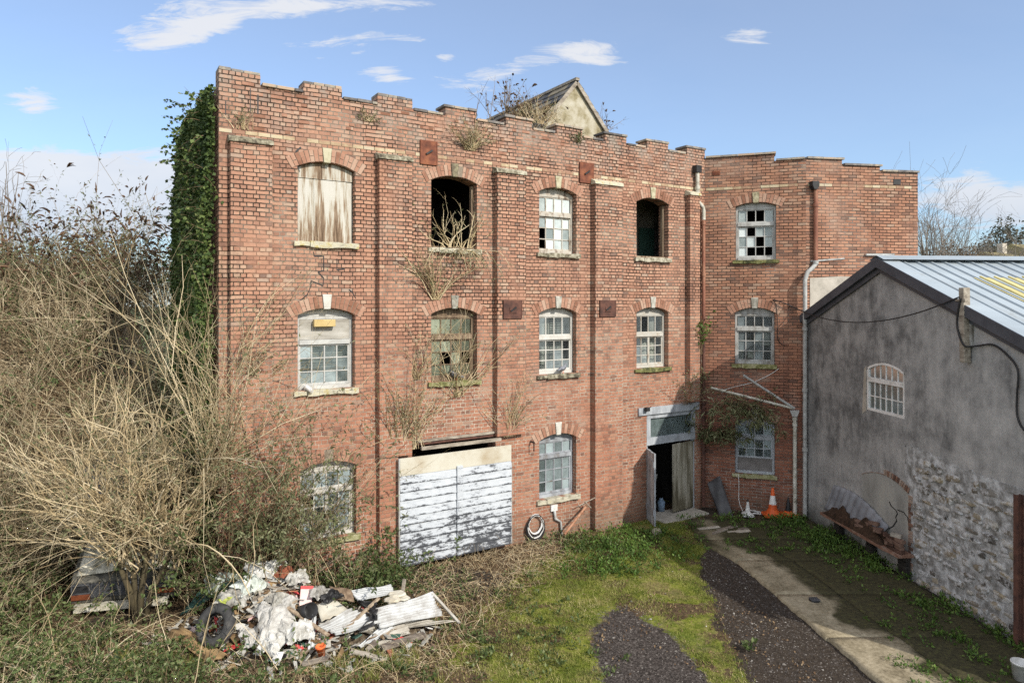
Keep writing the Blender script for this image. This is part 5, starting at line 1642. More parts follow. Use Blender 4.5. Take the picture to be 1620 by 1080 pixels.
def build_concrete():
    chunks = []; mss = []
    yb = [7.2, 9.3, 11.35, 13.05, 14.75, 16.1, 17.6]
    xl = lambda y: np.interp(y, [7, 14.79, 16.2, 17.8], [5.73, 4.86, 4.35, 4.6])
    xr = lambda y: np.interp(y, [7, 18], [8.55, 7.6])
    ub = [0, .40, 1]
    for i in range(len(yb) - 1):
        for j in range(2):
            ny, nx = max(3, int((yb[i + 1] - yb[i]) / .07)), 26
            vv = np.linspace(yb[i] + .006, yb[i + 1] - .006, ny); uu = np.linspace(ub[j], ub[j + 1], nx)
            U, Yv = np.meshgrid(uu, vv)
            X = xl(Yv) + (xr(Yv) - xl(Yv)) * U
            if j == 0: X[:, -1] -= .006
            else: X[:, 0] += .006
            if j == 0: X[:, 0] += (fbm(X[:, 0], vv, 2.3, 3) - .5) * .07 + (fbm(X[:, 0], vv, 9, 3) - .5) * .06
            Z = .06 + (fbm(X, Yv, .9, 31) - .5) * .05 + (fbm(X, Yv, 6, 8) - .5) * .012 + .008 * (i % 2) + .006 * j
            Zs = Z.copy(); Zs[0] -= .02; Zs[-1] -= .02; Zs[:, -1] -= .02; Zs[:, 0] -= (.07 if j == 0 else .02)
            V = np.stack([X, Yv, Zs], -1)
            # inset ring gives the slabs an edge
            V[1, :, 1] = V[0, :, 1] + .006; V[-2, :, 1] = V[-1, :, 1] - .006
            V[:, 1, 0] = V[:, 0, 0] + .008; V[:, -2, 0] = V[:, -1, 0] - .008
            idx = np.arange(nx * ny).reshape(ny, nx)
            Fc = np.stack([idx[:-1, :-1], idx[:-1, 1:], idx[1:, 1:], idx[1:, :-1]], -1).reshape(-1, 4)
            chunks.append((V.reshape(-1, 3), Fc, .5, 0))
            d = X - xl(Yv)
            ms = sstep(.5, 1.15, d + (fbm(X, Yv, 1.3, 4) - .5) * 1.1) * .74 + sstep(14.2, 16.0, Yv) * .5 + .22 + sstep(1.9, 2.9, d) * .3
            ms = ms - (1 - sstep(0.0, .35, np.abs(d - .45))) * .25
            mss.append(ms.ravel())
    o = npmesh('concrete_yard', chunks, [M['concrete']], None, False)
    at = o.data.attributes.new('moss', 'FLOAT', 'POINT'); at.data.foreach_set('value', np.concatenate(mss).astype(np.float32))
    tag(o, 'stained concrete slabs green with moss beside the grey building', 'concrete', kind='structure')


build_concrete()
p = gp(1288.5, 949, .07)
dg = MB(); dg.lathe([(.1, 0), (.1, .02), (.09, .022)], 16, Matrix.Translation((p.x, p.y, .065)))
dg.cur = 1
for k in range(6): dg.box(p.x - .08, p.x + .08, p.y - .075 + k * .027, p.y - .06 + k * .027, .0865, .1)
tag(dg.build('drain_cover', [M['black'], M['sheet_dark']]), 'small round iron drain grate set in the concrete', 'drain cover')


def scatter(n, x0, x1, y0, y1, keep):
    x = rng.uniform(x0, x1, n * 3); y = rng.uniform(y0, y1, n * 3)
    k = rng.random(n * 3) < keep(x, y)
    x, y = x[k][:n], y[k][:n]
    return np.stack([x, y, ground_h(x, y)], 1)


def front_of_mill(x, y, m=0.05):
    return ((x - FM.o.x) * FM.n.x + (y - FM.o.y) * FM.n.y) < -m


GLY = ([9, 10.1, 12.9, 15.2, 17], [-1.5, -1.05, -.2, 1.1, 2.4])
def grass_keep(x, y):
    gl = np.interp(y, *GLY); gr = np.interp(y, [9, 10.1, 12, 14.8, 16, 18], [3.5, 3.55, 3.7, 4.05, 4.6, 5.0])
    rr = np.sqrt(((x - 2.08 + (y - 10.6) * .05) / .86) ** 2 + ((y - 10.3) / 2.45) ** 2)
    k = sstep(gl - .9, gl + .5, x) * (1 - sstep(gr - .25, gr + .1, x)) * sstep(.85, 1.15, rr)
    return k * front_of_mill(x, y) * np.clip(sstep(.3, .62, fbm(x, y, 1.4, 12)) * 1.1 + .12, 0, 1)

P = scatter(70000, -2.5, 5.2, 8.6, 18.4, grass_keep)
ch = [blades(P, .045, .75, .0055, 0)]
P2 = scatter(5000, -2.5, 4.6, 8.6, 17, lambda x, y: grass_keep(x, y) * (fbm(x, y, 2.4, 40) > .55))
ch.append(blades(P2, .11, .6, .006, 0))
# coarse tufts in the near left corner
P3 = scatter(9000, -9, -1, 8.6, 11.2, lambda x, y: (fbm(x, y, 1.4, 21) > .55) * 1.0)
ch.append(blades(P3, .16, .6, .007, 0))
tag(npmesh('grass', ch, [M['grass']]), 'short mossy grass of the yard', 'grass', kind='stuff')

# pebbles and chips on gravel, earth
def pebbles(P, size, mi=0):
    n = len(P)
    base = np.array([[1, 0, 0], [0, 1, 0], [-1, 0, 0], [0, -1, 0], [0, 0, .7], [0, 0, -.4]], float)
    V = base[None] * size[:, None, None] * rng.uniform(.5, 1.3, (n, 6, 1))
    a = rng.uniform(0, 2 * PI, n); c, s = np.cos(a), np.sin(a)
    x = V[..., 0] * c[:, None] - V[..., 1] * s[:, None]; y = V[..., 0] * s[:, None] + V[..., 1] * c[:, None]
    V = np.stack([x, y, V[..., 2]], -1) + P[:, None]
    f = np.array([[0, 1, 4], [1, 2, 4], [2, 3, 4], [3, 0, 4]])
    Fc = (f[None] + np.arange(n)[:, None, None] * 6).reshape(-1, 3)
    return V.reshape(-1, 3), Fc, np.repeat(rng.random(n), 6), mi
M['pebble'] = mat_plant('pebble', [(0.0, (0.035, 0.03, 0.028)), (0.6, (0.10, 0.088, 0.08)), (0.85, (0.2, 0.185, 0.165)), (1.0, (0.5, 0.48, 0.44))], .9, 0)
def gravel_keep(x, y):
    rr = np.sqrt(((x - 2.08 + (y - 10.6) * .05) / .86) ** 2 + ((y - 10.3) / 2.45) ** 2)
    gr = np.interp(y, [9, 10.1, 12, 14.8, 16, 18], [3.5, 3.55, 3.7, 4.05, 4.6, 5.0]); xl = np.interp(y, [7, 14.79, 16.2], [5.73, 4.86, 4.35])
    return np.maximum(rr < 1.0, (x > gr) & (x < xl) & (y < 15.6)) * 1.0
P = scatter(9000, 1, 5.6, 8.6, 15.6, gravel_keep)
ch = [pebbles(P, rng.gamma(2, .0032, len(P)) + .003)]
P = scatter(160, -3, 5.6, 8.6, 15.6, lambda x, y: np.maximum(gravel_keep(x, y), .25))
ch.append((*pebbles(P + np.array([0, 0, .006]), rng.gamma(2, .004, len(P)) + .008)[:2], np.repeat(rng.uniform(.85, 1.2, len(P)), 6), 0))
tag(npmesh('gravel', ch, [M['pebble']]), 'loose stones on the earth track and gravel patch', 'gravel', kind='stuff')

# fallen leaves and dead stalks left of the grass
def litter_keep(x, y):
    gl = np.interp(y, *GLY)
    return (1 - sstep(gl - .4, gl + .6, x)) * front_of_mill(x, y, .02) * (.3 + fbm(x, y, 1.3, 30))
P = scatter(15000, -9, 3, 8.6, 16.5, litter_keep)
ch = [leaves(P + np.array([0, 0, .015]), .055, up=1.2, ratio=.6, mi=0)]
P = scatter(2600, -1.5, 4.6, 8.6, 17.5, lambda x, y: (.1 + (fbm(x, y, 1.3, 77) > .5)) * front_of_mill(x, y, .02))
ch.append(leaves(P + np.array([0, 0, .02]), .045, up=1.2, ratio=.6, mi=0))
P = scatter(6500, -8.5, 2.5, 8.6, 16.5, litter_keep)
d = rng.normal(size=(len(P), 3)); d[:, 2] = np.abs(d[:, 2]) * .5
S1 = grow(P, d, rng.uniform(.15, .6, len(P)), 5, .9, .25)
ch.append(tubes(S1, taper(len(P), 5, rng.uniform(.0025, .0055, len(P))), 3, 1))
P = scatter(700, -3.6, 1.6, 8.8, 15.5, lambda x, y: litter_keep(x, y) * (fbm(x, y, 1.8, 55) > .5))
d = rng.normal(size=(len(P), 3)) * .6; d[:, 2] = 1
S1 = grow(P, d, rng.uniform(.15, .45, len(P)), 5, 1.4, .2)
ch.append(tubes(S1, taper(len(P), 5, .0035), 3, 1))
tag(npmesh('leaf_litter', ch, [M['dead_leaf'], M['straw']]), 'brown fallen leaves and dead stalks on the earth', 'leaf litter', kind='stuff')

# low weeds
def weed_patch(P, lf=14, h=.16, size=.06, mi=0):
    n = len(P)
    base = np.repeat(P, lf, 0)
    d = rng.normal(size=(n * lf, 3)); d[:, 2] = np.abs(d[:, 2]) + .5
    pos = base + unit(d) * rng.uniform(.1, 1, (n * lf, 1)) * h
    return leaves(pos, size, d, up=.8, ratio=.55, mi=mi)
ch = []
def blob(cx, cy, rx, ry):
    return lambda x, y: np.exp(-(((x - cx) / rx) ** 2 + ((y - cy) / ry) ** 2)) * front_of_mill(x, y, .03)
def zone(px, py, rx, ry):
    p = gp(px, py); return blob(p.x, p.y, rx, ry)
for px, py, rx, ry, n, mi, h in ((985, 868, 1.0, .7, 260, 0, .2), (950, 900, .8, .5, 120, 0, .14), (1000, 850, .6, .4, 110, 0, .22), (880, 866, .5, .3, 50, 1, .2), (930, 868, .5, .4, 60, 1, .2),
                           (720, 925, 1.2, .6, 60, 1, .14), (800, 1000, 1.4, 1.0, 110, 1, .12), (560, 905, .8, .35, 160, 1, .3), (620, 1050, 2.0, .8, 150, 1, .14), (560, 880, .5, .2, 60, 1, .35)):
    z = zone(px, py, rx, ry); p = gp(px, py)
    P = scatter(n, p.x - 2 * rx, p.x + 2 * rx, p.y - 2 * ry, p.y + 2 * ry, z)
    ch.append(weed_patch(P, 16, h, .065, mi))
# along the grey wall and across the far end of the concrete
def wall_keep(x, y):
    w = 9.37 - .09 * y
    return sstep(1.5, .2, w - x - .35 * fbm(x, y, 1.5, 2)) * (x < w - .05) * (.2 + fbm(x, y, 2.0, 61)) * (fbm(x, y, 1.1, 62) > .42)
P = scatter(1200, 5.4, 8.6, 8.5, 17.6, wall_keep); P[:, 2] = .05
ch.append(weed_patch(P, 14, .14, .06, 0))
P = scatter(110, 5.8, 7.6, 8.6, 12.0, lambda x, y: (fbm(x, y, 1.4, 70) > .5) * 1.0); P[:, 2] = .06
ch.append(weed_patch(P, 14, .09, .05, 0))
P = scatter(150, 4.2, 7.7, 15.2, 17.9, lambda x, y: (fbm(x, y, 1.6, 66) > .45) * (.3 + (x > 5.2)) * (x < 7.55)); P[:, 2] = .05
ch.append(weed_patch(P, 14, .12, .06, 0))
p = gp(1190, 1030)
P = np.tile(np.array([[p.x, p.y, .02]]), (4, 1)) + rng.normal(size=(4, 3)) * np.array([.06, .06, 0])
ch.append(weed_patch(P, 9, .11, .10, 1))
tag(npmesh('weeds', ch, [M['weed'], M['leaf_green']]), 'low green weeds along walls and edges of the yard', 'weeds', kind='stuff')


# ------------------------------------------------------------------ vegetation
def shrub_chunks(base, n, L, spread, up=1.0, r=.006, k=8, droop=.35, wig=.14, forks=3, fl=(.2, .45), leaf=0, lsize=.07, lmat=1, lup=.3, lratio=.3, lean=(0, 0, 0), foot=.15, footy=None, fspread=.6, ldroop=.2, second=0, lo=.3, sides=3, rmul=.6):
    base = np.asarray(base, float)
    if base.ndim == 1: base = np.repeat(base[None], n, 0) + rng.normal(size=(n, 3)) * np.array([foot, footy if footy is not None else foot, 0])
    d = rng.normal(size=(len(base), 3)) * spread; d[:, 2] = np.abs(d[:, 2]) * .3 + up
    d = d + np.array(lean)
    Ls = rng.uniform(L[0], L[1], len(base))
    P = grow(base, d, Ls, k, droop, wig); R = taper(len(base), k, r * rng.uniform(.7, 1.4, len(base)))
    out = [tubes(P, R, sides, 0)]
    srcs = [P]
    if forks:
        Q, RQ = fork(P, R, forks, lo=lo, spread=fspread, lf=fl, rf=rmul)
        out.append(tubes(Q, RQ, 3, 0)); srcs.append(Q)
        if second:
            Q2, R2 = fork(Q, RQ, second, lo=.25, spread=.7, lf=(.25, .6), k=4, rf=.7)
            out.append(tubes(Q2, R2, 3, 0)); srcs.append(Q2)
    if leaf:
        for s, w in zip(srcs, (.25, .5, .25) if len(srcs) == 3 else ((.4, .6) if len(srcs) == 2 else (1,))):
            pos, dd = along(s, int(leaf * w), .35, 1.0)
            out.append(leaves(pos, lsize, dd * .6, up=lup, ratio=lratio, mi=lmat, droop=ldroop))
    return out, srcs


def seedheads(src, n, size=.16, mi=2):
    tip = src[:, -1]; d = unit(src[:, -1] - src[:, -2])
    pick = rng.integers(0, len(tip), n)
    L = size * rng.uniform(.6, 1.4, n)
    P = grow(tip[pick] - d[pick] * .02, d[pick], L, 4, 1.1, .12)
    R = np.stack([np.full(n, .006), np.full(n, .024), np.full(n, .018), np.full(n, .004)], 1) * rng.uniform(.7, 1.4, (n, 1))
    return tubes(P, R, 4, mi)


# brush covering the bank on the left
def thicket():
    def keep(x, y):
        m = mask_left(x, y)
        return (m > .12) * (.5 + .5 * (y < 15))
    P = scatter(5200, -17, -7.2, 9.5, 22, keep)
    back = sstep(13, 17, P[:, 1])
    hgt = np.maximum(.5, np.interp(P[:, 1], CY, CZ) * np.maximum(.25, mask_left(P[:, 0], P[:, 1])) - P[:, 2])
    sel = rng.random(len(P))
    st = rng.random(len(P)) < .6
    ch = []
    def grp(idx, r, mi, droop, spread, forks):
        b = P[idx]; n = len(b)
        d = rng.normal(size=(n, 3)) * spread; d[:, 2] = 1; d[:, 1] -= .18
        Q = grow(b, d, hgt[idx] * rng.uniform(.85, 1.4, n), 8, droop, .17); R = taper(n, 8, r * rng.uniform(.6, 1.4, n) * (1 + .9 * back[idx]))
        F, RF = fork(Q, R, forks, lo=.25, spread=.75, lf=(.25, .6), k=5, rf=.75)
        ch.append(tubes(Q, R, 3, mi)); ch.append(tubes(F, RF, 3, mi))
        return Q, F
    Q1, F1 = grp(st, .0105, 0, .6, .45, 3)
    Q2, F2 = grp(~st, .007, 1, .9, .5, 3)
    # dense patches of leaf
    def patchy(pos, sc, thr, seed):
        return fbm(pos[:, 0] + pos[:, 2] * .5, pos[:, 1] + pos[:, 2] * .6, sc, seed) > thr
    pos, dd = along(F2, 90000, .2, 1); k = patchy(pos, .9, .42, 3)
    ch.append(leaves(pos[k], .075, dd[k] * .5, up=.5, ratio=.5, mi=2, droop=.2))
    pos, dd = along(F1, 60000, .3, 1); k = patchy(pos, .8, .45, 8)
    ch.append(leaves(pos[k], .085, dd[k] * .5, up=.3, ratio=.26, mi=3, droop=.3))
    pos, dd = along(F2, 14000, .3, 1)
    ch.append(leaves(pos, .06, dd * .5, up=.5, ratio=.5, mi=4, droop=.4))
    tag(npmesh('bramble_thicket', ch, [M['straw_dull'], M['stem_tan'], M['leaf_green'], M['leaf_grey'], M['dead_leaf']]),
        'dense tangle of straw coloured brambles covering the bank', 'thicket', kind='stuff')


thicket()

# tall seeding shrubs along the crest of the bank
crest = [(-13.6, 16.0, 2.6, 'seeding shrub at the far edge of the brush beside the bare tree'), (-13.2, 18.6, 2.7, 'seeding shrub rising highest near the slim bare tree'),
         (-12.2, 20.2, 2.6, 'seeding shrub with dense dark heads on the crest'), (-11.3, 19.0, 2.2, 'low broad seeding shrub in mid crest of the brush'),
         (-11.6, 22.5, 2.5, 'seeding shrub with arching dark tips against the cloud'), (-11.3, 24.6, 2.3, 'seeding shrub partly hidden beside the ivy'), (-9.6, 19.3, 2.5, 'seeding shrub touching the ivy covered wall')]
for x, y, h, lab in crest:
    b = (x, y, max(gz(x, y), float(np.interp(y, CY, CZ)) - 2.0))
    ch, src = shrub_chunks(b, 46, (h * .75, h * 1.3), .5, 1.0, .009, 8, .5, .13, 5, (.2, .5), leaf=2200, lsize=.10, lratio=.28, foot=.55, second=2)
    ch.append(seedheads(src[0], 46, .30)); ch.append(seedheads(src[1], 230, .22)); ch.append(seedheads(src[2], 260, .14))
    tag(npmesh('buddleia_shrub', ch, [M['stem_tan'], M['leaf_grey'], M['seed']]), lab, 'shrub', 'seeding shrubs on the crest of the bank')

# the old stool in front of the van, with its sheaf of tall pale shoots
def stool():
    x0, y0 = -6.45, 11.75
    z0 = gz(x0, y0)
    root = empty('coppiced_shrub', (x0, y0, z0), 0, 'huge coppiced shrub with fan of pale bare shoots before the abandoned van', 'shrub')
    tr = []
    paths = [[(0, 0, -.1), (-.06, .05, .5), (-.14, .1, 1.05), (-.32, .15, 1.6)], [(.03, .02, -.1), (.06, .0, .5), (.12, .05, 1.0), (.1, .1, 1.5)], [(.08, .05, -.1), (.18, .1, .5), (.42, .15, 1.0), (.6, .2, 1.5)],
             [(-.04, .02, .1), (-.12, -.02, .6), (-.35, .02, 1.1), (-.75, .1, 1.55)], [(0.02, .06, 0), (0, .15, .7), (.02, .3, 1.3), (.0, .4, 1.7)]]
    tb = MB()
    for p in paths: tb.tube(p, [.058, .05, .042, .03], 8)
    for _ in range(8):
        a = random.uniform(0, 6.28); z = random.uniform(.95, 1.35)
        tb.tube([(.05 * math.cos(a), .05 * math.sin(a), z), (.28 * math.cos(a), .28 * math.sin(a), z + random.uniform(.02, .12))], [.03, .024], 6)
    tb.build('trunk', M['bark'], root, smooth=True)
    tips = np.array([p[-1] for p in paths] + [p[2] for p in paths])
    n = 130
    base = tips[rng.integers(0, len(tips), n)] + rng.normal(size=(n, 3)) * .09
    d = np.stack([rng.normal(size=n) * .44, rng.normal(size=n) * .36, np.ones(n)], 1)
    P = grow(base, d, rng.uniform(1.2, 3.1, n), 10, .15, .15); R = taper(n, 10, rng.uniform(.011, .021, n), .4)
    Q, RQ = fork(P, R, 5, lo=.15, spread=.7, lf=(.22, .5), k=6, rf=.7, droop=.1, wig=.22)
    Q2, R2 = fork(Q, RQ, 2, lo=.2, spread=.8, lf=(.3, .6), k=4, rf=.7)
    # long shoots arching to the left
    n2 = 26
    b2 = tips[rng.integers(0, len(tips), n2)]
    d2 = np.stack([-np.abs(rng.normal(size=n2)) * 1.0 - .5, rng.normal(size=n2) * .4, np.full(n2, .8)], 1)
    P3 = grow(b2, d2, rng.uniform(1.6, 3.0, n2), 9, .9, .08); R3 = taper(n2, 9, .014, .4)
    Q3, RQ3 = fork(P3, R3, 4, lf=(.15, .35), spread=.5)
    npmesh('shoots', [tubes(P, R, 4, 0), tubes(Q, RQ, 3, 0), tubes(Q2, R2, 3, 0), tubes(P3, R3, 4, 0), tubes(Q3, RQ3, 3, 0)], [M['straw']], root)
    pos, dd = along(Q2, 2600, .4, 1)
    npmesh('leaves', [leaves(pos, .06, dd, ratio=.3)], [M['leaf_grey']], root)


stool()

def ground_shrub(name, px, y, n, L, spread, label, mats, **kw):
    x = (px - HX) / F_PX * y
    ch, src = shrub_chunks((x, y, gz(x, y)), n, L, spread, **kw)
    return tag(npmesh(name, ch, mats), label, 'shrub'), src


for px, y, lab in ((252, 17.2, 'brown leafy shrub in the gap between bank and ivy'), (278, 16.2, 'low leafy shrub right against the ivy foot'), (225, 18.2, 'tan shrub behind the van at the back of the gap')):
    ground_shrub('dead_shrub', px, y, 110, (2.2, 4.4), .4, lab, [M['stem_tan'], M['leaf_grey'], M['seed']], leaf=4200, lsize=.11, forks=5, second=1, foot=.6, r=.011)
BL = [M['stem_brown'], M['leaf_green'], M['dead_leaf']]; BS = [M['straw'], M['leaf_grey'], M['seed']]
# brush against the mill wall and between van and wall
ground_shrub('leafy_shrub', 412, 12.2, 100, (1.6, 4.3), .27, 'leafy brown stemmed shrub climbing the mill wall left of the ground floor window', [M['stem_brown'], M['leaf_grey']], leaf=9500, lsize=.095, lratio=.32, forks=5, second=1, foot=.42, footy=.1, r=.009, lean=(.05, .1, 0))
ground_shrub('leafy_shrub', 525, 12.45, 14, (1.2, 2.2), .4, 'thin shrub straggling across the overgrown ground floor window', [M['straw'], M['leaf_grey']], leaf=450, lsize=.085, lratio=.3, forks=4, foot=.3, r=.007, lean=(-.1, .15, 0))
ground_shrub('bramble_bush', 375, 12.3, 46, (1.0, 2.2), .5, 'bramble bush with green leaves at the foot of the mill corner', BL, leaf=2600, lsize=.085, lratio=.5, forks=4, foot=.22, footy=.08, r=.007, droop=.6)
ground_shrub('dead_shrub', 330, 13.0, 120, (2.8, 5.6), .24, 'tall dead straw coloured shrub at the ivy clad corner of the mill', BS, leaf=700, lsize=.08, forks=5, second=2, foot=.4, r=.008, wig=.2)
ground_shrub('dead_shrub', 300, 14.6, 70, (2.5, 4.6), .3, 'brown dead shrub between ivy and van roof', [M['stem_brown'], M['leaf_grey'], M['seed']], leaf=1800, lsize=.09, forks=5, second=1, foot=.6, r=.009)
ground_shrub('dead_shrub', 200, 15.2, 90, (2.4, 4.2), .4, 'pale dead shrub standing behind the van', BS, leaf=1500, lsize=.09, forks=5, second=1, foot=.8, r=.009)
ground_shrub('bramble_bush', 600, 12.9, 50, (.6, 1.3), .6, 'low bramble between rubbish heap and sliding doors', BL, leaf=2600, lsize=.075, lratio=.5, forks=3, foot=.35, r=.005, droop=1.2)
ground_shrub('bramble_bush', 540, 12.75, 40, (.6, 1.3), .5, 'low bramble behind the rubbish heap under the window', BL, leaf=3000, lsize=.075, lratio=.5, forks=3, foot=.4, r=.005, droop=1.2)
for px, y, n, lab in ((60, 10.5, 120, 'sprawling bramble at the left edge below the bank'), (190, 10.2, 60, 'bramble trailing in front of the van bumper'), (310, 9.7, 55, 'bramble trailing before the brown board and tyre'),
                      (60, 9.5, 110, 'nearest bramble in the bottom left corner'), (230, 9.4, 80, 'low leafy bramble left of bottom centre'), (430, 9.3, 40, 'sparse bramble in front of the rubbish heap'), (40, 11.6, 90, 'bramble mound halfway down the left edge')):
    ground_shrub('bramble_bush', px, y, n, (.4, 1.1), .8, lab, ([M['straw']] if px in (60, 430, 190) else [M['stem_brown']]) + BL[1:], leaf=2600 if px < 300 else 1500, lsize=.065, lratio=.52, forks=3, foot=.55, r=.005, droop=1.7)
# long pale canes leaning across the foreground
P = np.array([gp(300, 1110), gp(275, 1050), gp(440, 1060), gp(140, 1080), gp(30, 1080), gp(330, 1065), gp(90, 1060), gp(520, 1090)])
d = np.array([[.3, .1, 1.0], [-.35, .1, .9], [-.5, .1, .7], [.6, .1, .9], [.5, .1, 1.], [.4, .1, .9], [-.2, .1, 1], [.7, .1, .5]])
Q = grow(P, d, np.array([1.6, 1.3, 1.1, 1.5, 1.7, 1.0, 1.3, .9]), 9, .6, .06); R = taper(8, 9, .009, .3)
F, RF = fork(Q, R, 3, lf=(.15, .4), spread=.4)
tag(npmesh('dead_canes', [tubes(Q, R, 4, 0), tubes(F, RF, 3, 0)], [M['straw']]), 'long pale dead canes leaning over the foreground brambles', 'dead canes', kind='stuff')

# ivy on the end wall of the mill
def ivy_wall():
    n = 62000
    t = rng.uniform(0, 5.9, n) ** 1.0; z = rng.uniform(1.2, 10.0, n)
    thick = .03 + .16 * fbm(t * .8, z * .8, 1.0, 5) + .3 * sstep(9.5, 6.0, z) * fbm(t, z, .5, 9)
    top = 9.6 + .5 * (fbm(t, t * 0, .9, 4) - .5) + .04 * t
    k = (z < top) * (fbm(t + z * .3, z, 1.3, 14) + .35 * (rng.random(n)) > .36)
    t, z, thick = t[k], z[k], thick[k]
    out = thick * np.sqrt(rng.random(len(t)))
    ls = FM.o
    w = np.array(FM.d) * -1; inn = np.array(FM.n)
    pos = np.array([ls.x, ls.y, 0]) + inn * (t[:, None] + .05) + w * (out[:, None] + .01); pos[:, 2] = z
    d = np.tile(w * .8 - inn * .35, (len(t), 1)); d[:, 2] -= .9
    ch = [leaves(pos, .072, d, up=-.2, ratio=.85, mi=0)]
    nb = 240
    tt_, zz = rng.uniform(0, 4, nb), rng.uniform(2, 9.6, nb)
    b = np.array([ls.x, ls.y, 0]) + inn * tt_[:, None] + w * .25; b[:, 2] = zz
    dd = np.tile(w * .8, (nb, 1)) + rng.normal(size=(nb, 3)) * .5
    Q = grow(b, dd, rng.uniform(.2, .6, nb), 5, .5, .2)
    ch.append(tubes(Q, taper(nb, 5, .006), 3, 1))
    pos, dd = along(Q, 2600, .2, 1)
    ch.append(leaves(pos, .08, dd, ratio=.8, mi=0, droop=.5))
    tag(npmesh('ivy', ch, [M['ivy'], M['stem_brown']]), 'thick dark green ivy covering the left end wall of the mill', 'ivy')


ivy_wall()

# plants rooted in the walls
def wall_plant(name, F, px, py, n, L, label, spread=.5, out=.25, foot=.06, mats=BS, cat='wall plant', t=-.02, up=.9, **kw):
    c = F.px(px, py, t)
    b = np.repeat(np.array(c)[None], n, 0) + np.array(F.d) * rng.normal(size=(n, 1)) * foot
    kw['r'] = kw.get('r', .005) * 1.5; kw.setdefault('r', .005); kw.setdefault('k', 7)
    dirn = np.array(-F.n) * out
    base_d = np.array(F.d)[None] * rng.normal(size=(n, 1)) * spread + dirn + np.array([0, 0, up])
    Ls = rng.uniform(L[0], L[1], n)
    r = kw['r']; k = kw['k']
    P = grow(b, base_d, Ls, k, kw.get('droop', .3), kw.get('wig', .13)); R = taper(n, k, r * rng.uniform(.7, 1.4, n))
    ch = [tubes(P, R, 3, 0)]
    Q, RQ = fork(P, R, kw.get('forks', 3), spread=.55, lf=(.2, .45), rf=.7)
    ch.append(tubes(Q, RQ, 3, 0))
    if kw.get('leaf'):
        pos, dd = along(Q, int(kw['leaf'] * .6), .2, 1); ch.append(leaves(pos, kw.get('lsize', .07), dd, ratio=kw.get('lratio', .28), mi=1, droop=.3))
        pos, dd = along(P, int(kw['leaf'] * .4), .3, 1); ch.append(leaves(pos, kw.get('lsize', .07), dd, ratio=kw.get('lratio', .28), mi=1, droop=.3))
    if kw.get('seeds'): ch.append(seedheads(Q, kw['seeds'], .09, 2))
    return tag(npmesh(name, ch, mats), label, cat)


BR = [M['stem_brown'], M['leaf_grey'], M['seed']]
wall_plant('buddleia', FM, 722, 392, 24, (.5, 1.15), 'pale buddleia sprouting in the unglazed upper opening', spread=.55, foot=.22, t=.05, leaf=150, r=.009, out=.1)
wall_plant('buddleia', FM, 735, 396, 30, (.3, .9), 'dry plant hanging below the sill of the unglazed upper opening', spread=.6, foot=.3, up=.1, droop=2.2, leaf=260, out=.4)
wall_plant('buddleia', FM, 690, 474, 24, (.7, 1.5), 'brown branching plant rooted above the mouldy middle window', spread=.55, leaf=260, r=.008, out=.2)
wall_plant('dead_creeper', FM, 722, 628, 30, (.9, 2.2), 'dead creeper twining over the mouldy middle window', spread=.38, out=.1, leaf=240, r=.006, wig=.2)
wall_plant('dead_creeper', FM, 660, 600, 20, (.7, 1.9), 'dead creeper left of the mouldy middle window', spread=.4, out=.08, leaf=130, r=.005, wig=.2)
wall_plant('buddleia', FM, 640, 712, 44, (.6, 2.1), 'bushy plant growing on the ledge left above the sliding doors', spread=.32, out=.15, foot=.18, leaf=700, r=.007, t=-.1)
wall_plant('buddleia', FM, 806, 690, 30, (.6, 1.6), 'bare plant growing on the pilaster right above the sliding doors', spread=.3, out=.12, foot=.08, leaf=130, r=.006, t=-.12)
wall_plant('dry_tuft', FM, 745, 238, 52, (.3, .85), 'dry bushy tuft growing out of the parapet face', spread=.75, out=.35, leaf=240, r=.006)
wall_plant('dry_tuft', FM, 582, 192, 20, (.12, .3), 'small dry tuft on the parapet left of the third merlon', spread=.9, out=.3, leaf=90, r=.004)
wall_plant('dry_tuft', FM, 384, 205, 16, (.2, .5), 'thin dry stalks above the leftmost pilaster cap', spread=.5, out=.2, leaf=60, r=.004)
wall_plant('small_fern', FM, 641, 326, 12, (.1, .26), 'small green plant on the pilaster between first two upper openings', spread=.7, out=.4, leaf=90, r=.003, mats=[M['stem_brown'], M['leaf_green'], M['seed']])
wall_plant('small_fern', FM, 914, 226, 14, (.1, .3), 'small green tuft on the parapet under the roof gable', spread=.7, out=.3, leaf=110, r=.003, mats=[M['stem_brown'], M['leaf_green'], M['seed']])
wall_plant('creeper', FM, 1107, 560, 10, (.7, 1.2), 'bright green creeper climbing beside the downpipe at the building joint', spread=.02, out=.05, foot=.05, leaf=150, lsize=.075, lratio=.8, r=.004, t=-.14, mats=[M['stem_brown'], M['weed'], M['seed']])
wall_plant('creeper', FM, 1088, 640, 10, (.5, 1.1), 'withered creeper hanging over the entrance transom', spread=.3, out=.2, foot=.1, leaf=160, lsize=.08, r=.005, t=-.12, up=.4, mats=BR)
wall_plant('creeper', FM, 1105, 610, 8, (.3, .6), 'small grey green creeper above the entrance door corner', spread=.4, out=.2, leaf=120, lsize=.09, r=.004, t=-.12, mats=BR)
wall_plant('hanging_buddleia', FA, 1168, 640, 42, (.5, 1.35), 'drooping grey leaved shrub hanging beside the blue wing window', spread=.8, out=.45, foot=.28, up=.35, droop=2.4, leaf=900, lsize=.16, lratio=.2, r=.006, t=-.1, mats=[M['stem_brown'], M['leaf_grey'], M['seed']])
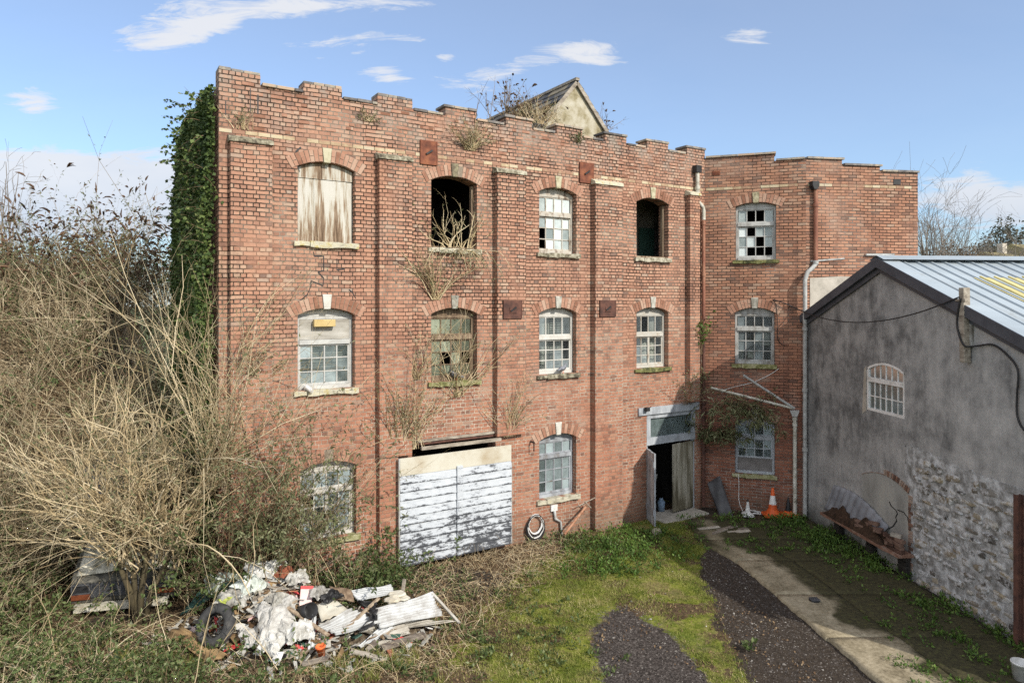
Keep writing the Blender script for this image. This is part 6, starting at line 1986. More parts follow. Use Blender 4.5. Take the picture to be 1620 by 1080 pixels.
wall_plant('hanging_buddleia', FA, 1140, 690, 30, (.4, .95), 'grey leaved shrub in the corner between entrance and blue wing window', spread=.6, out=.4, foot=.2, up=.5, droop=1.6, leaf=700, lsize=.15, lratio=.2, r=.006, t=-.1, mats=[M['stem_brown'], M['leaf_grey'], M['seed']])
wall_plant('dead_creeper', FM, 338, 770, 55, (2.2, 5.0), 'straw coloured dead creeper up the left corner of the mill', spread=.13, out=.3, foot=.14, leaf=420, wig=.2, forks=5, r=.006, t=-.06)
wall_plant('buddleia', FM, 405, 610, 26, (.5, 1.2), 'leafy buddleia sprig high on the mill wall near the left corner', spread=.4, out=.3, foot=.12, leaf=420, r=.006, t=-.05)
wall_plant('roof_bush', FM, 822, 196, 60, (.4, 1.15), 'dark twiggy bush on the roof left of the gable', spread=.5, out=-.1, foot=.3, leaf=200, r=.007, t=1.2, mats=[M['stem_brown'], M['leaf_grey'], M['seed']], seeds=110, forks=5)
wall_plant('roof_bush', FM, 855, 196, 44, (.3, .75), 'dry straw bush against the broken slates of the gable', spread=.8, out=.2, foot=.2, leaf=150, r=.006, t=1.0, forks=5)
wall_plant('roof_bush', FM, 955, 205, 14, (.3, .75), 'thin twigs right of the roof gable', spread=.5, out=-.1, foot=.15, leaf=20, r=.005, t=2.6, mats=BR, seeds=20)
for px, py, lab in ((752, 187, 'single tall bare twig behind the fourth merlon'), (778, 192, 'single tall bare twig behind the crenel left of the roof bush')):
    wall_plant('bare_twig', FM, px, py, 2, (.9, 1.25), lab, spread=.06, out=0, t=.5, r=.004, mats=BR, cat='twig', forks=2)

# ------------------------------------------------------------------ trees and houses beyond
def bare_tree(x, y, z0, h, label, n1=14, group='bare winter trees beyond', cat='tree', r=.16, dens=1.0, narrow=.35, name='bare_tree'):
    root = empty(name, (x, y, z0), random.uniform(0, 6), label, cat, group)
    tb = MB()
    zt = h * .38
    tb.tube([(0, 0, -.3), (.04 * h * .2, 0, zt * .5), (0, .02 * h, zt), (.02 * h, 0, h * .7)], [r, r * .8, r * .6, r * .2], 8)
    tb.build('trunk', M['far_twig'], root, smooth=True)
    n = n1
    zz = rng.uniform(.2, .62, n) * h
    b = np.stack([np.zeros(n), np.zeros(n), zz], 1)
    d = rng.normal(size=(n, 3)) * narrow; d[:, 2] = 1
    P = grow(b, d, (h - zz) * rng.uniform(.7, 1.05, n), 8, -.1, .10); R = taper(n, 8, r * .32, .25)
    Q, RQ = fork(P, R, int(6 * dens), lo=.15, spread=.5, lf=(.25, .55), k=6, rf=.5, droop=-.1, up=.35)
    Q2, R2 = fork(Q, RQ, int(4 * dens), lo=.2, spread=.55, lf=(.3, .6), k=4, rf=.6, up=.3)
    npmesh('crown', [tubes(P, R, 4, 0), tubes(Q, RQ, 3, 0), tubes(Q2, np.maximum(R2, .007), 3, 0)], [M['far_twig']], root)
    return root


def at_y(px, y): return (px - HX) / F_PX * y
bare_tree(at_y(14, 32), 32, 2, 10.2, 'slim bare tree standing alone beyond the brush at the left edge', 9, r=.14, narrow=.3, dens=.8)
bare_tree(at_y(62, 38), 38, 2, 8.0, 'faint bare sapling right of the slim bare tree', 6, r=.08, narrow=.2, dens=.7)
for px, y, h, lab, n in ((1470, 44, 11.8, 'bare tree rising just past the end of the brick wing', 16), (1492, 46, 11.3, 'slender bare tree second past the brick wing', 12),
                         (1520, 50, 9.9, 'bare tree in the middle of the row above the metal roof', 14), (1553, 56, 9.8, 'broad bare tree left of the distant houses', 14), (1612, 70, 12.4, 'bare tree above the distant houses at the right edge', 16), (1585, 62, 9.6, 'bare tree in front of the distant houses', 12)):
    bare_tree(at_y(px, y), y, 1.0, h, lab, n, narrow=.22 if px < 1500 else .4, r=.14)


def far_bush(px, y, w, h, label, mat, z0=1.0, name='far_bush', n=8000, cone=False, cat='bush', size=.22):
    x = at_y(px, y)
    root = empty(name, (x, y, z0), 0, label, cat)
    tb = MB(); tb.tube([(0, 0, -.5), (.1, 0, h * .3), (0, .1, h * .75)], [.2, .15, .05], 7); tb.build('trunk', M['far_twig'], root)
    p = rng.normal(size=(n, 3)); p = unit(p) * (rng.random((n, 1)) ** .4)
    zz = (p[:, 2] + 1) / 2
    lump = .7 + .6 * fbm(np.arctan2(p[:, 1], p[:, 0]) * 2, zz * 4, 1.2, px)
    rad = (1.05 - zz) if cone else 1
    pos = np.stack([p[:, 0] * w * lump * rad, p[:, 1] * w * .8 * lump * rad, zz * h * (.85 + .3 * fbm(p[:, 0] * 2, p[:, 1] * 2, 1.5, 3))], 1)
    npmesh('crown', [leaves(pos, size, ratio=.5, up=.4)], [mat], root)


far_bush(1535, 52, 2.4, 9.0, 'round brown winter bush before the distant houses', M['far_hedge'])
far_bush(1503, 47, 2.0, 8.9, 'low brown brush left in the row above the roof', M['far_hedge'])
far_bush(1466, 44, 1.5, 8.0, 'low dark brush beside the brick wing end', M['far_hedge'])
far_bush(1560, 80, 2.6, 12.2, 'rounded dark evergreen left of the taller conifer', M['far_leaf'], name='evergreen_tree', cat='tree', size=.4)
far_bush(1594, 84, 3.0, 15.2, 'tall dark conifer behind the distant houses', M['far_leaf'], cone=False, name='conifer_tree', cat='tree', size=.4)
far_bush(1612, 86, 3.6, 11.8, 'broad dark conifer at the right edge behind the houses', M['far_leaf'], name='conifer_tree', cat='tree', size=.4)
far_bush(1626, 62, 2.2, 9.2, 'brown hedge in front of the right hand house', M['far_hedge'])


def house(px0, px1, y, zb, ze, zr, label):
    x0, x1 = at_y(px0, y), at_y(px1, y)
    root = empty('distant_house', ((x0 + x1) / 2, y, zb), .35, label, 'house', 'distant houses')
    w, d = (x1 - x0) / 2, 4
    b = MB(); b.box(-w, w, -d, d, 0, ze - zb); b.build('wall', M['far_wall'], root)
    r = MB(); r.prism([(-d - .4, ze - zb - .1), (d + .4, ze - zb - .1), (0, zr - zb)], lambda u, v, e: (e, u, v), -w - .4, w + .4); r.build('roof', M['far_roof'], root)
    for k in range(4):
        q = MB(); x = lerp(-w + .8, w - .8, k / 3); q.box(x - .4, x + .4, -d - .04, -d + .05, (ze - zb) - 2.0, (ze - zb) - .8); q.build('window', M['dark'], root)
    c = MB(); c.box(w * .5, w * .5 + .7, -.3, .3, zr - zb - .8, zr - zb + 1.0); c.build('chimney', M['far_wall'], root)


house(1552, 1596, 74, 4, 9.9, 11.2, 'pale distant house with mossy roof above the metal roof')
house(1594, 1650, 78, 4, 10.6, 12.4, 'right hand distant house with ochre mossy roof')


# ------------------------------------------------------------------ abandoned van in the brush
vx, vy = -7.8, 12.05
van = empty('abandoned_van', (vx, vy, 0), math.radians(14), 'abandoned old camper van with mossy pale bonnet swallowed by shrubs', 'van')
W_ = 1.7
b = MB()
def vprism(mb, prof, x0, x1): mb.prism(prof, lambda u, v, d: (d, u, v), x0, x1)
vprism(b, [(.0, .3), (.02, .66), (.06, .74), (.62, 1.16), (.66, 1.16), (2.2, 1.16), (2.2, .3)], 0, W_)
b.build('body', M['van_dark'], van, bevel=.03)
b = MB(); b.grid(14, 8, lambda u, v: (lerp(.08, W_ - .08, u), lerp(.07, .6, v), lerp(.765, 1.17, v) + .03 * math.sin(u * PI) + (.02 if .38 < u < .62 else 0)))
b.build('bonnet', M['van_white'], van, smooth=True, solid=.012)
b = MB(); b.add([(.1, .66, 1.17), (W_ - .1, .66, 1.17), (W_ - .2, 1.2, 1.86), (.2, 1.2, 1.86)], [(0, 1, 2, 3)]); b.build('windscreen', M['van_glass'], van, solid=.01)
for x, xx in ((.07, .17), (W_ - .07, W_ - .17), (W_ / 2, W_ / 2)):
    b = MB(); b.bar((x, .655, 1.17), (xx, 1.195, 1.87), .05, .05); b.build('pillar', M['van_dark'], van)
b = MB(); vprism(b, [(.45, 1.88), (.35, 2.05), (.7, 2.55), (2.2, 2.6), (2.2, 1.165), (1.35, 1.165), (1.22, 1.88)], -.02, W_ + .02); b.build('cab_over', M['van_dark'], van, bevel=.03)
b = MB(); b.add([(.12, .375, 2.0), (W_ - .12, .375, 2.0), (W_ - .16, .62, 2.42), (.16, .62, 2.42)], [(0, 1, 2, 3)]); o = b.build('front_window', M['van_glass'], van, solid=.01); o.location = (0, -.06, 0.03)
b = MB(); b.box(.33, W_ - .33, -.03, .03, .40, .64)
for k in range(6): b.box(.34, W_ - .34, -.042, -.03, .42 + k * .036, .438 + k * .036)
b.build('grille', M['van_grey'], van)
for x0, x1 in ((.02, .32), (W_ - .32, W_ - .02)):
    hb_ = MB(); hb_.box(x0, x1, -.03, .0, .62, .65); hb_.box(x0, x1, -.03, .0, .47, .49); hb_.box(x0, x0 + .02, -.03, .0, .492, .618); hb_.box(x1 - .02, x1, -.03, .0, .492, .618)
    hbo = hb_.build('headlight', M['van_grey'], van)
    q = MB(); q.box(x0 + .022, x1 - .022, -.008, -.002, .492, .618); q.build('lens', M['black'] if x0 < .5 else M['van_glass'], hbo)
    q = MB(); q.box(x0, x1, -.035, .0, .37, .465); q.build('indicator', M['amber'], van, bevel=.006)
b = MB(); rough_box(b, .1, W_ - .1, -.16, -.02, .2, .31, 8, .01); b.build('bumper', M['van_white'], van)
for x in (.16, W_ - .16):
    b = MB(); b.lathe([(.18, -.08), (.29, -.09), (.30, 0), (.29, .09), (.18, .08)], 18, Matrix.Translation((x, .62, .28)) @ Matrix.Rotation(PI / 2, 4, 'Y')); b.build('wheel', M['rubber'], van, smooth=True)
    b = MB(); sgn = -1 if x < .5 else 1
    b.box(x + sgn * .2, x + sgn * .34, .72, .76, 1.3, 1.5); b.build('wing_mirror', M['black'], van, bevel=.02)

# ------------------------------------------------------------------ rubbish heap
def heap_h(x, y):
    return .80 * math.exp(-((x + 4.1) / .85) ** 2 - ((y - 12.0) / .65) ** 2) + .34 * math.exp(-((x + 4.3) / .9) ** 2 - ((y - 11.2) / .55) ** 2) + .36 * math.exp(-((x + 2.7) / 1.0) ** 2 - ((y - 11.6) / .6) ** 2) - .4 * math.exp(-((x + 4.85) / .45) ** 2 - ((y - 10.95) / .45) ** 2)
hp = MB()
hp.grid(70, 40, lambda u, v: (lambda x, y: (x, y, gz(x, y) - .05 + heap_h(x, y) * .85 + .05 * mn.noise((x * 7, y * 7, 2)) + .03 * mn.noise((x * 19, y * 19, 4))))(lerp(-6.0, -.9, u), lerp(10.2, 12.75, v)))
tag(hp.build('rubble_heap', simple('rubble', [(0.3, (0.03, 0.022, 0.016)), (0.5, (0.10, 0.075, 0.05)), (0.65, (0.20, 0.16, 0.12)), (0.8, (0.40, 0.37, 0.33))], 14, .95, .9, .02)), 'earth and fine rubble under the dumped rubbish', 'rubble', kind='stuff')
# small broken bits
bits = MB()
mats_b = [M['sack'], M['old_plank'], M['dead_leaf'], M['corr_dirty'], M['black'], M['ply'], M['brown_wood'], M['red_print'], M['green_paint'], M['rust_cloth'], M['lime_bag'], M['pink']]
for k in range(800):
    x, y = random.gauss(-3.7, 1.0), random.gauss(11.5, .48)
    if not (-6 < x < -.9 and 10.3 < y < 12.7): continue
    z = gz(x, y) + heap_h(x, y) * .85 + .0
    bits.cur = random.choice((0, 0, 0, 0, 0, 1, 1, 1, 1, 2, 2, 2, 3, 3, 3, 3, 4, 5, 5, 6, 6, 0, 3, 7, 8, 9, 11)); bits.rnd = random.random()
    a = random.uniform(0, 6.3); t = random.uniform(-.5, .6); l = random.uniform(.04, .2); w = random.uniform(.015, .07)
    e1 = Vector((math.cos(a) * math.cos(t), math.sin(a) * math.cos(t), math.sin(t))) * l; e2 = e1.cross(Vector((random.gauss(0, .4), random.gauss(0, .4), 1))).normalized() * w
    c = Vector((x, y, z + .02)); n_ = e1.cross(e2).normalized() * .008
    q = [c - e1 - e2 * random.uniform(.4, 1), c + e1 - e2, c + e1 * random.uniform(.5, 1) + e2, c - e1 + e2 * random.uniform(.5, 1)]
    bits.add([p + n_ for p in q] + [p - n_ for p in q], [(0, 1, 2, 3), (7, 6, 5, 4), (0, 4, 5, 1), (1, 5, 6, 2), (2, 6, 7, 3), (3, 7, 4, 0)])
tag(bits.build('debris', mats_b), 'small broken scraps strewn over the rubbish heap', 'debris', kind='stuff')


def P3(c): return gp(c[0], c[1], c[2])


def sheet(name, cs, waves, amp, mat, label, cat, warp=.03, torn=.04, thick=.005, nu=26):
    c = [P3(q) for q in cs]
    nv = max(6, waves * 8)
    nrm = (c[1] - c[0]).cross(c[3] - c[0]).normalized()
    if nrm.z < 0: nrm = -nrm
    sd = random.random() * 20
    b = MB(); b.rnd = random.random()
    def fn(u, v):
        uu = u
        if u > .95: uu = u + torn * mn.noise((v * 6, sd, 1))
        if u < .05: uu = u + torn * mn.noise((v * 6, sd, 5))
        p = c[0].lerp(c[1], uu).lerp(c[3].lerp(c[2], uu), v)
        return p + nrm * (amp * math.sin(v * waves * 2 * PI) + warp * mn.noise((u * 2 + sd, v * 2, 3)) * 2)
    b.grid(nu, nv, fn)
    return tag(b.build(name, M[mat] if isinstance(mat, str) else mat, None, smooth=True, solid=thick), label, cat)


sheet('corrugated_sheet', ((553, 934, .62), (618, 925, .6), (626, 937, .5), (566, 950, .5)), 6, .026, 'corr_white', 'white corrugated sheet topmost at the back of the heap', 'metal sheet')
sheet('corrugated_sheet', ((590, 964, .44), (684, 938, .38), (698, 973, .25), (602, 990, .34)), 8, .026, 'corr_white', 'largest white corrugated sheet at the right of the heap', 'metal sheet')
sheet('corrugated_sheet', ((502, 990, .40), (556, 962, .46), (604, 984, .38), (530, 1004, .28)), 7, .026, 'corr_white', 'torn white corrugated sheet in the middle of the heap', 'metal sheet', torn=.12)
sheet('corrugated_sheet', ((541, 1003, .22), (598, 975, .36), (722, 982, .10), (650, 992, .14)), 5, .024, 'corr_dirty', 'long dirty corrugated sheet pointing right from the heap', 'metal sheet', torn=.15)
sheet('corrugated_sheet', ((565, 1023, .10), (604, 989, .27), (625, 991, .24), (586, 1016, .12)), 3, .024, 'corr_white', 'small white corrugated strip at the front of the heap', 'metal sheet')
sheet('corrugated_sheet', ((560, 1012, .1), (640, 985, .22), (650, 1000, .14), (600, 1024, .05)), 3, .02, 'corr_dirty', 'grey brown corrugated offcut low at the heap front', 'metal sheet', torn=.1)
sheet('corrugated_sheet', ((486, 1027, .12), (494, 972, .5), (500, 972, .5), (497, 1024, .14)), 2, .018, 'corr_white', 'narrow white corrugated strip standing left of the flowerpot', 'metal sheet')
sheet('plasterboard', ((509, 983, .44), (498, 955, .56), (530, 947, .58), (552, 965, .46)), 1, .002, 'garage_top', 'broken cream wallboard lying among the corrugated sheets', 'board', torn=.08)
sheet('board', ((520, 926, .72), (556, 933, .66), (561, 952, .5), (530, 946, .58)), 1, .002, 'brown_wood', 'dark brown board behind the wallboard on the heap', 'board', thick=.03)
sheet('board', ((262, 1004, .16), (288, 990, .28), (362, 1036, .10), (330, 1048, .02)), 1, .01, 'ply', 'mouldy brown board lying in front of the tyre', 'board', warp=.06, torn=.1, thick=.02)
sheet('white_panel', ((428, 1046, .10), (438, 1026, .24), (449, 1031, .22), (441, 1052, .05)), 1, .001, 'white_plastic', 'small white plastic panel at the front of the heap', 'panel', warp=.0, torn=0, thick=.015)
sheet('black_film', ((565, 948, .6), (598, 952, .52), (594, 975, .45), (572, 958, .5)), 2, .03, 'black', 'black plastic film draped over the corrugated sheets', 'plastic film', warp=.1, torn=.3)
sheet('black_film', ((583, 975, .46), (596, 962, .5), (590, 990, .36), (570, 996, .36)), 2, .02, 'black', 'torn tail of black film hanging on the corrugated sheets', 'plastic film', warp=.08, torn=.3)


def bar_thing(name, a, b, w, h, mat, label, cat):
    m = MB(); m.rnd = random.random(); m.bar(P3(a), P3(b), w, h)
    return tag(m.build(name, M[mat], None, bevel=.006), label, cat)
bar_thing('metal_strip', (684, 938, .40), (727, 985, .08), .05, .03, 'corr_dirty', 'grey metal strip leaning at the right end of the heap', 'metal strip')
bar_thing('plank', (478, 1050, .10), (519, 1040, .14), .12, .03, 'old_plank', 'short grey plank at the front of the heap by the flowerpot', 'plank')
bar_thing('plank', (560, 1030, .10), (612, 1043, .06), .09, .03, 'old_plank', 'grey plank lying low in front of the corrugated sheets', 'plank')
bar_thing('plank', (604, 1024, .12), (672, 1003, .12), .13, .06, 'old_plank', 'thick weathered plank at the right front of the heap', 'plank')
bar_thing('plank', (455, 960, .62), (520, 1005, .3), .07, .03, 'brown_wood', 'brown batten crossing the middle of the heap', 'plank')
bar_thing('plank', (360, 985, .35), (470, 950, .66), .06, .03, 'brown_wood', 'brown batten behind the tyre', 'plank')
bar_thing('slat', (636, 942, .45), (640, 915, .72), .07, .015, 'old_plank', 'grey slat standing upright behind the corrugated sheets', 'plank')
bar_thing('plank', (400, 1010, .25), (428, 955, .62), .07, .02, 'corr_dirty', 'pale splintered board standing in the heap centre', 'plank')
bar_thing('plank', (540, 1000, .3), (600, 945, .6), .06, .03, 'brown_wood', 'dark batten under the black film', 'plank')
for (px, py, z), s, lab in (((628, 940, .5), .11, 'upper pale foam lump on the corrugated sheets'), ((620, 949, .48), .10, 'lower pinkish foam lump on the corrugated sheets'), ((637, 946, .46), .09, 'white foam lump nearest the upright slat')):
    m = MB(); c = P3((px, py, z)); sd = random.random() * 9
    m.lathe([(.0, -.4), (.8, -.35), (1, 0), (.85, .35), (.0, .42)], 10); m.v = [tuple(Vector(c) + Vector((x * s * 1.5, y * s, zz * s * .8)) + Vector((1, 1, 1)) * (.03 * mn.noise((x * 2 + sd, y * 2, zz * 2)))) for x, y, zz in m.v]
    tag(m.build('foam_lump', M['garage_top'], None), lab, 'foam')


def crumple(name, c, sx, sy, h, mat, label, cat, rot=0.0, tilt=.3, n=22, f=3.2):
    sd = random.random() * 50
    m = MB(); m.rnd = random.random()
    R = Matrix.Rotation(rot, 3, 'Z') @ Matrix.Rotation(tilt, 3, 'X')
    c = P3(c)
    def fn(u, v):
        x, y = u - .5, v - .5
        r = 2 * max(abs(x), abs(y))
        a = math.atan2(y, x)
        rim = 1 + .35 * mn.noise((math.cos(a) * 1.5 + sd, math.sin(a) * 1.5, 7))
        z = h * (max(0, 1 - r * r * .9) * .7 + .55 * abs(mn.noise((x * f + sd, y * f, 1))) + .3 * abs(mn.noise((x * f * 2.3 + sd, y * f * 2.3, 4))))
        q = Vector((x * sx * rim, y * sy * rim, z)) + Vector((mn.noise((x * 5 + sd, y * 5, 9)), mn.noise((x * 5, y * 5 + sd, 3)), 0)) * .05
        return c + R @ q
    m.grid(n, n, fn)
    return tag(m.build(name, M[mat], None, solid=.004), label, cat)


crumple('plastic_bag', (355, 928, .62), .60, .5, .26, 'sack_green', 'crumpled greenish clear bag at the back left of the heap', 'plastic bag', .3)
crumple('plastic_bag', (372, 950, .58), .55, .4, .22, 'sack', 'crumpled white bag just above the tyre', 'plastic bag', -.2)
crumple('plastic_sheet', (418, 905, .86), .66, .42, .2, 'sack', 'big white plastic sheet on the highest point of the heap', 'plastic sheet', .2, .35)
crumple('plastic_bag', (395, 930, .72), .5, .4, .22, 'sack_green', 'green tinged bag below the white plastic sheet', 'plastic bag', .9)
crumple('plastic_sheet', (437, 985, .42), .55, .75, .26, 'sack_grey', 'grey dusty plastic sheet slumped down the heap front', 'plastic sheet', .2, .5)
crumple('plastic_sheet', (432, 1018, .24), .42, .5, .18, 'sack', 'white plastic trailing off the heap front above the panel', 'plastic sheet', -.3, .4)
crumple('plastic_bag', (398, 1010, .22), .3, .42, .16, 'sack_grey', 'small grey bag to the right of the tyre', 'plastic bag', .5)
crumple('plastic_bag', (475, 1000, .36), .4, .42, .18, 'sack', 'white crumpled bag left of the narrow white strip', 'plastic bag', .5)
crumple('plastic_bag', (438, 955, .6), .3, .3, .2, 'sack', 'small white bag in the middle of the heap', 'plastic bag', 1.5)
crumple('plastic_bag', (470, 918, .8), .36, .28, .18, 'sack', 'white bag beside the pink carton on top', 'plastic bag', .5)
crumple('cloth', (448, 908, .86), .3, .24, .12, 'rust_cloth', 'rusty orange cloth on the top of the heap', 'cloth', .4)
crumple('lime_bag', (365, 953, .58), .42, .18, .14, 'lime_bag', 'lime green bag lying against the top of the tyre', 'plastic bag', .1, .6)
crumple('plastic_bag', (505, 940, .66), .3, .3, .14, 'sack_grey', 'grey bag by the brown board on the heap', 'plastic bag', .8)
crumple('dark_bag', (525, 945, .62), .34, .22, .12, 'black', 'black bag scrap above the wallboard', 'plastic bag', .8)
# pink carton
c = P3((484, 945, .62))
ct = empty('carton', c, .3, 'faded pink carton with red rim standing in the heap', 'carton'); ct.rotation_euler = (-.55, .12, .3)
m = MB(); m.box(-.10, .10, -.05, .05, -.22, .13); m.build('panel', M['pink'], ct)
m = MB(); m.box(-.103, .103, -.053, .053, .132, .18); m.build('flap', M['red_print'], ct)
# dark drum and pot
m = MB(); m.lathe([(.0, 0), (.11, 0), (.125, .3), (.115, .3), (.10, .02), (0, .02)], 18, None, False)
o = tag(m.build('bucket', M['black'], None, smooth=True), 'dark bucket lying on its side beside the carton', 'bucket'); o.location = P3((478, 968, .5)); o.rotation_euler = (1.1, .5, .6)
m = MB(); m.lathe([(.0, 0), (.052, 0), (.072, .115), (.08, .115), (.08, .145), (.07, .145), (.048, .01), (0, .01)], 18, None, False)
o = tag(m.build('flowerpot', M['terracotta'], None, smooth=True), 'bright orange plastic flowerpot at the front of the heap', 'flowerpot'); o.location = P3((509, 1034, .12)); o.rotation_euler = (.12, -.12, 0)
# tyre
c = P3((341, 989, .40))
m = MB()
prof = []
Rt = .335
for k in range(13):
    a = -PI * .80 + 2 * PI * .80 * k / 12
    prof.append((Rt - .085 + .085 * math.cos(a), .088 * math.sin(a) * (1.05 if abs(math.sin(a)) > .8 else 1)))
sides = 40
vs, fs = [], []
for i, (r, z) in enumerate(prof):
    for k in range(sides):
        an = 2 * PI * k / sides; rr = r - (.010 if 3 < i < 9 and (k + i) % 2 else 0)
        vs.append((rr * math.cos(an), rr * math.sin(an), z))
for i in range(len(prof) - 1):
    for k in range(sides):
        fs.append((i * sides + k, i * sides + (k + 1) % sides, (i + 1) * sides + (k + 1) % sides, (i + 1) * sides + k))
m.add(vs, fs)
o = tag(m.build('tyre', M['rubber'], None, smooth=True, solid=.012), 'worn black car tyre leaning against the left of the rubbish heap', 'tyre')
o.location = c; o.rotation_euler = (math.radians(62), 0, math.radians(-14))
# green netting
m = MB()
nu_, nv_ = 26, 16
c0, c1, c2, c3 = P3((285, 968, .15)), P3((338, 905, .85)), P3((372, 912, .9)), P3((318, 950, .5))
pt = [[c0.lerp(c1, j / (nv_ - 1)).lerp(c3.lerp(c2, j / (nv_ - 1)), i / (nu_ - 1)) + Vector((0, 0, .06 * mn.noise((i * .3, j * .3, 1)) - .05)) for i in range(nu_)] for j in range(nv_)]
for j in range(nv_): m.tube(pt[j], .006, 3)
for i in range(nu_): m.tube([pt[j][i] for j in range(nv_)], .006, 3)
tag(m.build('garden_netting', M['netting'], None), 'dark green garden netting draped at the left of the rubbish heap', 'netting')
bar_thing('plank', (500, 905, .55), (545, 872, .9), .14, .04, 'brown_wood', 'dark plank leaning against the mill wall behind the heap', 'plank')

# ------------------------------------------------------------------ things along the walls
# coiled hose
hc = FM.at(847, 832, -.07)
m = MB()
mats_h = [M['white_plastic'], M['black']]
for k in range(9):
    m.cur = 0 if k in (0, 2, 5, 7) else 1
    r = .20 + .018 * (k % 5) + random.uniform(-.01, .01)
    dz = -.035 * (k % 5); t = -.06 - .016 * (k // 3)
    pts = [FM.world(hc[0] + r * .92 * math.cos(2 * PI * q / 28) * (1 + .03 * math.sin(q)), t + .006 * math.sin(q * 2.1), hc[1] + .05 + dz * .8 + r * 1.12 * math.sin(2 * PI * q / 28)) for q in range(29)]
    m.tube(pts, .0125, 6)
tag(m.build('hose_coil', mats_h, None, smooth=True), 'black and white hose coiled on a hook on the mill wall', 'hose')
# fallen pole leaning by the pilaster
a, b_ = FM.px(893, 845, -.45), FM.px(929, 798, -.12)
m = MB(); m.tube([a, a.lerp(b_, .5), b_], .028, 8); 
tag(m.build('broken_post', simple('red_brown_wood', [(0.3, (0.20, 0.09, 0.05)), (0.6, (0.40, 0.22, 0.14)), (0.8, (0.5, 0.36, 0.25))], 6, .9, .4), None), 'reddish broken post leaning on the mill wall under the window', 'post')
a, b_ = FM.px(915, 800, -.2), FM.px(945, 785, -.14)
m = MB(); m.tube([a, b_], .012, 6); m.tube([FM.px(925, 793, -.2), FM.px(935, 803, -.2)], .012, 6)
tag(m.build('twig', M['old_plank'], None), 'grey twig caught on top of the leaning post', 'twig')
# stone beside the door
m = MB(); rough_box(m, -.12, .12, -.1, .1, 0, .13, 3, .02); o = tag(m.build('stone_block', M['stone'], None), 'small stone block holding the open entrance door', 'stone'); o.location = gp(1038, 846, 0.0); o.rotation_euler = (0, 0, .4)
m = MB(); m.bar(FM.px(963, 637, -.03), FM.px(984, 622, -.1), .02, .05); tag(m.build('wood_splinter', M['old_plank'], None), 'bare stick poking out of the mill wall', 'stick')
# junk just inside the door
m = MB(); c = FM.world(FM.s(1053), .5, .05)
m.tube([c, c + Vector((.02, .02, .5)), c + Vector((.12, .05, .95))], .03, 8); tag(m.build('pale_pole', M['pipe_grey'], None), 'pale pole standing in the dark doorway', 'pole')
m = MB(); m.lathe([(0, 0), (.09, 0), (.1, .25), (.05, .3), (.05, .34), (0, .34)], 12); o = tag(m.build('plastic_canister', simple('blue_grey_plastic', [(0.3, (0.10, 0.16, 0.24)), (0.7, (0.25, 0.33, 0.42))], 5, .5), None, smooth=True), 'blue grey canister inside the dark doorway', 'canister'); o.location = FM.world(FM.s(1058), .28, .05)


def cone(px, py, h, label, body, base, bands, lean=0.0, basew=.40):
    p = gp(px, py, .05)
    root = empty('traffic_cone', (p.x, p.y, p.z), random.uniform(-.3, .3), label, 'traffic cone'); root.rotation_euler[0] = lean
    k = h / .72
    bm_ = MB()
    n = basew / 2
    bm_.prism([(-n, -n * .8), (-n * .8, -n), (n * .8, -n), (n, -n * .8), (n, n * .8), (n * .8, n), (-n * .8, n), (-n, n * .8)], lambda u, v, d: (u, v, d), 0, .035)
    bm_.lathe([(n * .86, .035), (n * .74, .08 * k), (.115 * k, .17 * k)], 20, None, False)
    bm_.build('base', M[base], root, bevel=.008)
    zs = [.17 * k] + [z * k for z in bands] + [h]
    for i, (z0, z1) in enumerate(zip(zs, zs[1:])):
        r = lambda z: lerp(.115 * k, .03 * k, (z - .17 * k) / (h - .17 * k))
        q = MB(); q.lathe([(r(z0), z0), (r(z1), z1)] + ([(r(z1) * .7, z1 + .005), (0.001, z1 + .005)] if i == len(zs) - 2 else []), 20, None, False)
        q.build('sleeve' if i % 2 else 'shaft', M[body[i % len(body)]], root, smooth=True)
    return root
cone(1222.5, 815, .72, 'orange traffic cone with white sleeve', ['orange', 'white_plastic', 'orange'], 'orange', [.30, .53], basew=.5)
cone(1247, 814, .46, 'black topped traffic cone with orange base', ['black'], 'orange', [], basew=.40)
cone(1183, 815, .42, 'white traffic cone with black tip beside the cord coil', ['white_plastic', 'black'], 'white_plastic', [.62], basew=.30)
# dark sheet leaning in the corner
c = [FA.px(1118, 768, -.12), FA.px(1137, 752, -.08), FA.px(1160, 817, -.62), FA.px(1136, 826, -.62), FA.px(1117, 782, -.3)]
m = MB()
m.grid(8, 16, lambda u, v: FA.px(lerp(1119, 1139, u) + 21 * v, lerp(764 - 12 * u, 822 - 6 * u, v), -.1 - .5 * v + .06 * math.sin(u * 5 + v * 4)))
tag(m.build('felt_sheet', M['sheet_dark'], None, smooth=True, solid=.01), 'dark felt sheet leaning in the corner beside the entrance', 'sheet')
for k in range(5):
    p = gp(1120 + k * 16, 836 + 6 * (k % 2), .05)
    m = MB(); m.rnd = random.random(); m.box(-.25 - .1 * random.random(), .3, -.06, .06, 0, .03)
    o = tag(m.build('fallen_slate', M['old_plank'], None), 'broken flat board lying on the ground below the felt sheet', 'board', 'broken boards in front of the entrance'); o.location = p; o.rotation_euler = (random.uniform(-.1, .15), random.uniform(-.1, .1), random.uniform(-.6, .6))
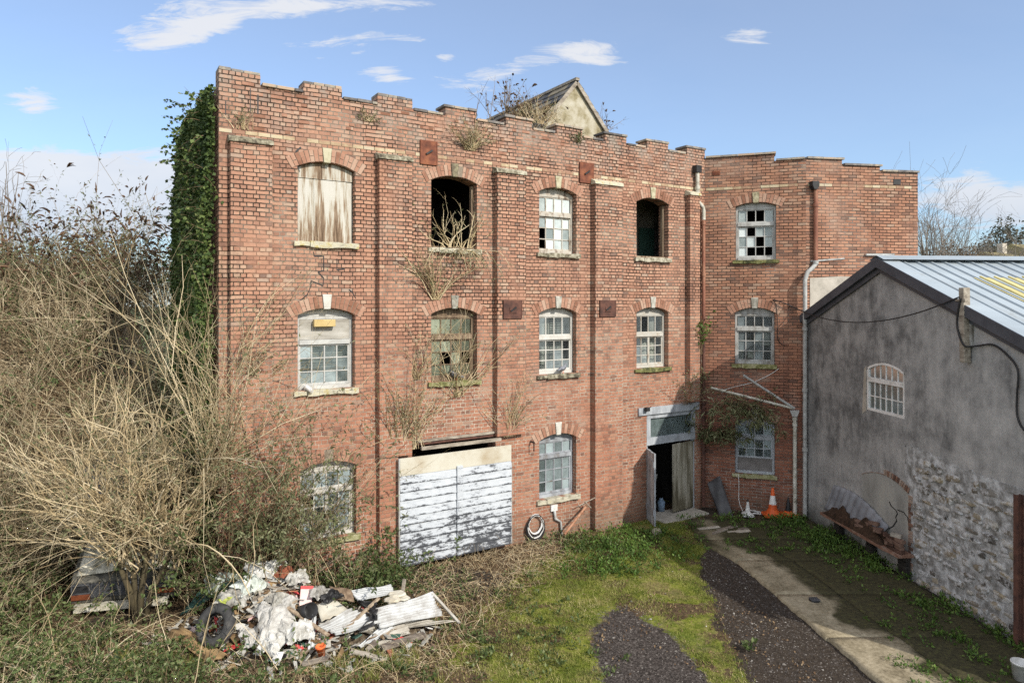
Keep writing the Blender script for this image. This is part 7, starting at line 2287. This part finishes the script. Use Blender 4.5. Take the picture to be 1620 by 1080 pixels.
# white bucket at the corner of the picture
p = gp(1616, 1082, .0)
bk_ = empty('bucket', (p.x, p.y, .05), 0, 'white bucket standing at the right near corner of the yard', 'bucket')
m = MB(); m.lathe([(.0, 0), (.105, 0), (.13, .26), (.138, .26), (.138, .285), (.125, .285), (.1, .02), (0, .02)], 24, None, False); m.build('pail', M['white_plastic'], bk_, smooth=True)
m = MB(); m.tube([(.135 * math.cos(a), .05 - .11 * math.sin(a) * 0 - .04, .27 - .10 * math.sin(a)) for a in [PI * k / 10 for k in range(11)]], .005, 6); m.build('handle', M['pipe_grey'], bk_)


def pigeon(F, px, py, t, face, label, tone):
    s, z = F.at(px, py, t)
    root = empty('pigeon', F.world(s, t, z), F.ang + face, label, 'pigeon')
    m = MB()
    m.tube([(-.17, 0, .07), (-.12, 0, .085), (-.05, 0, .10), (.02, 0, .115), (.07, 0, .135), (.09, 0, .17), (.10, 0, .195), (.118, 0, .205), (.135, 0, .2), (.15, 0, .195)],
           [.012, .028, .05, .056, .047, .026, .024, .026, .018, .004], 12)
    for q in (-1, 1): m.tube([(.05, q * .04, .135), (-.03, q * .055, .115), (-.12, q * .035, .08)], [.02, .03, .008], 8)
    m.build('body', M[tone], root, smooth=True)
    l = MB()
    for q in (-1, 1): l.tube([(.0, q * .02, .07), (.005, q * .02, .0), (.03, q * .02, .0)], .005, 5)
    l.build('legs', M['terracotta'], root)
pigeon(FM, 890, 590, .02, 0.2, 'grey pigeon resting on the sill of the blinds window', 'pigeon')
pigeon(FM, 722, 601.5, .05, 2.4, 'blue grey pigeon sitting on the sill behind the creeper', 'pigeon')


# ------------------------------------------------------------------ sky, sun, exposure
AZ = (0.70, -0.714); EL = math.radians(34)
sun = bpy.data.lights.new('sun', 'SUN'); so_ = bpy.data.objects.new('sun', sun); COL.objects.link(so_)
sun.energy = 3.3; sun.angle = math.radians(0.6); sun.color = (1.0, 0.93, 0.82)
sd_ = Vector((AZ[0] * math.cos(EL), AZ[1] * math.cos(EL), math.sin(EL))).normalized()
so_.rotation_euler = sd_.to_track_quat('Z', 'Y').to_euler(); so_.location = (20, -25, 25)
Wd = bpy.data.worlds.new('World'); S.world = Wd; Wd.use_nodes = True
nt = Wd.node_tree; nt.nodes.clear()


class WT(NT):
    def __init__(s, t): s.t = t; s.co = None


w = WT(nt)
sky = w.n('ShaderNodeTexSky', sky_type='NISHITA', sun_disc=False, sun_elevation=EL, sun_rotation=math.atan2(AZ[0], AZ[1]), altitude=0.0, air_density=1.0, dust_density=0.6, ozone_density=1.2)
dirv = w.n('ShaderNodeTexCoord').outputs['Generated']
x, y, z = w.xyz(dirv)
yy = w.math('MAXIMUM', y, 0.08)
u = w.math('DIVIDE', x, yy); v = w.math('DIVIDE', z, yy)
cv = w.n('ShaderNodeCombineXYZ', {0: u, 1: w.math('MULTIPLY', v, 2.6), 2: 0.0}).outputs[0]
nz = w.n('ShaderNodeTexNoise', {'Vector': cv, 'Scale': 3.4, 'Detail': 9.0, 'Roughness': 0.6, 'Distortion': 0.25}).outputs[0]
wisp = w.n('ShaderNodeTexNoise', {'Vector': w.map((1, 1.9, 1), (3, 1, 0), cv), 'Scale': 9.0, 'Detail': 9.0, 'Roughness': 0.7, 'Distortion': 0.7}).outputs[0]
CL = [(130, 295, .26, .055, .74), (60, 350, .3, .05, .5), (1580, 325, .17, .045, .62), (430, 8, .22, .022, .5), (255, 60, .10, .02, .46), (740, 132, .10, .022, .40), (920, 78, .085, .02, .40), (960, 98, .05, .008, .36), (820, 105, .06, .02, .22),
      (585, 65, .06, .018, .44), (605, 118, .045, .016, .42), (470, 70, .05, .012, .3), (660, 60, .04, .01, .3), (52, 160, .055, .026, .5), (1180, 55, .05, .014, .42), (705, 90, .022, .01, .42), (330, 38, .05, .012, .38), (510, 92, .03, .006, .26), (330, 245, .2, .02, .1), (800, 250, .6, .03, .1)]
tot = None
for px, py, ru, rv, a in CL:
    du = w.math('DIVIDE', w.math('SUBTRACT', u, (px - HX) / F_PX), ru); dv = w.math('DIVIDE', w.math('SUBTRACT', v, (HY - py) / F_PX), rv)
    e = w.math('MULTIPLY', w.math('EXPONENT', w.math('MULTIPLY', w.math('ADD', w.math('MULTIPLY', du, du), w.math('MULTIPLY', dv, dv)), -1.0)), a)
    tot = e if tot is None else w.math('ADD', tot, e)
f = w.math('ADD', w.math('MULTIPLY', nz, .42), w.math('MULTIPLY', wisp, .58))
f = w.math('ADD', w.math('MULTIPLY', w.math('SUBTRACT', f, .5), 2.1), w.math('SUBTRACT', w.math('MULTIPLY', tot, 1.25), .30))
mask = w.rng(f, -0.06, 0.36)
lowhaze = w.math('MULTIPLY', w.rng(v, .30, 0.0), .38)
mask = w.math('MAXIMUM', w.math('MAXIMUM', w.math('MULTIPLY', mask, .92), lowhaze), .22)
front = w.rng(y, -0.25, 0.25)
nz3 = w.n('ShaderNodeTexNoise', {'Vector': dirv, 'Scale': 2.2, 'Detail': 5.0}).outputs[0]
mask = w.math('ADD', w.math('MULTIPLY', mask, front), w.math('MULTIPLY', w.math('SUBTRACT', 1.0, front), w.rng(nz3, .35, .6, .45, .95)))  # heavier unseen cloud cover added behind the camera
cc = w.ramp(w.math('ADD', w.math('MULTIPLY', nz, .6), w.rng(v, .05, .3, 0, .4)), [(0.3, (2.9, 3.15, 3.6)), (0.7, (3.75, 3.8, 3.95))])
base = w.mix(1.0, sky.outputs[0], (0.58, 0.72, 0.86), 'MULTIPLY')
cc = w.mix(front, (6.8, 6.85, 6.95), cc)  # those added clouds are extra bright, to fill the shaded walls
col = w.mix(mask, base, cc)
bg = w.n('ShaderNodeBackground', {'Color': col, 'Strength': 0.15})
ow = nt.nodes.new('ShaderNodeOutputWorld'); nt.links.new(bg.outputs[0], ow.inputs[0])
S.view_settings.view_transform = 'Standard'; S.view_settings.look = 'None'; S.view_settings.exposure = 0.6; S.view_settings.gamma = 1.0
S.cycles.use_denoising = False; S.cycles.sample_clamp_indirect = 4.0
S.cycles.max_bounces = 6; S.cycles.diffuse_bounces = 3; S.cycles.glossy_bounces = 3; S.cycles.transmission_bounces = 4; S.cycles.transparent_max_bounces = 10
S.cycles.use_adaptive_sampling = True; S.cycles.adaptive_threshold = 0.01
S.render.use_persistent_data = False
